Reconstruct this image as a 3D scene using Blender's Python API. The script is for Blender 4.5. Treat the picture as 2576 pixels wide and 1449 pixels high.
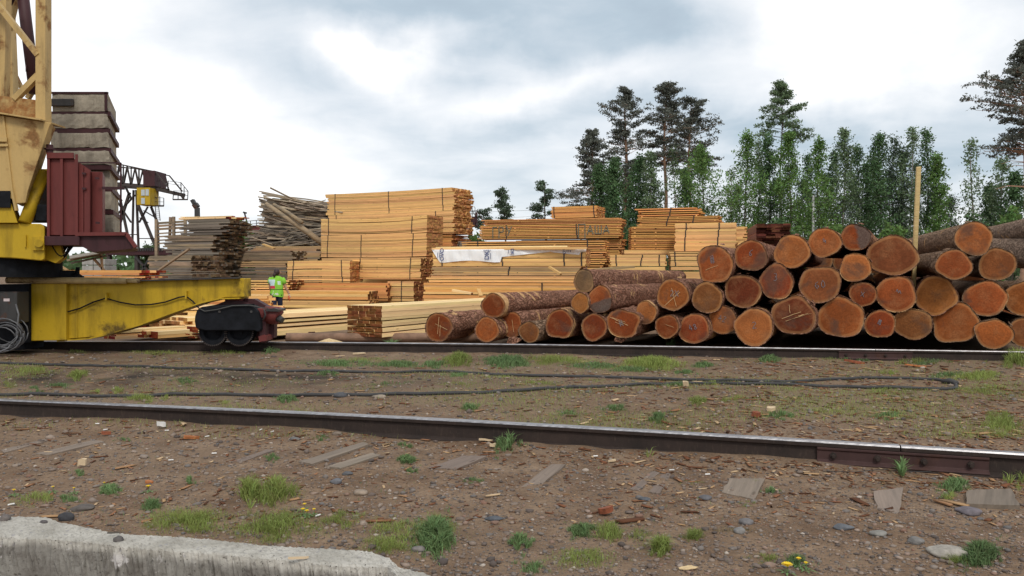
import bpy, bmesh, math, random
import numpy as np
from mathutils import Vector, Matrix, Euler
random.seed(11); np.random.seed(11)
scene = bpy.context.scene
for o in list(bpy.data.objects): bpy.data.objects.remove(o)
COL = scene.collection

# ------------------------------------------------------------------ camera
F = 2003.0; CX = 1288.0; CY = 724.5; HZ = 682.0; CAMZ = 1.28
PITCH = math.atan((CY - HZ) / F)
cam_d = bpy.data.cameras.new('camera'); cam = bpy.data.objects.new('camera', cam_d); COL.objects.link(cam)
cam_d.sensor_width = 36.0; cam_d.lens = 36.0 * F / 2576.0
cam_d.clip_start = 0.05; cam_d.clip_end = 3000
cam.location = (0, 0, CAMZ); cam.rotation_euler = (math.pi / 2 - PITCH, 0, 0)
scene.camera = cam
scene.render.resolution_x = 1024; scene.render.resolution_y = 576

# ------------------------------------------------------------------ world: overcast broken cloud
SUN_EL, SUN_AZ = 46.0, 165.0     # azimuth clockwise from +Y (view direction)
world = bpy.data.worlds.new('World'); scene.world = world; world.use_nodes = True
NT = world.node_tree; NT.nodes.clear()
def wn(t, **k):
    n = NT.nodes.new(t)
    for a, b in k.items(): setattr(n, a, b)
    return n
def wmath(op, a, b=None, c=None):
    n = wn('ShaderNodeMath', operation=op)
    for i, v in enumerate((a, b, c)):
        if v is None: continue
        if isinstance(v, (int, float)): n.inputs[i].default_value = v
        else: NT.links.new(v, n.inputs[i])
    return n.outputs[0]
tc = wn('ShaderNodeTexCoord')
sep = wn('ShaderNodeSeparateXYZ'); NT.links.new(tc.outputs['Generated'], sep.inputs[0])
X_, Y_, Z_ = sep.outputs
zc = wmath('MAXIMUM', Z_, 0.0); zd = wmath('ADD', zc, 0.16)
comb = wn('ShaderNodeCombineXYZ')
NT.links.new(wmath('DIVIDE', X_, zd), comb.inputs[0]); NT.links.new(wmath('DIVIDE', Y_, zd), comb.inputs[1])
def wnoise(scale, detail, rough, dist=0.0, off=(0, 0, 0), src=None):
    m = wn('ShaderNodeMapping'); m.inputs['Location'].default_value = off
    NT.links.new(src or comb.outputs[0], m.inputs[0])
    n = wn('ShaderNodeTexNoise'); n.inputs['Scale'].default_value = scale; n.inputs['Detail'].default_value = detail
    n.inputs['Roughness'].default_value = rough; n.inputs['Distortion'].default_value = dist
    NT.links.new(m.outputs[0], n.inputs['Vector']); return n.outputs['Fac']
n1 = wnoise(0.95, 6, 0.55, 0.5, (3.1, 1.7, 0)); n2 = wnoise(3.2, 8, 0.55, 0.4, (7.3, 2.2, 0))
nd1 = wnoise(4.0, 6, 0.55, 0, (1, 5, 2), tc.outputs['Generated']); nd2 = wnoise(4.0, 6, 0.55, 0, (9, 4, 6), tc.outputs['Generated'])
az = wmath('ADD', wmath('ARCTAN2', X_, Y_), wmath('MULTIPLY', wmath('SUBTRACT', nd1, 0.5), 0.34))
el = wmath('ADD', wmath('ARCSINE', Z_), wmath('MULTIPLY', wmath('SUBTRACT', nd2, 0.5), 0.17))
def blob(px, py, sx, sy, w):
    a = math.atan((px - CX) / F); e = (HZ - py) / F * math.cos(a)
    dx = wmath('DIVIDE', wmath('SUBTRACT', az, a), sx / F); dy = wmath('DIVIDE', wmath('SUBTRACT', el, e), sy / F)
    q = wmath('ADD', wmath('MULTIPLY', dx, dx), wmath('MULTIPLY', dy, dy))
    return wmath('MULTIPLY', wmath('POWER', 2.718, wmath('MULTIPLY', q, -1.0)), w)
v = wmath('ADD', wmath('MULTIPLY', wmath('SUBTRACT', n1, 0.5), 0.8), wmath('MULTIPLY', wmath('SUBTRACT', n2, 0.5), 0.5))
v = wmath('ADD', v, 0.65)
for b in [(120, 120, 420, 260, .42), (350, 430, 420, 130, .34), (900, 140, 130, 50, .5), (1070, 165, 100, 60, .45),
          (1380, 235, 170, 40, .30), (2080, 110, 280, 120, .34), (2180, 230, 120, 70, .25), (2480, 60, 250, 120, .06),
          (700, 470, 260, 60, .22), (1500, 100, 340, 95, -.27), (1700, 150, 220, 60, -.22), (640, 190, 220, 60, -.22), (920, 40, 380, 50, -.2),
          (1280, 330, 420, 50, -.24), (1850, 320, 260, 60, -.38), (1150, 440, 380, 50, -.14), (2420, 330, 300, 80, -.20), (2250, 420, 420, 60, -.14), (2550, 180, 200, 60, -.12), (1250, 40, 260, 60, -.10)]:
    v = wmath('ADD', v, blob(*b))
ramp = wn('ShaderNodeValToRGB'); NT.links.new(v, ramp.inputs[0])
cr = ramp.color_ramp; cr.elements[0].position = 0.0; cr.elements[0].color = (.38, .46, .54, 1)
cr.elements[1].position = 1.0; cr.elements[1].color = (1.12, 1.12, 1.13, 1)
for p, c in ((.30, (.49, .585, .665)), (.55, (.72, .775, .83)), (.78, (.90, .92, .945))):
    e_ = cr.elements.new(p); e_.color = (*c, 1)
bg_c = wn('ShaderNodeBackground'); bg_c.inputs[1].default_value = 1.0; NT.links.new(ramp.outputs[0], bg_c.inputs[0])
sky = wn('ShaderNodeTexSky'); sky.sky_type = 'NISHITA'; sky.sun_disc = False
sky.sun_elevation = math.radians(SUN_EL); sky.sun_rotation = math.radians(SUN_AZ)
bg_s = wn('ShaderNodeBackground'); bg_s.inputs[1].default_value = 0.10; NT.links.new(sky.outputs[0], bg_s.inputs[0])
mx = wn('ShaderNodeMixShader'); mx.inputs[0].default_value = 0.9
NT.links.new(bg_s.outputs[0], mx.inputs[1]); NT.links.new(bg_c.outputs[0], mx.inputs[2])
wo = wn('ShaderNodeOutputWorld'); NT.links.new(mx.outputs[0], wo.inputs[0])
sl = bpy.data.lights.new('sun', 'SUN'); sl.energy = 1.5; sl.angle = math.radians(14); sl.color = (1.0, .95, .86)
so = bpy.data.objects.new('sun', sl); COL.objects.link(so)
_a, _e = math.radians(SUN_AZ), math.radians(SUN_EL)
so.rotation_euler = Vector((-math.sin(_a) * math.cos(_e), -math.cos(_a) * math.cos(_e), -math.sin(_e))).to_track_quat('-Z', 'Y').to_euler()
so.location = (0, 0, 40)
scene.view_settings.view_transform = 'Standard'; scene.view_settings.look = 'None'
scene.view_settings.gamma = 1.0; scene.view_settings.exposure = 0.14; scene.view_settings.use_curve_mapping = False

# ------------------------------------------------------------------ where things stand
def W(px, py, Y):
    """point at depth Y seen at photo coordinate (2576-wide)"""
    cx = (px - CX) / F; cy = (CY - py) / F
    dy = math.cos(PITCH) + cy * math.sin(PITCH); dz = -math.sin(PITCH) + cy * math.cos(PITCH)
    return Vector((cx / dy * Y, Y, CAMZ + dz / dy * Y))
def G(px, py, z=0.0):
    d = W(px, py, 1.0); t = (z - CAMZ) / (d.z - CAMZ)
    return Vector((d.x * t, t, z))
def sstep(a, b, x):
    t = min(1, max(0, (x - a) / (b - a))); return t * t * (3 - 2 * t)
def ground_z(y): return -0.35 * sstep(15.5, 21, y)
NEAR = [(-24, 11.0), (-12, 8.6), (-4.47, 6.95), (-2.08, 6.43), (0, 5.89), (1.51, 5.42), (3.13, 4.9), (8, 3.3), (14, 1.3)]
FAR = [(-40, 14.2), (-20, 13.2), (-7.69, 12.75), (-3.07, 12.58), (0, 12.26), (3.31, 11.75), (7.13, 11.1), (14, 9.9), (24, 8)]
def lerp_line(pts, x):
    for (x0, y0), (x1, y1) in zip(pts, pts[1:]):
        if x <= x1: return y0 + (y1 - y0) * (x - x0) / (x1 - x0)
    return pts[-1][1]

# ------------------------------------------------------------------ object helpers
def tag(o, label=None, cat=None, group=None, kind=None):
    if label: o['label'] = label
    if cat: o['category'] = cat
    if group: o['group'] = group
    if kind: o['kind'] = kind
    return o
def thing(name, label, cat, loc=(0, 0, 0), rz=0.0, group=None):
    o = bpy.data.objects.new(name, None); o.empty_display_size = .2
    COL.objects.link(o); o.location = loc; o.rotation_euler = (0, 0, rz)
    return tag(o, label, cat, group)
def link(name, me, parent=None, loc=(0, 0, 0), rot=None):
    o = bpy.data.objects.new(name, me); COL.objects.link(o); o.location = loc
    if rot is not None: o.rotation_euler = rot
    if parent: o.parent = parent
    return o
class MB:
    def __init__(s): s.v = []; s.f = []; s.m = []
    def add(s, vs, fs, m=0):
        b = len(s.v); s.v += [tuple(p) for p in vs]
        for f in fs: s.f.append(tuple(b + i for i in f)); s.m.append(m)
        return s
    def box(s, a, b, m=0):
        x0, y0, z0 = a; x1, y1, z1 = b
        return s.add([(x0,y0,z0),(x1,y0,z0),(x1,y1,z0),(x0,y1,z0),(x0,y0,z1),(x1,y0,z1),(x1,y1,z1),(x0,y1,z1)],
              [(0,3,2,1),(4,5,6,7),(0,1,5,4),(1,2,6,5),(2,3,7,6),(3,0,4,7)], m)
    def hexa(s, p, m=0):   # 8 corners bottom ring, top ring
        return s.add(p, [(0,3,2,1),(4,5,6,7),(0,1,5,4),(1,2,6,5),(2,3,7,6),(3,0,4,7)], m)
    def prism(s, poly, d, m=0):   # poly of Vectors extruded by vector d
        n = len(poly); d = Vector(d); vs = [Vector(p) for p in poly] + [Vector(p) + d for p in poly]
        fs = [tuple(range(n))[::-1], tuple(range(n, 2 * n))] + [(i, (i + 1) % n, n + (i + 1) % n, n + i) for i in range(n)]
        return s.add(vs, fs, m)
    def tube(s, pts, rad, n=8, m=0, cap=True, wob=0.0):
        pts = [Vector(p) for p in pts]; R = rad if isinstance(rad, (list, tuple)) else [rad] * len(pts)
        b = len(s.v); ref = None
        for i, p in enumerate(pts):
            t = (pts[min(i + 1, len(pts) - 1)] - pts[max(i - 1, 0)])
            t = t.normalized() if t.length > 1e-9 else Vector((0, 0, 1))
            if ref is None:
                ref = t.orthogonal().normalized()
            ref = (ref - t * ref.dot(t)); ref = ref.normalized() if ref.length > 1e-6 else t.orthogonal().normalized()
            bi = t.cross(ref)
            for k in range(n):
                a = 2 * math.pi * k / n; r = R[i] * (1 + (random.uniform(-wob, wob) if wob else 0))
                s.v.append(tuple(p + (ref * math.cos(a) + bi * math.sin(a)) * r))
        for i in range(len(pts) - 1):
            for k in range(n):
                a = b + i * n + k; c = b + i * n + (k + 1) % n
                s.f.append((a, c, c + n, a + n)); s.m.append(m)
        if cap:
            s.f.append(tuple(b + k for k in range(n))[::-1]); s.m.append(m)
            e = b + (len(pts) - 1) * n; s.f.append(tuple(e + k for k in range(n))); s.m.append(m)
        return s
    def bar(s, a, b, w, h=None, up=(0, 0, 1), m=0):   # rectangular bar from a to b
        a = Vector(a); b = Vector(b); h = h or w; t = (b - a).normalized(); up = Vector(up)
        if abs(t.dot(up)) > .98: up = Vector((0, 1, 0))
        sd = t.cross(up).normalized(); u2 = sd.cross(t)
        sd = sd * w / 2; u2 = u2 * h / 2
        return s.hexa([a - sd - u2, a + sd - u2, b + sd - u2, b - sd - u2, a - sd + u2, a + sd + u2, b + sd + u2, b - sd + u2], m)
    def mesh(s, name, mats, smooth=False, bevel=0, origin=None):
        me = bpy.data.meshes.new(name)
        vs = s.v if origin is None else [(p[0] - origin[0], p[1] - origin[1], p[2] - origin[2]) for p in s.v]
        me.from_pydata(vs, [], s.f)
        for m in (mats if isinstance(mats, (list, tuple)) else [mats]): me.materials.append(m)
        me.polygons.foreach_set('material_index', s.m)
        if smooth: me.polygons.foreach_set('use_smooth', [True] * len(s.f))
        bm = bmesh.new(); bm.from_mesh(me)
        bmesh.ops.recalc_face_normals(bm, faces=bm.faces)
        if bevel: bmesh.ops.bevel(bm, geom=[e for e in bm.edges if len(e.link_faces) == 2 and e.calc_face_angle(0) > .5], offset=bevel, segments=1, affect='EDGES')
        bm.to_mesh(me); bm.free(); me.update()
        return me
    def build(s, name, mats, parent=None, smooth=False, bevel=0, loc=(0, 0, 0), world=False):
        org = parent.location if (world and parent is not None) else None
        return link(name, s.mesh(name, mats, smooth, bevel, org), parent, loc)
def fast_mesh(name, verts, faces, mats, smooth=False, midx=None):
    """numpy arrays, all faces the same size"""
    me = bpy.data.meshes.new(name); n = faces.shape[1]
    me.vertices.add(len(verts)); me.vertices.foreach_set('co', verts.astype(np.float32).ravel())
    me.loops.add(faces.size); me.loops.foreach_set('vertex_index', faces.astype(np.int32).ravel())
    me.polygons.add(len(faces)); me.polygons.foreach_set('loop_start', np.arange(0, faces.size, n, dtype=np.int32))
    for m in (mats if isinstance(mats, (list, tuple)) else [mats]): me.materials.append(m)
    if midx is not None: me.polygons.foreach_set('material_index', midx.astype(np.int32))
    if smooth: me.polygons.foreach_set('use_smooth', np.ones(len(faces), dtype=bool))
    me.update(calc_edges=True); me.validate(); return me

# ------------------------------------------------------------------ materials
class NM:
    def __init__(s, name, rough=.8, metal=0, spec=None):
        s.mat = bpy.data.materials.new(name); s.mat.use_nodes = True; s.nt = s.mat.node_tree
        s.p = s.nt.nodes['Principled BSDF']; s.p.inputs['Roughness'].default_value = rough; s.p.inputs['Metallic'].default_value = metal
        if spec is not None: s.p.inputs['Specular IOR Level'].default_value = spec
        s.tc = s.n('ShaderNodeTexCoord'); s.oi = s.n('ShaderNodeObjectInfo')
    def n(s, t, **k):
        q = s.nt.nodes.new(t)
        for a, b in k.items(): setattr(q, a, b)
        return q
    def l(s, a, b): s.nt.links.new(a, b)
    def set(s, sock, v):
        if isinstance(v, bpy.types.NodeSocket): s.l(v, sock)
        elif isinstance(v, (tuple, list)) and len(v) == 3 and sock.type == 'RGBA': sock.default_value = (*v, 1)
        else: sock.default_value = v
    def vec(s, scale=(1, 1, 1), rnd=False, src='Object', rot=(0, 0, 0)):
        m = s.n('ShaderNodeMapping'); m.inputs['Scale'].default_value = scale; m.inputs['Rotation'].default_value = rot
        o = s.tc.outputs[src]
        if rnd:
            a = s.n('ShaderNodeVectorMath', operation='MULTIPLY_ADD')
            c = s.n('ShaderNodeCombineXYZ')
            for i, k in enumerate((37.0, 91.0, 53.0)): s.l(s.m('MULTIPLY', s.oi.outputs['Random'], k), c.inputs[i])
            s.l(o, a.inputs[0]); a.inputs[1].default_value = (1, 1, 1); s.l(c.outputs[0], a.inputs[2]); o = a.outputs[0]
        s.l(o, m.inputs[0]); return m.outputs[0]
    def noise(s, vec, scale=5, detail=4, rough=.55, dist=0, out='Fac'):
        q = s.n('ShaderNodeTexNoise'); s.l(vec, q.inputs['Vector']); q.inputs['Scale'].default_value = scale
        q.inputs['Detail'].default_value = detail; q.inputs['Roughness'].default_value = rough; q.inputs['Distortion'].default_value = dist
        return q.outputs[out]
    def voro(s, vec, scale=5, feature='F1', out='Distance', rnd=1.0):
        q = s.n('ShaderNodeTexVoronoi', feature=feature); s.l(vec, q.inputs['Vector']); q.inputs['Scale'].default_value = scale
        q.inputs['Randomness'].default_value = rnd; return q.outputs[out]
    def m(s, op, a, b=None, c=None, clamp=False):
        q = s.n('ShaderNodeMath', operation=op); q.use_clamp = clamp
        for i, v in enumerate((a, b, c)):
            if v is not None: s.set(q.inputs[i], v)
        return q.outputs[0]
    def rng(s, v, a, b, c=0, d=1):
        q = s.n('ShaderNodeMapRange'); s.set(q.inputs[0], v)
        for i, k in enumerate((a, b, c, d)): q.inputs[i + 1].default_value = k
        return q.outputs[0]
    def mix(s, f, a, b, mode='MIX'):
        q = s.n('ShaderNodeMix', data_type='RGBA', blend_type=mode); s.set(q.inputs[0], f); s.set(q.inputs[6], a); s.set(q.inputs[7], b)
        return q.outputs[2]
    def ramp(s, v, stops):
        q = s.n('ShaderNodeValToRGB'); s.l(v, q.inputs[0]); c = q.color_ramp
        c.elements[0].position = stops[0][0]; c.elements[0].color = (*stops[0][1], 1)
        c.elements[1].position = stops[-1][0]; c.elements[1].color = (*stops[-1][1], 1)
        for p, k in stops[1:-1]: c.elements.new(p).color = (*k, 1)
        return q.outputs[0]
    def bump(s, h, strength=.5, dist=.02):
        q = s.n('ShaderNodeBump'); q.inputs['Strength'].default_value = strength; q.inputs['Distance'].default_value = dist
        s.l(h, q.inputs['Height']); s.l(q.outputs[0], s.p.inputs['Normal']); return q
    def col(s, c): s.set(s.p.inputs['Base Color'], c); return s
    def hsv(s, c, hue=None, sat=None, val=None):
        q = s.n('ShaderNodeHueSaturation'); s.set(q.inputs['Color'], c)
        for k, v in (('Hue', hue), ('Saturation', sat), ('Value', val)):
            if v is not None: s.set(q.inputs[k], v)
        return q.outputs[0]
C3 = lambda c, k: tuple(x * k for x in c)

def mat_board(name, c, dark=.55, grey=0.0, var=.22):
    k = NM(name, .75, spec=.25)
    g = k.noise(k.vec((1.2, 22, 22), True), 1.6, 5, .6, .4)
    fine = k.noise(k.vec((2, 60, 60), True), 1.0, 3, .6)
    col = k.ramp(g, [(.30, C3(c, dark * 1.25)), (.48, c), (.66, C3(c, 1.16))])
    col = k.mix(k.rng(fine, .45, .7, 0, .28), col, C3(c, .6))
    kn = k.voro(k.vec((2.2, 9, 9), True), 1.0)
    col = k.mix(k.rng(kn, .05, .13, .75, 0), col, C3((c[0] * .9, c[1] * .7, c[2] * .5), .35))
    if grey:
        gn = k.noise(k.vec((.8, 5, 5), True), 1.3, 5, .65)
        col = k.mix(k.rng(gn, .38, .62, 0, grey), col, (.15, .125, .10))
    rnd = k.oi.outputs['Random']
    col = k.hsv(col, hue=k.rng(rnd, 0, 1, .488, .512), val=k.rng(k.m('FRACT', k.m('MULTIPLY', rnd, 7.13)), 0, 1, 1 - var, 1 + var))
    k.col(col); k.bump(g, .35, .006); return k.mat
def mat_end(name, c, var=.35):
    k = NM(name, .9, spec=.1); v_ = k.vec((1, 1, 1), True)
    g = k.noise(v_, 9, 4, .6); ring = k.noise(v_, 60, 3, .6)
    col = k.mix(k.rng(g, .35, .65), C3(c, .62), C3(c, 1.3)); col = k.mix(k.rng(ring, .4, .7, 0, .35), col, C3(c, .5))
    rnd = k.oi.outputs['Random']; col = k.hsv(col, hue=k.rng(rnd, 0, 1, .485, .515), val=k.rng(k.m('FRACT', k.m('MULTIPLY', rnd, 11.3)), 0, 1, 1 - var, 1 + var))
    k.col(col); k.bump(ring, .3, .004); return k.mat
M = {}
M['pale'] = mat_board('sawn_pine_pale', (.76, .455, .185), .75, var=.17)
M['cream'] = mat_board('sawn_pine_cream', (.84, .60, .30), .78, var=.16)
M['orange'] = mat_board('sawn_pine_orange', (.70, .345, .115), .65, var=.22)
M['tan'] = mat_board('sawn_pine_tan', (.46, .29, .14), .65, grey=.35, var=.18)
M['old'] = mat_board('weathered_boards', (.33, .235, .15), .55, grey=.7, var=.25)
M['grey'] = mat_board('grey_boards', (.20, .165, .13), .55, grey=.5, var=.3)
M['slabs'] = mat_board('bark_slabs', (.36, .28, .20), .5, grey=.5, var=.45)
M['redwood'] = mat_board('reddish_boards', (.20, .07, .035), .6, var=.3)
M['e_pale'] = mat_end('board_ends_pale', (.42, .20, .075), .25)
M['e_brown'] = mat_end('board_ends_brown', (.22, .085, .032), .3)
M['e_old'] = mat_end('board_ends_old', (.13, .085, .05), .45)
M['e_red'] = mat_end('board_ends_red', (.30, .055, .025), .4)
M['e_stack'] = mat_end('board_ends_dark_red', (.105, .036, .022), .6)
def simple(name, c, rough=.7, metal=0, n=(6, .25), bump=.15, spec=None, rnd=False):
    k = NM(name, rough, metal, spec); g = k.noise(k.vec(rnd=rnd), n[0], 6, .6)
    k.col(k.mix(k.rng(g, .3, .7), C3(c, 1 - n[1]), C3(c, 1 + n[1]))); k.bump(g, bump, .01); return k.mat
M['strap'] = simple('strap_steel', (.035, .03, .03), .5, .3)
def mat_paint(name, c, rust=.35, grime=.5, rs=2.2, rustc=(.13, .045, .02), rough=.5):
    k = NM(name, rough, spec=.35); v_ = k.vec()
    a = k.noise(v_, rs, 8, .65, .3); b = k.noise(k.vec((3, 3, .5)), 1.7, 7, .65); f = k.noise(v_, 28, 4, .6)
    col = k.mix(k.rng(f, .3, .7, 0, .25), c, C3(c, .72))
    col = k.mix(k.rng(b, .48, .72, 0, grime), col, C3((c[0] * .6, c[1] * .55, c[2] * .6), .4))
    e = k.rng(a, .62 - rust * .2, .70 - rust * .16)
    col = k.mix(k.m('MULTIPLY', e, .85), col, k.mix(k.rng(f, .3, .7), rustc, C3(rustc, .5)))
    k.col(col); k.set(k.p.inputs['Roughness'], k.rng(e, 0, 1, rough, .9)); k.bump(k.m('ADD', k.m('MULTIPLY', e, -.6), k.m('MULTIPLY', f, .25)), .3, .006); return k.mat
M['yellow'] = mat_paint('crane_yellow', (.50, .325, .014), .32, .6, 1.6, (.07, .04, .02), .55)
M['cream_paint'] = mat_paint('faded_cream_paint', (.53, .36, .14), .42, .5, 2.4, (.24, .10, .035))
M['cream_rust'] = mat_paint('faded_cream_paint_rusty', (.50, .34, .13), 1.05, .5, 2.6, (.30, .11, .03))
M['maroon'] = mat_paint('maroon_paint', (.15, .032, .028), .15, .5, 2.2, (.05, .02, .015), .6)
M['maroon_dk'] = mat_paint('dark_maroon_paint', (.055, .017, .02), .2, .6, 2, (.03, .016, .012), .6)
M['black'] = simple('oily_black_steel', (.009, .010, .013), .85, 0, (7, .5), .3, spec=.2)
M['dgrey'] = mat_paint('dirty_grey_steel', (.045, .043, .042), .3, .6, 3)
M['pipe'] = mat_paint('weathered_yellow_pipe', (.46, .34, .16), .5, .5, 3, (.12, .06, .03))
M['rusty'] = mat_paint('rusty_steel', (.065, .052, .048), .4, .6, 2, (.07, .04, .028), .8)
M['rail_top'] = None
# rail steel
k = NM('rail_running_steel', .35, .9); g = k.noise(k.vec((1.5, 60, 60)), 1.5, 5, .6)
k.col(k.mix(k.rng(g, .35, .7), (.22, .21, .215), (.50, .49, .50))); k.set(k.p.inputs['Roughness'], k.rng(g, .3, .7, .28, .5)); M['rail_top'] = k.mat
k = NM('rail_rusty_web', .85, .1); v_ = k.vec(); g = k.noise(v_, 4, 7, .65); f = k.noise(k.vec((6, 6, 1.5)), 9, 5, .6)
col = k.mix(k.rng(g, .3, .7), (.018, .012, .010), (.045, .028, .022)); col = k.mix(k.rng(f, .55, .75, 0, .5), col, (.10, .07, .05))
k.col(col); k.bump(f, .3, .006); M['rail'] = k.mat

# ---- ground
k = NM('dirt_ground', .95, spec=.1); v_ = k.vec()
big = k.noise(v_, .45, 5, .6); mid = k.noise(v_, 3.0, 7, .65); fine = k.noise(v_, 34, 6, .7); vf = k.voro(v_, 55); vf2 = k.voro(v_, 22); vcol = k.voro(v_, 60, out='Color')
col = k.ramp(mid, [(.3, (.135, .082, .050)), (.5, (.225, .148, .094)), (.7, (.33, .232, .155))])
col = k.mix(k.rng(fine, .35, .7, .0, .55), col, (.06, .04, .03))
col = k.mix(k.rng(big, .45, .65, 0, .6), col, (.225, .160, .110))
pc = k.mix(k.hsv(vcol, sat=0.0), (.05, .04, .035), (.26, .21, .17))
col = k.mix(k.m('MULTIPLY', k.rng(vf, .22, .34, 1, 0), k.rng(k.noise(v_, 8, 3, .6), .45, .6)), col, pc)
col = k.mix(k.m('MULTIPLY', k.rng(vf2, .13, .2, 1, 0), .8), col, k.mix(k.hsv(k.voro(v_, 22, out='Color'), sat=0.0), (.04, .032, .028), (.24, .19, .15)))
# dark oily streak along the cable
sp = k.n('ShaderNodeSeparateXYZ'); k.l(k.tc.outputs['Object'], sp.inputs[0])
yy = k.m('ADD', sp.outputs[1], k.m('MULTIPLY', sp.outputs[0], .08))
st = k.m('MULTIPLY', k.rng(k.m('ABSOLUTE', k.m('SUBTRACT', yy, 9.0)), .2, 1.0, 1, 0), k.rng(sp.outputs[0], .5, -2.5, 0, 1))
st = k.m('MULTIPLY', st, k.rng(k.noise(v_, 1.2, 5, .6), .38, .6))
col = k.mix(k.m('MULTIPLY', st, .85), col, (.022, .02, .02))
# moss-green dusting between the rails
gz = k.m('MULTIPLY', k.rng(sp.outputs[1], 6.4, 8.0), k.rng(sp.outputs[1], 12, 11, 0, 1))
col = k.mix(k.m('MULTIPLY', k.m('MULTIPLY', gz, k.rng(mid, .5, .66)), .35), col, (.055, .075, .025))
k.col(col)
h = k.m('ADD', k.m('MULTIPLY', fine, .5), k.m('ADD', k.rng(vf, 0, .35, .5, 0), k.rng(vf2, 0, .22, .7, 0)))
k.bump(h, .8, .018); M['ground'] = k.mat

def gnoise(x, y):
    return (.018 * np.sin(x * 1.3 + y * .7) * np.cos(y * 1.1 - x * .4) + .010 * np.sin(x * 3.7 + 1.2) * np.cos(y * 4.3 + x)
            + .005 * np.sin(x * 11.1 + y * 3) * np.cos(y * 12.7 - x * 2))
def gheight(x, y):
    x = np.asarray(x, float); y = np.asarray(y, float)
    t = np.clip((y - 15.5) / 5.5, 0, 1); z = -.35 * t * t * (3 - 2 * t)
    near = np.interp(x, [p[0] for p in NEAR], [p[1] for p in NEAR]); far = np.interp(x, [p[0] for p in FAR], [p[1] for p in FAR])
    z = z + gnoise(x, y) * np.clip((60 - y) / 30, 0, 1) + .03 * np.exp(-((y - near) / .25) ** 2) * (1 + .5 * np.sin(x * 1.7)) + .015 * np.exp(-((y - far) / .3) ** 2)
    z = z + .03 * np.exp(-((y - near - 2.7) / 1.2) ** 2)
    return z
def axis(lo, mid0, mid1, hi, step, g=1.13):
    a = list(np.arange(mid0, mid1 + 1e-6, step)); s_ = step; p = mid1; q = mid0
    up = []; dn = []
    while p < hi: s_ *= g; p += s_; up.append(p)
    s_ = step
    while q > lo: s_ *= g; q -= s_; dn.append(q)
    return np.array(dn[::-1] + a + up)
gx = axis(-1500, -8, 8, 1500, .06, 1.12); gy = axis(-300, 2.4, 12.4, 2500, .05, 1.09)
XX, YY = np.meshgrid(gx, gy); ZZ = gheight(XX, YY)
vv = np.stack([XX.ravel(), YY.ravel(), ZZ.ravel()], 1); nx = len(gx); ny = len(gy)
ii, jj = np.meshgrid(np.arange(nx - 1), np.arange(ny - 1)); a_ = (jj * nx + ii).ravel()
ff = np.stack([a_, a_ + 1, a_ + nx + 1, a_ + nx], 1)
tag(link('ground', fast_mesh('ground', vv, ff, M['ground'], True)), kind='structure')
def gh(x, y): return float(gheight(x, y))
def GP(px, py, dz=0.0):
    p = G(px, py, 0.0)
    for _ in range(3): p = G(px, py, gh(p.x, p.y))
    p.z += dz; return p

# ------------------------------------------------------------------ rails
def sweep_rail(name, label, line, joint_px, zoff=0.0):
    root = thing(name, label, 'rail', (0, lerp_line(line, 0), 0))
    xs = np.linspace(line[0][0], line[-1][0], 60)
    xk = [p[0] for p in line]; yk = [p[1] for p in line]
    # smooth the plan by averaging
    ys = np.array([np.mean(np.interp(np.linspace(x - 1.2, x + 1.2, 9), xk, yk)) for x in xs])
    prof = [(-.066, 0), (-.066, .012), (-.010, .028), (-.010, .116), (-.033, .126), (-.035, .150), (-.028, .160), (.028, .160), (.035, .150), (.033, .126), (.010, .116), (.010, .028), (.066, .012), (.066, 0)]
    def seg(x0, x1, head):
        mb = MB(); X = [x0] + [x for x in xs if x0 < x < x1] + [x1]; n = len(prof); b = 0
        for i, x in enumerate(X):
            y = float(np.interp(x, xs, ys)); t = Vector((.1, float(np.interp(x + .1, xs, ys)) - y, 0)).normalized(); nn = Vector((-t.y, t.x, 0))
            for (u, z) in prof: mb.v.append(tuple(Vector((x, y, z + zoff)) + nn * u))
        for i in range(len(X) - 1):
            for q in range(n):
                r = (q + 1) % n; a = i * n + q; c = i * n + r
                mb.f.append((a, a + n, c + n, c)); mb.m.append(1 if q in (5, 6, 7) else 0)
        mb.f.append(tuple(range(n))); mb.m.append(0); e = (len(X) - 1) * n; mb.f.append(tuple(range(e, e + n))[::-1]); mb.m.append(0)
        return mb
    jx = joint_px
    seg(xs[0], jx - .004, 0).build('rail_length', [M['rail'], M['rail_top']], root, world=True)
    seg(jx + .004, xs[-1], 0).build('rail_length', [M['rail'], M['rail_top']], root, world=True)
    y = float(np.interp(jx, xs, ys)); t = Vector((1, (float(np.interp(jx + .5, xs, ys)) - float(np.interp(jx - .5, xs, ys))), 0)).normalized(); nn = Vector((t.y, -t.x, 0))
    c = Vector((jx, y, zoff))
    for sgn in (1, -1):
        m_ = MB(); N = nn * sgn
        pf = [(.012, .030), (.060, .018), (.060, .026), (.030, .042), (.030, .100), (.040, .108), (.040, .122), (.012, .122)]
        m_.prism([c - t * .5 + N * u + Vector((0, 0, z)) for u, z in pf], t * 1.0)
        m_.build('fishplate', M['rail_plate'], root, bevel=.002, world=True)
    for q in (-.40, -.135, .135, .40):
        m_ = MB(); p = c + t * q + nn * .029 + Vector((0, 0, .072))
        m_.tube([p, p + nn * .018], .022, 6); m_.tube([p + nn * .018, p + nn * .036], .012, 10); m_.build('bolt', M['rail'], root, world=True)
    return root
M['rail_plate'] = mat_paint('fishplate_steel', (.062, .030, .027), .3, .6, 3, (.09, .04, .025), .7)
sweep_rail('rail', 'near steel rail crossing the foreground dirt with bolted joint on its right', NEAR, W(2268, 1125, 5.08).x)
sweep_rail('rail', 'far steel rail running under the wheel bogie and past the log ends', FAR, W(2203, 881, 11.4).x)

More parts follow.
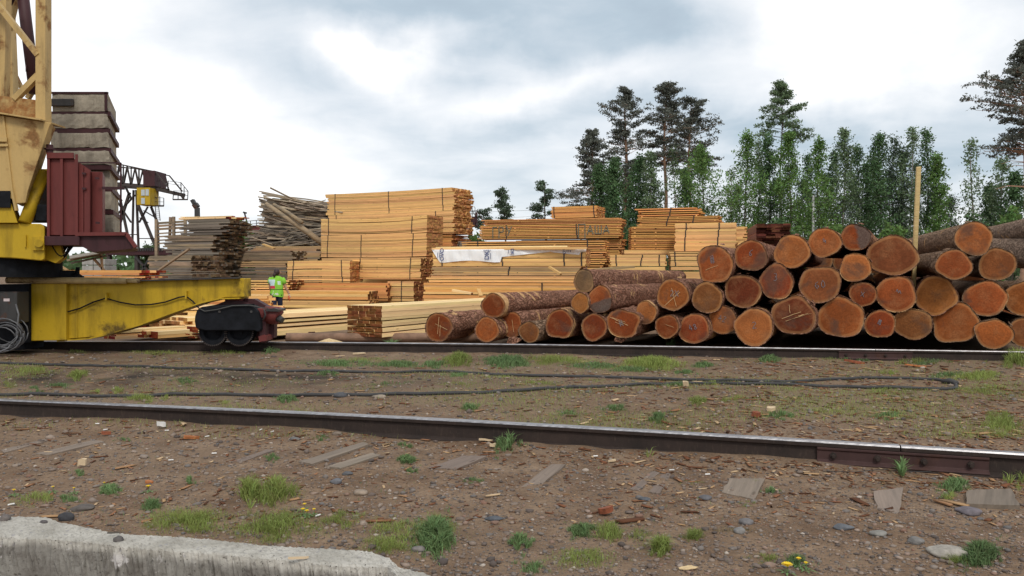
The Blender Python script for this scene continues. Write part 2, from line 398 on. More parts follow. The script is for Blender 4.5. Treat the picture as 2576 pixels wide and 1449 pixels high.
# ------------------------------------------------------------------ logs
def mat_bark(name, c1, c2, pale=.5):
    k = NM(name, .95, spec=.05); v_ = k.vec((1, .45, 1), True); v2 = k.vec((1, 1, 1), True)
    wv = k.n('ShaderNodeVectorMath', operation='ADD'); sc = k.n('ShaderNodeVectorMath', operation='SCALE'); sc.inputs['Scale'].default_value = .22
    k.l(k.noise(v2, 5, 4, .6, out='Color'), sc.inputs[0]); k.l(v_, wv.inputs[0]); k.l(sc.outputs[0], wv.inputs[1])
    ed = k.voro(wv.outputs[0], 17, 'DISTANCE_TO_EDGE'); cc = k.voro(wv.outputs[0], 17, out='Color'); n = k.noise(v2, 22, 5, .65)
    col = k.mix(k.rng(k.hsv(cc, sat=0.0), .2, .8), c1, c2); col = k.mix(k.rng(n, .4, .65, 0, .5), col, C3(c1, .55))
    col = k.mix(k.rng(ed, .0, .10, .65, 0), col, C3(c1, .35))
    b = k.noise(v2, 1.5, 5, .6, .6); b2 = k.noise(k.vec((1, 3.5, 1), True), 2.2, 4, .6)
    pe = k.rng(k.m('ADD', k.m('MULTIPLY', b, .65), k.m('MULTIPLY', b2, .35)), .70 - pale * .2, .715 - pale * .2)
    col = k.mix(pe, col, k.mix(k.rng(n, .3, .7), (.42, .22, .10), (.62, .40, .20)))
    k.col(col); h = k.m('ADD', k.rng(ed, 0, .14, 0, 1), k.m('MULTIPLY', n, .5)); k.bump(k.m('MULTIPLY', h, k.rng(pe, 0, 1, 1, .15)), .9, .03); return k.mat
M['bark_red'] = mat_bark('pine_bark_red', (.23, .100, .062), (.38, .20, .135), .68)
M['bark_brown'] = mat_bark('pine_bark_brown', (.21, .125, .08), (.34, .225, .15), .42)
M['bark_pale'] = mat_bark('pine_bark_pale', (.24, .155, .11), (.36, .25, .18), .5)
def mat_cut(name):
    k = NM(name, .85, spec=.15); v_ = k.vec(); c = k.oi.outputs['Color']
    uv = k.n('ShaderNodeUVMap'); uv.uv_map = 'disc'; su = k.n('ShaderNodeSeparateXYZ'); k.l(uv.outputs[0], su.inputs[0])
    rr = su.outputs[0]; aa = su.outputs[1]          # radius 0..1, angle 0..1
    vr = k.vec((1, 1, 1), True)
    wob = k.noise(vr, 4, 4, .6); rw = k.m('ADD', rr, k.m('MULTIPLY', k.m('SUBTRACT', wob, .5), .16))
    ring = k.m('SINE', k.m('MULTIPLY', rw, 95.0)); ring2 = k.noise(vr, 2.4, 3, .6)
    col = k.mix(k.m('MULTIPLY', k.rng(ring, -.2, 1, 0, .22), 1.0), c, k.mix(.55, c, (.03, .01, .005)))
    col = k.mix(k.rng(ring2, .40, .60, 0, .75), col, k.mix(.5, c, (.07, .018, .008)))
    cb1 = k.n('ShaderNodeCombineXYZ'); k.l(k.m('MULTIPLY', rw, 7.0), cb1.inputs[0]); k.l(k.m('MULTIPLY', k.oi.outputs['Random'], 60.0), cb1.inputs[1])
    band = k.noise(cb1.outputs[0], 1.0, 3, .6); col = k.mix(k.rng(band, .42, .62, 0, .45), col, k.mix(.5, c, (.05, .015, .006)))
    saw = k.noise(k.vec((2, 30, 2), True, rot=(0, .6, 0)), 2.0, 5, .6); col = k.mix(k.rng(saw, .48, .66, 0, .25), col, (.50, .26, .12))
    fine = k.noise(vr, 46, 4, .65); col = k.mix(k.rng(fine, .40, .66, 0, .5), col, k.mix(.7, c, (.02, .01, .006)))
    sap = k.rng(rw, .83, .90); col = k.mix(k.m('MULTIPLY', sap, .45), col, k.mix(.5, c, (.66, .38, .16)))
    rim = k.rng(rr, .945, .99); col = k.mix(k.m('MULTIPLY', rim, k.rng(k.noise(vr, 7, 3, .6), .35, .6)), col, (.42, .25, .13))
    stn = k.noise(vr, 1.9, 4, .6, .4); col = k.mix(k.m('MULTIPLY', k.rng(stn, .54, .66), .65), col, (.085, .058, .045))
    ang = k.m('MULTIPLY', k.oi.outputs['Alpha'], 6.28318); so_ = k.n('ShaderNodeSeparateXYZ'); k.l(k.tc.outputs['Object'], so_.inputs[0])
    pr = k.m('ADD', k.m('MULTIPLY', so_.outputs[0], k.m('COSINE', ang)), k.m('MULTIPLY', so_.outputs[2], k.m('SINE', ang)))
    ms = k.m('MULTIPLY', k.rng(k.m('ADD', pr, k.m('MULTIPLY', k.m('SUBTRACT', stn, .5), .25)), .01, .05), k.m('LESS_THAN', k.oi.outputs['Alpha'], .995))
    col = k.mix(k.m('MULTIPLY', ms, .9), col, k.mix(k.rng(fine, .35, .7), (.085, .06, .05), (.16, .12, .10)))
    ck = k.noise(k.vec((1, 1, 1), True), 1.1, 2, .5)
    cra = k.m('ABSOLUTE', k.m('SINE', k.m('ADD', k.m('MULTIPLY', aa, 18.85), k.m('MULTIPLY', wob, 5))))
    cr_ = k.m('MULTIPLY', k.rng(k.m('MULTIPLY', cra, k.m('ADD', rr, .05)), .0, .014, 1, 0), k.m('MULTIPLY', k.rng(rr, .30, .5, 1, 0), k.rng(ck, .47, .52)))
    col = k.mix(k.m('MULTIPLY', cr_, .85), col, (.02, .01, .006))
    k.col(col); k.bump(k.m('ADD', k.m('MULTIPLY', ring, .06), k.m('SUBTRACT', k.m('MULTIPLY', fine, .5), cr_)), .4, .006); return k.mat
M['cut'] = mat_cut('log_cut_face')
M['cutdark'] = simple('stained_wood', (.085, .062, .052), .9, n=(9, .4))
M['bare'] = simple('debarked_brown_wood', (.22, .13, .085), .85, n=(5, .4), bump=.4)
M['splinter'] = simple('torn_pale_wood', (.66, .42, .20), .8)
M['chalk'] = simple('blue_grey_chalk', (.20, .19, .21), .95, n=(60, .7))
LOGDIR = Vector((.475, 1, 0)).normalized()
CUTC = {'r': (.29, .060, .017), 'o': (.41, .112, .029), 'y': (.48, .165, .045), 'b': (.30, .10, .034), 'd': (.17, .034, .014), 'g': (.25, .155, .08)}
DIG = {'4': [[(.6, 1), (.1, .35), (.9, .35)], [(.65, .75), (.65, 0)]], '8': [[(.5, .5), (.15, .75), (.5, 1), (.85, .75), (.5, .5), (.1, .22), (.5, 0), (.9, .22), (.5, .5)]],
       '7': [[(.1, 1), (.9, 1), (.4, 0)]], '1': [[(.3, .8), (.6, 1), (.6, 0)]], '2': [[(.1, .8), (.5, 1), (.85, .75), (.1, 0), (.9, 0)]],
       '3': [[(.1, .95), (.7, 1), (.8, .7), (.4, .55), (.9, .35), (.6, 0), (.1, .08)]], '6': [[(.8, 1), (.3, .7), (.15, .3), (.5, 0), (.85, .25), (.5, .5), (.2, .35)]],
       '5': [[(.85, 1), (.2, 1), (.2, .6), (.7, .6), (.8, .25), (.5, 0), (.1, .05)]], '0': [[(.5, 1), (.15, .6), (.2, .2), (.5, 0), (.85, .3), (.8, .75), (.5, 1)]],
       'x': [[(0, 0), (1, 1)], [(0, 1), (1, 0)]], '~': [[(0, .6), (.3, .9), (.5, .4), (.8, .8), (1, .3)]], 'n': [[(.1, 0), (.15, 1), (.8, .95), (.85, 0)], [(.3, .1), (.45, .9)], [(.6, .05), (.65, .8)]]}
def log_plane(px):
    Y = 12.8
    for _ in range(6): Y = lerp_line(FAR, (px - CX) / F * Y) + .95
    return Y
def make_log(px, py, rx, ry, label, color='o', bark='bark_red', L=6.0, dy=0.0, dirv=None, Y=None, poly=0.0, mark=None, cracks=0, seed=0, taper=.84, A=None, stain=None, group='pine logs piled beside the far rail'):
    rs = random.Random(seed * 7 + 5)
    Y = (log_plane(px) if Y is None else Y) + dy
    c = W(px, py, Y) if A is None else A
    d = dirv.normalized() if dirv is not None else (LOGDIR + Vector((rs.uniform(-.05, .05), 0, 0))).normalized()
    # apparent width: the disc is foreshortened
    view = Vector((c.x, c.y, 0)).normalized(); fs = max(.80, abs(d.dot(view)))
    Rx = rx / F * Y / fs; Rz = ry / F * Y
    rz = math.atan2(-d.x, d.y)
    root = thing('log', label, 'log', (c.x, c.y, c.z - Rz), rz, group)
    tilt = math.atan2(d.z, math.hypot(d.x, d.y))
    n = 56; rings = 30
    ph = [rs.uniform(0, 6.28) for _ in range(6)]; am = [.0, .028, .030 + poly * .5, .018 + poly, .014 + poly, .010]
    def prof(a, y):
        r = 1.0
        for q in range(1, 6): r += am[q] * math.cos((q + 1) * a + ph[q] + y * .12 * q)
        return r
    mb = MB(); lip = []
    for i in range(rings + 1):
        t = (i / rings); y = -0.004 + L * (t ** 1.5); tp = 1 + (taper - 1) * t; bend = .05 * math.sin(t * 3 + ph[0]) * t
        for q in range(n):
            a = 2 * math.pi * q / n; k_ = prof(a, y) * tp * (1.035 if i else 1.03) * (1 + rs.uniform(-.022, .022) * (1 if i else .55))
            yy_ = y + (rs.uniform(-.012, .004) if i == 0 else 0)
            mb.v.append((Rx * k_ * math.cos(a) + bend, yy_, Rz + Rz * k_ * math.sin(a) + math.tan(tilt) * max(y, 0)))
    for i in range(rings):
        for q in range(n):
            a = i * n + q; b = i * n + (q + 1) % n; mb.f.append((a, b, b + n, a + n)); mb.m.append(0)
    # inner lip ring so the bark has thickness at the cut
    b0 = len(mb.v)
    for q in range(n):
        a = 2 * math.pi * q / n; k_ = prof(a, 0) * .992; mb.v.append((Rx * k_ * math.cos(a), .012, Rz + Rz * k_ * math.sin(a)))
    for q in range(n): mb.f.append((q, b0 + q, b0 + (q + 1) % n, (q + 1) % n)); mb.m.append(0)
    e = rings * n; mb.f.append(tuple(range(e, e + n))); mb.m.append(0)
    mb.build('bark', [M[bark]], root, smooth=True)
    # cut face disc, with polar UV
    fb = MB(); NR = 7
    fb.v.append((0, 0.002, Rz)); uvs = [(0, 0)]
    for i in range(1, NR + 1):
        for q in range(n):
            a = 2 * math.pi * q / n; k_ = prof(a, 0) * i / NR
            fb.v.append((Rx * k_ * math.cos(a), rs.uniform(-.002, .003) if i < NR else .010, Rz + Rz * k_ * math.sin(a))); uvs.append((i / NR, q / n))
    for q in range(n): fb.f.append((0, 1 + q, 1 + (q + 1) % n)); fb.m.append(0)
    for i in range(NR - 1):
        for q in range(n):
            a = 1 + i * n + q; b = 1 + i * n + (q + 1) % n; fb.f.append((a, a + n, b + n, b)); fb.m.append(0)
    me = bpy.data.meshes.new('cut_face'); me.from_pydata(fb.v, [], fb.f); me.materials.append(M['cut'])
    me.polygons.foreach_set('use_smooth', [True] * len(fb.f))
    uvl = me.uv_layers.new(name='disc')
    for pl in me.polygons:
        us = [uvs[me.loops[li].vertex_index] for li in pl.loop_indices]; wrap = max(u[1] for u in us) > .9 and min(u[1] for u in us) < .1
        for li, u in zip(pl.loop_indices, us): uvl.data[li].uv = (u[0], u[1] + (1 if wrap and u[1] < .5 else 0))
    # move to a centred origin so the procedural rings sit on the pith
    me.transform(Matrix.Translation((0, 0, -Rz))); fo = link('cut_face', me, root, (0, 0, Rz))
    cc = CUTC[color]; j = rs.uniform(.85, 1.15); fo.color = (min(1, cc[0] * j), min(1, cc[1] * j * rs.uniform(.9, 1.12)), cc[2] * j, (stain / 360 if stain is not None else 1.0))
    # stained sector lying in the wood
    if False:
        sb = MB(); pts = [(Rx * prof(a, 0) * .94 * math.cos(a), -.006, Rz + Rz * prof(a, 0) * .94 * math.sin(a)) for a in [math.radians(stain[0] + (stain[1] - stain[0]) * q / 16) for q in range(17)]]
        sb.prism(pts, (0, .004, 0)); sb.build('dark_stain', M['cutdark'], root)
    def stroke(name, pts, w, mat):
        s_ = MB()
        for p, q in zip(pts, pts[1:]):
            a = Vector((p[0] * Rx, -.006, Rz + p[1] * Rz)); b = Vector((q[0] * Rx, -.006, Rz + q[1] * Rz))
            s_.bar(a, b, w, .004, up=(0, 1, 0))
        return s_
    if mark:
        rot_ = rs.uniform(-.35, .45); s_ = MB(); wd = .30; ox = -wd * len(mark) / 2 + rs.uniform(-.1, .15); oz = rs.uniform(-.25, .1)
        for ci, ch in enumerate(mark):
            for pl in DIG[ch]:
                pts = [(ox + ci * wd + p[0] * wd * .8, oz + p[1] * .40 + rs.uniform(-.035, .035)) for p in pl]
                ra = rot_; pts = [(p[0] * math.cos(ra) - p[1] * math.sin(ra), p[0] * math.sin(ra) + p[1] * math.cos(ra)) for p in pts]
                q_ = stroke('mark', pts, .0065, None); s_.add(q_.v, q_.f)
        s_.build('chalk_number', M['chalk'], root)
    for ci in range(cracks):
        a = (ph[0] + rs.choice([0, 0, 0, 0, 3.14, 1.2]) + rs.uniform(-.07, .07)); l0 = rs.uniform(-.5, .2); l1 = rs.uniform(.4, .9); off = rs.uniform(-.18, .18)
        pts = [(math.cos(a) * (l0 + (l1 - l0) * q / 5) - math.sin(a) * off + rs.uniform(-.012, .012), math.sin(a) * (l0 + (l1 - l0) * q / 5) + math.cos(a) * off + rs.uniform(-.012, .012)) for q in range(6)]
        stroke('s', pts, rs.uniform(.003, .007), None).build('splinter', M['splinter'], root)
    # loose bark flakes on the upper side
    for q in range(rs.randint(1, 3)):
        a = rs.uniform(.5, 2.6); y = rs.uniform(0.0, .4); fl = MB(); k_ = 1.06; w_ = rs.uniform(.02, .05)
        p = Vector((Rx * k_ * math.cos(a), y, Rz + Rz * k_ * math.sin(a)))
        tz = Vector((-math.sin(a), 0, math.cos(a))); up = Vector((math.cos(a), rs.uniform(-.5, .3), math.sin(a)))
        fl.prism([p - tz * w_, p + tz * w_ * .7, p + tz * w_ + Vector((0, .12, 0)) + up * .015, p - tz * w_ * .6 + Vector((0, .10, 0)) + up * .02], up * .006)
        fl.build('bark_flake', M[bark], root)
    return root

LOGS = [
 # px, py, rx, ry, label, options
 (1103,823,33,36,'leftmost large log on the ground, its red-brown end split by pale splinters',dict(color='r',cracks=3)),
 (1225,829,30,31,'small smooth orange log end on the ground directly below the long bark-covered log',dict(color='o')),
 (1285,817,29,32,'orange log end with short pale scratch, torn bark hanging under it',dict(color='o',cracks=1,dy=.25)),
 (1331,835,25,26,'small dull rough log end low on the ground with bare brown side',dict(color='b',dy=.1,bark='bark_brown')),
 (1407,815,34,37,'red log end with faceted outline and a black notch at its upper left',dict(color='r',poly=.012,dy=.1)),
 (1241,769,29,31,'long reddish bark-covered log lying on two small ones at the left end',dict(color='r',dy=.05,L=5.2)),
 (1469,707,25,29,'topmost log of the left slope, grey weathered end and long flaking red bark',dict(color='g',L=7.2,dy=.15)),
 (1459,762,22,25,'very small amber log end wedged under the grey-ended top log',dict(color='y')),
 (1509,753,29,35,'log with its lower half of the end stained blue-grey, second row left',dict(color='o',stain=285,L=6.5)),
 (1494,823,31,34,'smooth dark red log end on the ground under the blue-grey stained log',dict(color='r')),
 (1567,813,40,37,'wide misshapen red log end with torn pale splinter ridge',dict(color='r',poly=.025,cracks=3,mark='n',dy=-.1)),
 (1625,786,26,28,'small dull orange log end resting against the wide misshapen log',dict(color='y')),
 (1692,742,38,40,'log end with a pale vertical split and many fine scratches',dict(color='o',cracks=3,mark='2x')),
 (1779,749,38,38,'brown log end with star-shaped drying crack, right of the vertically split one',dict(color='b',cracks=0)),
 (1678,821,29,29,'small red-brown log end on the ground below the vertically split log',dict(color='r',cracks=1)),
 (1746,827,37,38,'ground-row log end chalked with the number 48',dict(color='r',mark='48')),
 (1818,805,36,35,'ochre log end chalked with a blue-grey 42 and stained dark at lower right',dict(color='y',mark='42',dy=.1)),
 (1798,665,43,48,'huge faceted log at the left top of the tall pile, chalk scribble and arc crack',dict(color='o',poly=.02,cracks=1,mark='n')),
 (1889,643,39,39,'red-orange top-row log end right of the huge faceted one, faint chalk loop',dict(color='r',mark='6')),
 (1992,633,43,41,'ochre-brown top-row log end in front of the dark red board stack',dict(color='y')),
 (2074,610,38,37,'orange top-row log end with round shape left of the half-grey one',dict(color='o',mark='~')),
 (2152,597,34,33,'highest log of the middle crest, right half of its end stained dark grey',dict(color='r',stain=12)),
 (1868,732,44,41,'very dark red log end with a black heart crack, middle row',dict(color='d')),
 (1953,709,40,43,'reddish log end with two pale chalk arcs near its top, middle row',dict(color='r',mark='3',poly=.006)),
 (2063,715,49,46,'large brown log end chalked with a blue-grey 6 and shadowed lower right',dict(color='b',mark='60',poly=.006)),
 (2152,673,37,35,'bright yellow-orange log end under the half-grey crest log',dict(color='y')),
 (1896,823,47,46,'large amber log end with thick pale rim on the ground, bark ridge above it',dict(color='y',mark='2',dy=-.15)),
 (1997,794,52,48,'big wavy-edged crimson log end slashed by four long pale scratches',dict(color='d',cracks=5,poly=.012,dy=-.1)),
 (2115,799,53,51,'biggest smooth orange log end in the bottom row of the tall pile',dict(color='o',poly=.008)),
 (2171,740,31,31,'small reddish log end with a chalk tick, above the biggest orange one',dict(color='r',mark='x')),
 (2245,643,57,50,'widest log on top with grey-brown end and torn bark tufts, beside the upright pole',dict(color='b')),
 (2400,666,40,37,'log with pale jagged sapwood rim, its grey side showing to the left',dict(color='o',bark='bark_brown',dy=-.35,poly=.008,dirv=Vector((.33,1,0)),L=7.5)),
 (2450,600,41,42,'highest log on the right, round bright orange end',dict(color='y',bark='bark_brown',dy=-.1,dirv=Vector((.33,1,0)),L=7.5)),
 (2509,665,41,40,'dull brown log end just below right of the highest orange one',dict(color='b',bark='bark_brown')),
 (2254,740,47,44,'orange-red log end with grey heart stain and white scuff, directly below the widest log',dict(color='o',mark='~')),
 (2354,744,48,47,'tan log end with a notch bitten out of its lower right',dict(color='y',poly=.012)),
 (2479,751,49,42,'wide oval orange-brown log end with thin grey bark, right part of the pile',dict(color='o',bark='bark_brown',poly=.006)),
 (2575,751,42,42,'orange log end cut off by the right edge of the photo, middle row',dict(color='o',bark='bark_brown')),
 (2214,815,36,34,'small dark orange log end with chalk strokes in the bottom row',dict(color='r',mark='n')),
 (2296,815,44,39,'oval brown log end with a fine horizontal crack in the bottom row',dict(color='b')),
 (2403,812,53,50,'large pointed-oval chestnut log end under the notched tan one',dict(color='o',poly=.02,bark='bark_brown')),
 (2500,840,41,37,'lowest log on the right, ragged orange end with pale rough rim',dict(color='o',poly=.012,bark='bark_brown',dy=-.15)),
 (2578,836,33,37,'grey-brown log end cut by the right photo edge in the bottom row',dict(color='b',bark='bark_brown')),
]
for i, (px, py, rx, ry, lab, o) in enumerate(LOGS): make_log(px, py, rx, ry, lab, seed=i, **o)
# two logs crossing behind at the right edge
for i, (A_, B_, r_, lab, bk) in enumerate([(W(2690, 560, 13.2), W(2440, 603, 19.5), 38, 'top grey-barked log lying across behind the highest right log end', 'bark_pale'),
                                       (W(2690, 648, 12.9), W(2430, 628, 18.0), 44, 'flaky pale-barked log lying across behind, below the grey-barked one', 'bark_pale')]):
    make_log(0, 0, r_, r_, lab, bark=bk, A=A_, Y=A_.y, dirv=B_ - A_, L=(B_ - A_).length, seed=80 + i, color='y')
# second rank of logs closing the gaps behind the first
for i in range(14):
    px_ = 1560 + i * 92; Yb_ = 19.0 - i * .17
    A_ = Vector(((px_ - CX) / F * 12.9 + 3.0, Yb_, .36 + .0)); make_log(0, 0, .30 / Yb_ * F, .33 / Yb_ * F, 'log in the hidden second rank, glimpsed only through gaps in the pile', bark='bark_brown', A=A_, Y=Yb_, color='b', seed=200 + i, L=5.0, group='second rank of logs behind the first')
    if 2 < i < 10: make_log(0, 0, .34 / Yb_ * F, .34 / Yb_ * F, 'log in the hidden second rank, glimpsed only through gaps in the pile', bark='bark_brown', A=A_ + Vector((.2, .1, .62)), Y=Yb_, color='b', seed=230 + i, L=5.0, group='second rank of logs behind the first')
    if 3 < i < 8: make_log(0, 0, .30 / Yb_ * F, .30 / Yb_ * F, 'log in the hidden second rank, glimpsed only through gaps in the pile', bark='bark_brown', A=A_ + Vector((.0, .2, 1.16)), Y=Yb_, color='b', seed=260 + i, L=5.0, group='second rank of logs behind the first')
# bark scraps hanging under logs
for (px, py, lab) in [(1290, 858, 'torn brown bark scrap on the ground below the scratched orange log'), (1560, 853, 'ragged bark strip hanging below the wide misshapen log')]:
    p = W(px, py, log_plane(px) - .05); m_ = MB(); m_.prism([p + Vector((-.10, 0, -.03)), p + Vector((.02, 0, -.06)), p + Vector((.14, .05, .01)), p + Vector((.03, .02, .06)), p + Vector((-.07, 0, .05))], (.01, .05, .01))
    tag(m_.build('bark_scrap', M['bark_red']), lab, 'bark')
# upright stake
st_ = MB(); a = W(2297, 740, 13.3); b = W(2311, 420, 12.7); st_.bar(a, b, .065, .035, up=(0, 1, 0))
tag(st_.build('wooden_pole', M['cream']), 'tall fresh sawn pole standing upright among the logs on the right', 'pole')
# ------------------------------------------------------------------ sawn timber bundles
BOARD_CACHE = {}
def board_mesh(L, w, t, sag, mats, key):
    kk = (round(L, 2), round(w, 3), round(t, 3), round(sag, 3), key)
    if kk in BOARD_CACHE: return BOARD_CACHE[kk]
    ns = 6 if abs(sag) > .005 else 1; mb = MB()
    for i in range(ns + 1):
        x = L * i / ns; z = sag * (4 * (i / ns) * (1 - i / ns))
        mb.v += [(x, 0, z), (x, w, z), (x, w, z + t), (x, 0, z + t)]
    for i in range(ns):
        for q in range(4):
            a = i * 4 + q; b = i * 4 + (q + 1) % 4; mb.f.append((a, b, b + 4, a + 4)); mb.m.append(0)
    mb.f.append((0, 1, 2, 3)); mb.m.append(1); e = ns * 4; mb.f.append((e + 3, e + 2, e + 1, e)); mb.m.append(1)
    me = mb.mesh('board', mats); BOARD_CACHE[kk] = me; return me
def bundle(label, pn, yt, yb, Y, side='L', th=25, far=None, L=None, w=1.2, t=.05, bw=.16, gap=0.0, mat='pale', end='e_pale',
           jit=.03, jr=0.0, sag=0.0, straps=(), group='bundles of sawn boards in the yard', name='timber_bundle', skip=0.0, cat='timber bundle', mix=None, seed=None, endgap=True):
    """pn: photo x of the near upright edge; far: photo x where the long side ends; yt/yb: top and bottom at the near edge (yb None = the ground)"""
    rs = random.Random(seed if seed is not None else int(pn * 13 + yt * 7))
    C = W(pn, yt, Y); zt = C.z; zb = (gh(C.x, Y) + .02) if yb is None else W(pn, yb, Y).z
    a = math.radians(th)
    u = Vector((-math.cos(a), math.sin(a), 0)) if side == 'L' else Vector((math.cos(a), math.sin(a), 0))
    vv_ = Vector((math.sin(a), math.cos(a), 0)) if side == 'L' else Vector((-math.sin(a), math.cos(a), 0))
    if far is not None:
        k_ = (far - CX) / F; L = (k_ * C.y - C.x) / (u.x - k_ * u.y)
    L = max(.5, min(L, 14))
    H = zt - zb; pitch = t * (1 + gap); nl = max(1, round(H / pitch)); pitch = H / nl; th_ = pitch / (1 + gap) * (.985 if gap < .1 else .97)
    nc = max(1, int(w / bw)); bw_ = w / nc
    while nl * nc > 240: nc -= 1; bw_ = w / nc
    root = thing(name, label, cat, (C.x, C.y, zb), 0, group)
    root.rotation_euler = (0, 0, math.atan2(u.y, u.x))
    # local frame: x along the boards away from the near edge, y across
    ysign = 1 if (Vector((-u.y, u.x, 0))).dot(vv_) > 0 else -1
    mats = [M[mat], M[end]]; me = board_mesh(L, bw_ * .99, th_, sag, mats, mat + end)
    alt = board_mesh(L, bw_ * .97, th_, sag, [M[mix], M[end]], mix + end) if mix else me
    for i in range(nl):
        gl_ = (gap < .1 and rs.random() < .20)
        lz = i * pitch; rowj = rs.uniform(-jit, jit) * .6
        cuts = [0.0] + [max(0, min(nc, c + rs.uniform(-.34, .34))) for c in range(1, nc)] + [float(nc)]
        for c in range(nc):
            if skip and rs.random() < skip and i not in (0,): continue
            y0 = cuts[c] * bw_ if ysign > 0 else -cuts[c + 1] * bw_
            o = link('board', alt if (mix and rs.random() < .4) else me, root, (rs.uniform(-jit, jit) + rowj, y0 + rs.uniform(-.006, .006) * (1 + 10 * jr), lz + (rs.uniform(0, pitch - th_) * .5 if gap > .1 else 0)),
                 (0, rs.uniform(-jr, jr) * .15, rs.uniform(-jr, jr) * .3))
            o.scale.y = cuts[c + 1] - cuts[c]
            if gl_: o.scale.z = .55
        if gap > .3 and i < nl - 1:     # stickers between the drying layers
            for q in range(max(2, int(L / 1.3)) + 1):
                xs_ = .12 + q * (L - .24) / max(2, int(L / 1.3))
                b_ = MB(); y1 = w * ysign; b_.box((xs_ - .02, min(-.004 * ysign, y1), lz + th_), (xs_ + .03, max(-.004 * ysign, y1), lz + pitch)); 
                if i % 2 == 0: b_.build('sticker', M['e_old'] if rs.random() < .4 else M[mat], root)
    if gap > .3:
        b_ = MB(); b_.box((.1, min(.34 * ysign, (w - .1) * ysign), .01), (L - .1, max(.34 * ysign, (w - .1) * ysign), H - .01)); b_.build('gap_shade_core', M['e_old'], root)  # solid dark core, puts deep shade behind the open layers by colour
    for f_ in straps:
        x = L * f_; s_ = MB(); tl = rs.uniform(-.05, .05); o = .012; dz = sag * 4 * f_ * (1 - f_); ya = -o * ysign; yb_ = (w + o) * ysign; sw = .034
        def bb(x0, y0, z0, x1, y1, z1): s_.box((min(x0, x1), min(y0, y1), min(z0, z1)), (max(x0, x1), max(y0, y1), max(z0, z1)))
        for q in range(4):
            z0 = H * q / 4 + dz; z1 = H * (q + 1) / 4 + dz; xo = x + tl * (q / 3 - .5) + .008 * math.sin(q * 1.4)
            bb(xo, ya, z0, xo + sw, ya + .006 * ysign, z1)
        bb(x + tl * .5, ya, H + dz, x + tl * .5 + sw, yb_, H + .008 + dz); bb(x, yb_, dz, x + sw, yb_ - .006 * ysign, H + dz)
        s_.build('strap', M['strap'], root)
    root['_L'] = L; del root['_L']
    return root, L, H, ysign

B = bundle
# tall back stack
B('uppermost strapped bundle of the tallest pale stack, its ragged orange ends against the sky', 1142, 471, 528, 33.5, 'L', 27, 824, w=1.54, t=0.055, bw=0.17, end='e_pale', jit=.085, sag=-.03, straps=(.08, .49, .93))
B('second bundle down in the tallest stack, ragged ends above the middle-height stack', 1142, 529, 587, 33.5, 'L', 27, 826, w=1.54, t=0.055, bw=0.17, jit=.085, straps=(.13, .93))
B('orange bundle third down in the tallest stack, visible only at its ragged right end', 1136, 589, 640, 33.5, 'L', 27, 826, w=1.54, t=0.062, bw=0.20, mat='orange', end='e_brown', jit=.07, straps=(.1,))
B('lowest bundle of the tallest stack resting on the ground behind all the others', 1136, 642, None, 33.5, 'L', 27, 826, w=1.54, t=0.111, bw=0.25, mat='orange', jit=.05)
# stack in front
B('sagging pale bundle on top of the middle-height stack, with three steel straps', 1074, 541, 584, 31.5, 'L', 26, 808, w=1.24, t=0.056, bw=0.16, jit=.012, sag=-.07, straps=(.13, .92))
B('thick three-strapped pale bundle under the sagging one, neat square ends', 1073, 586, 644, 31.5, 'L', 26, 808, w=1.24, t=0.056, bw=0.16, jit=.012, sag=-.03, straps=(.12, .60, .93))
B('pale bundle at the foot of the middle-height stack, mostly hidden behind two short bundles', 1073, 647, None, 31.5, 'L', 26, 810, w=1.24, t=0.099, bw=0.25, jit=.02)
B('bulging pale bundle behind the walking woman, bound with two dark straps', 880, 655, 711, 30.0, 'L', 12, 723, w=1.25, t=0.056, bw=0.18, jit=.015, sag=.03, straps=(.12, .90), mat='pale')
B('pale bundle with brown square end to the right of the bulging bundle', 1058, 648, 702, 29.8, 'L', 24, 886, w=1.19, t=0.056, bw=0.15, jit=.03, straps=(.14, .88), end='e_brown', sag=-.02)
B('pale bundle supporting the bulging one from below, hidden by the beams before it', 880, 714, None, 30.0, 'L', 12, 723, w=1.25, t=0.100, bw=0.25)
B('short strapped bundle under the brown-ended one, beside the sloping long boards', 1041, 708, None, 29.4, 'L', 24, 975, w=1.18, t=0.062, bw=0.17, straps=(.45,), end='e_brown')
# wrapped pack and the tiers beneath it
r_w = B('long bundle half wrapped in the white printed sheet', 1473, 627, 669, 20.6, 'L', 14, 1089, w=.9, t=.045, bw=.13, jit=.012, straps=(.02, .13, .53, .93), end='e_pale')
B('dull orange bundle directly under the sheet-wrapped one', 1462, 671, 693, 20.6, 'L', 14, 1088, w=.95, t=.04, bw=.14, mat='tan', straps=(.47,), jit=.04)
B('long bundle of the third tier under the white sheet, pale edges', 1500, 695, 711, 20.4, 'L', 14, 1078, w=1.0, t=.045, bw=.16, mat='pale', jit=.08)
B('bottom tier of the stack under the white sheet, edged with darker orange boards', 1502, 713, None, 20.3, 'L', 14, 1066, w=1.1, t=.06, bw=.2, mat='orange', straps=(.3,), jit=.05, mix='pale')
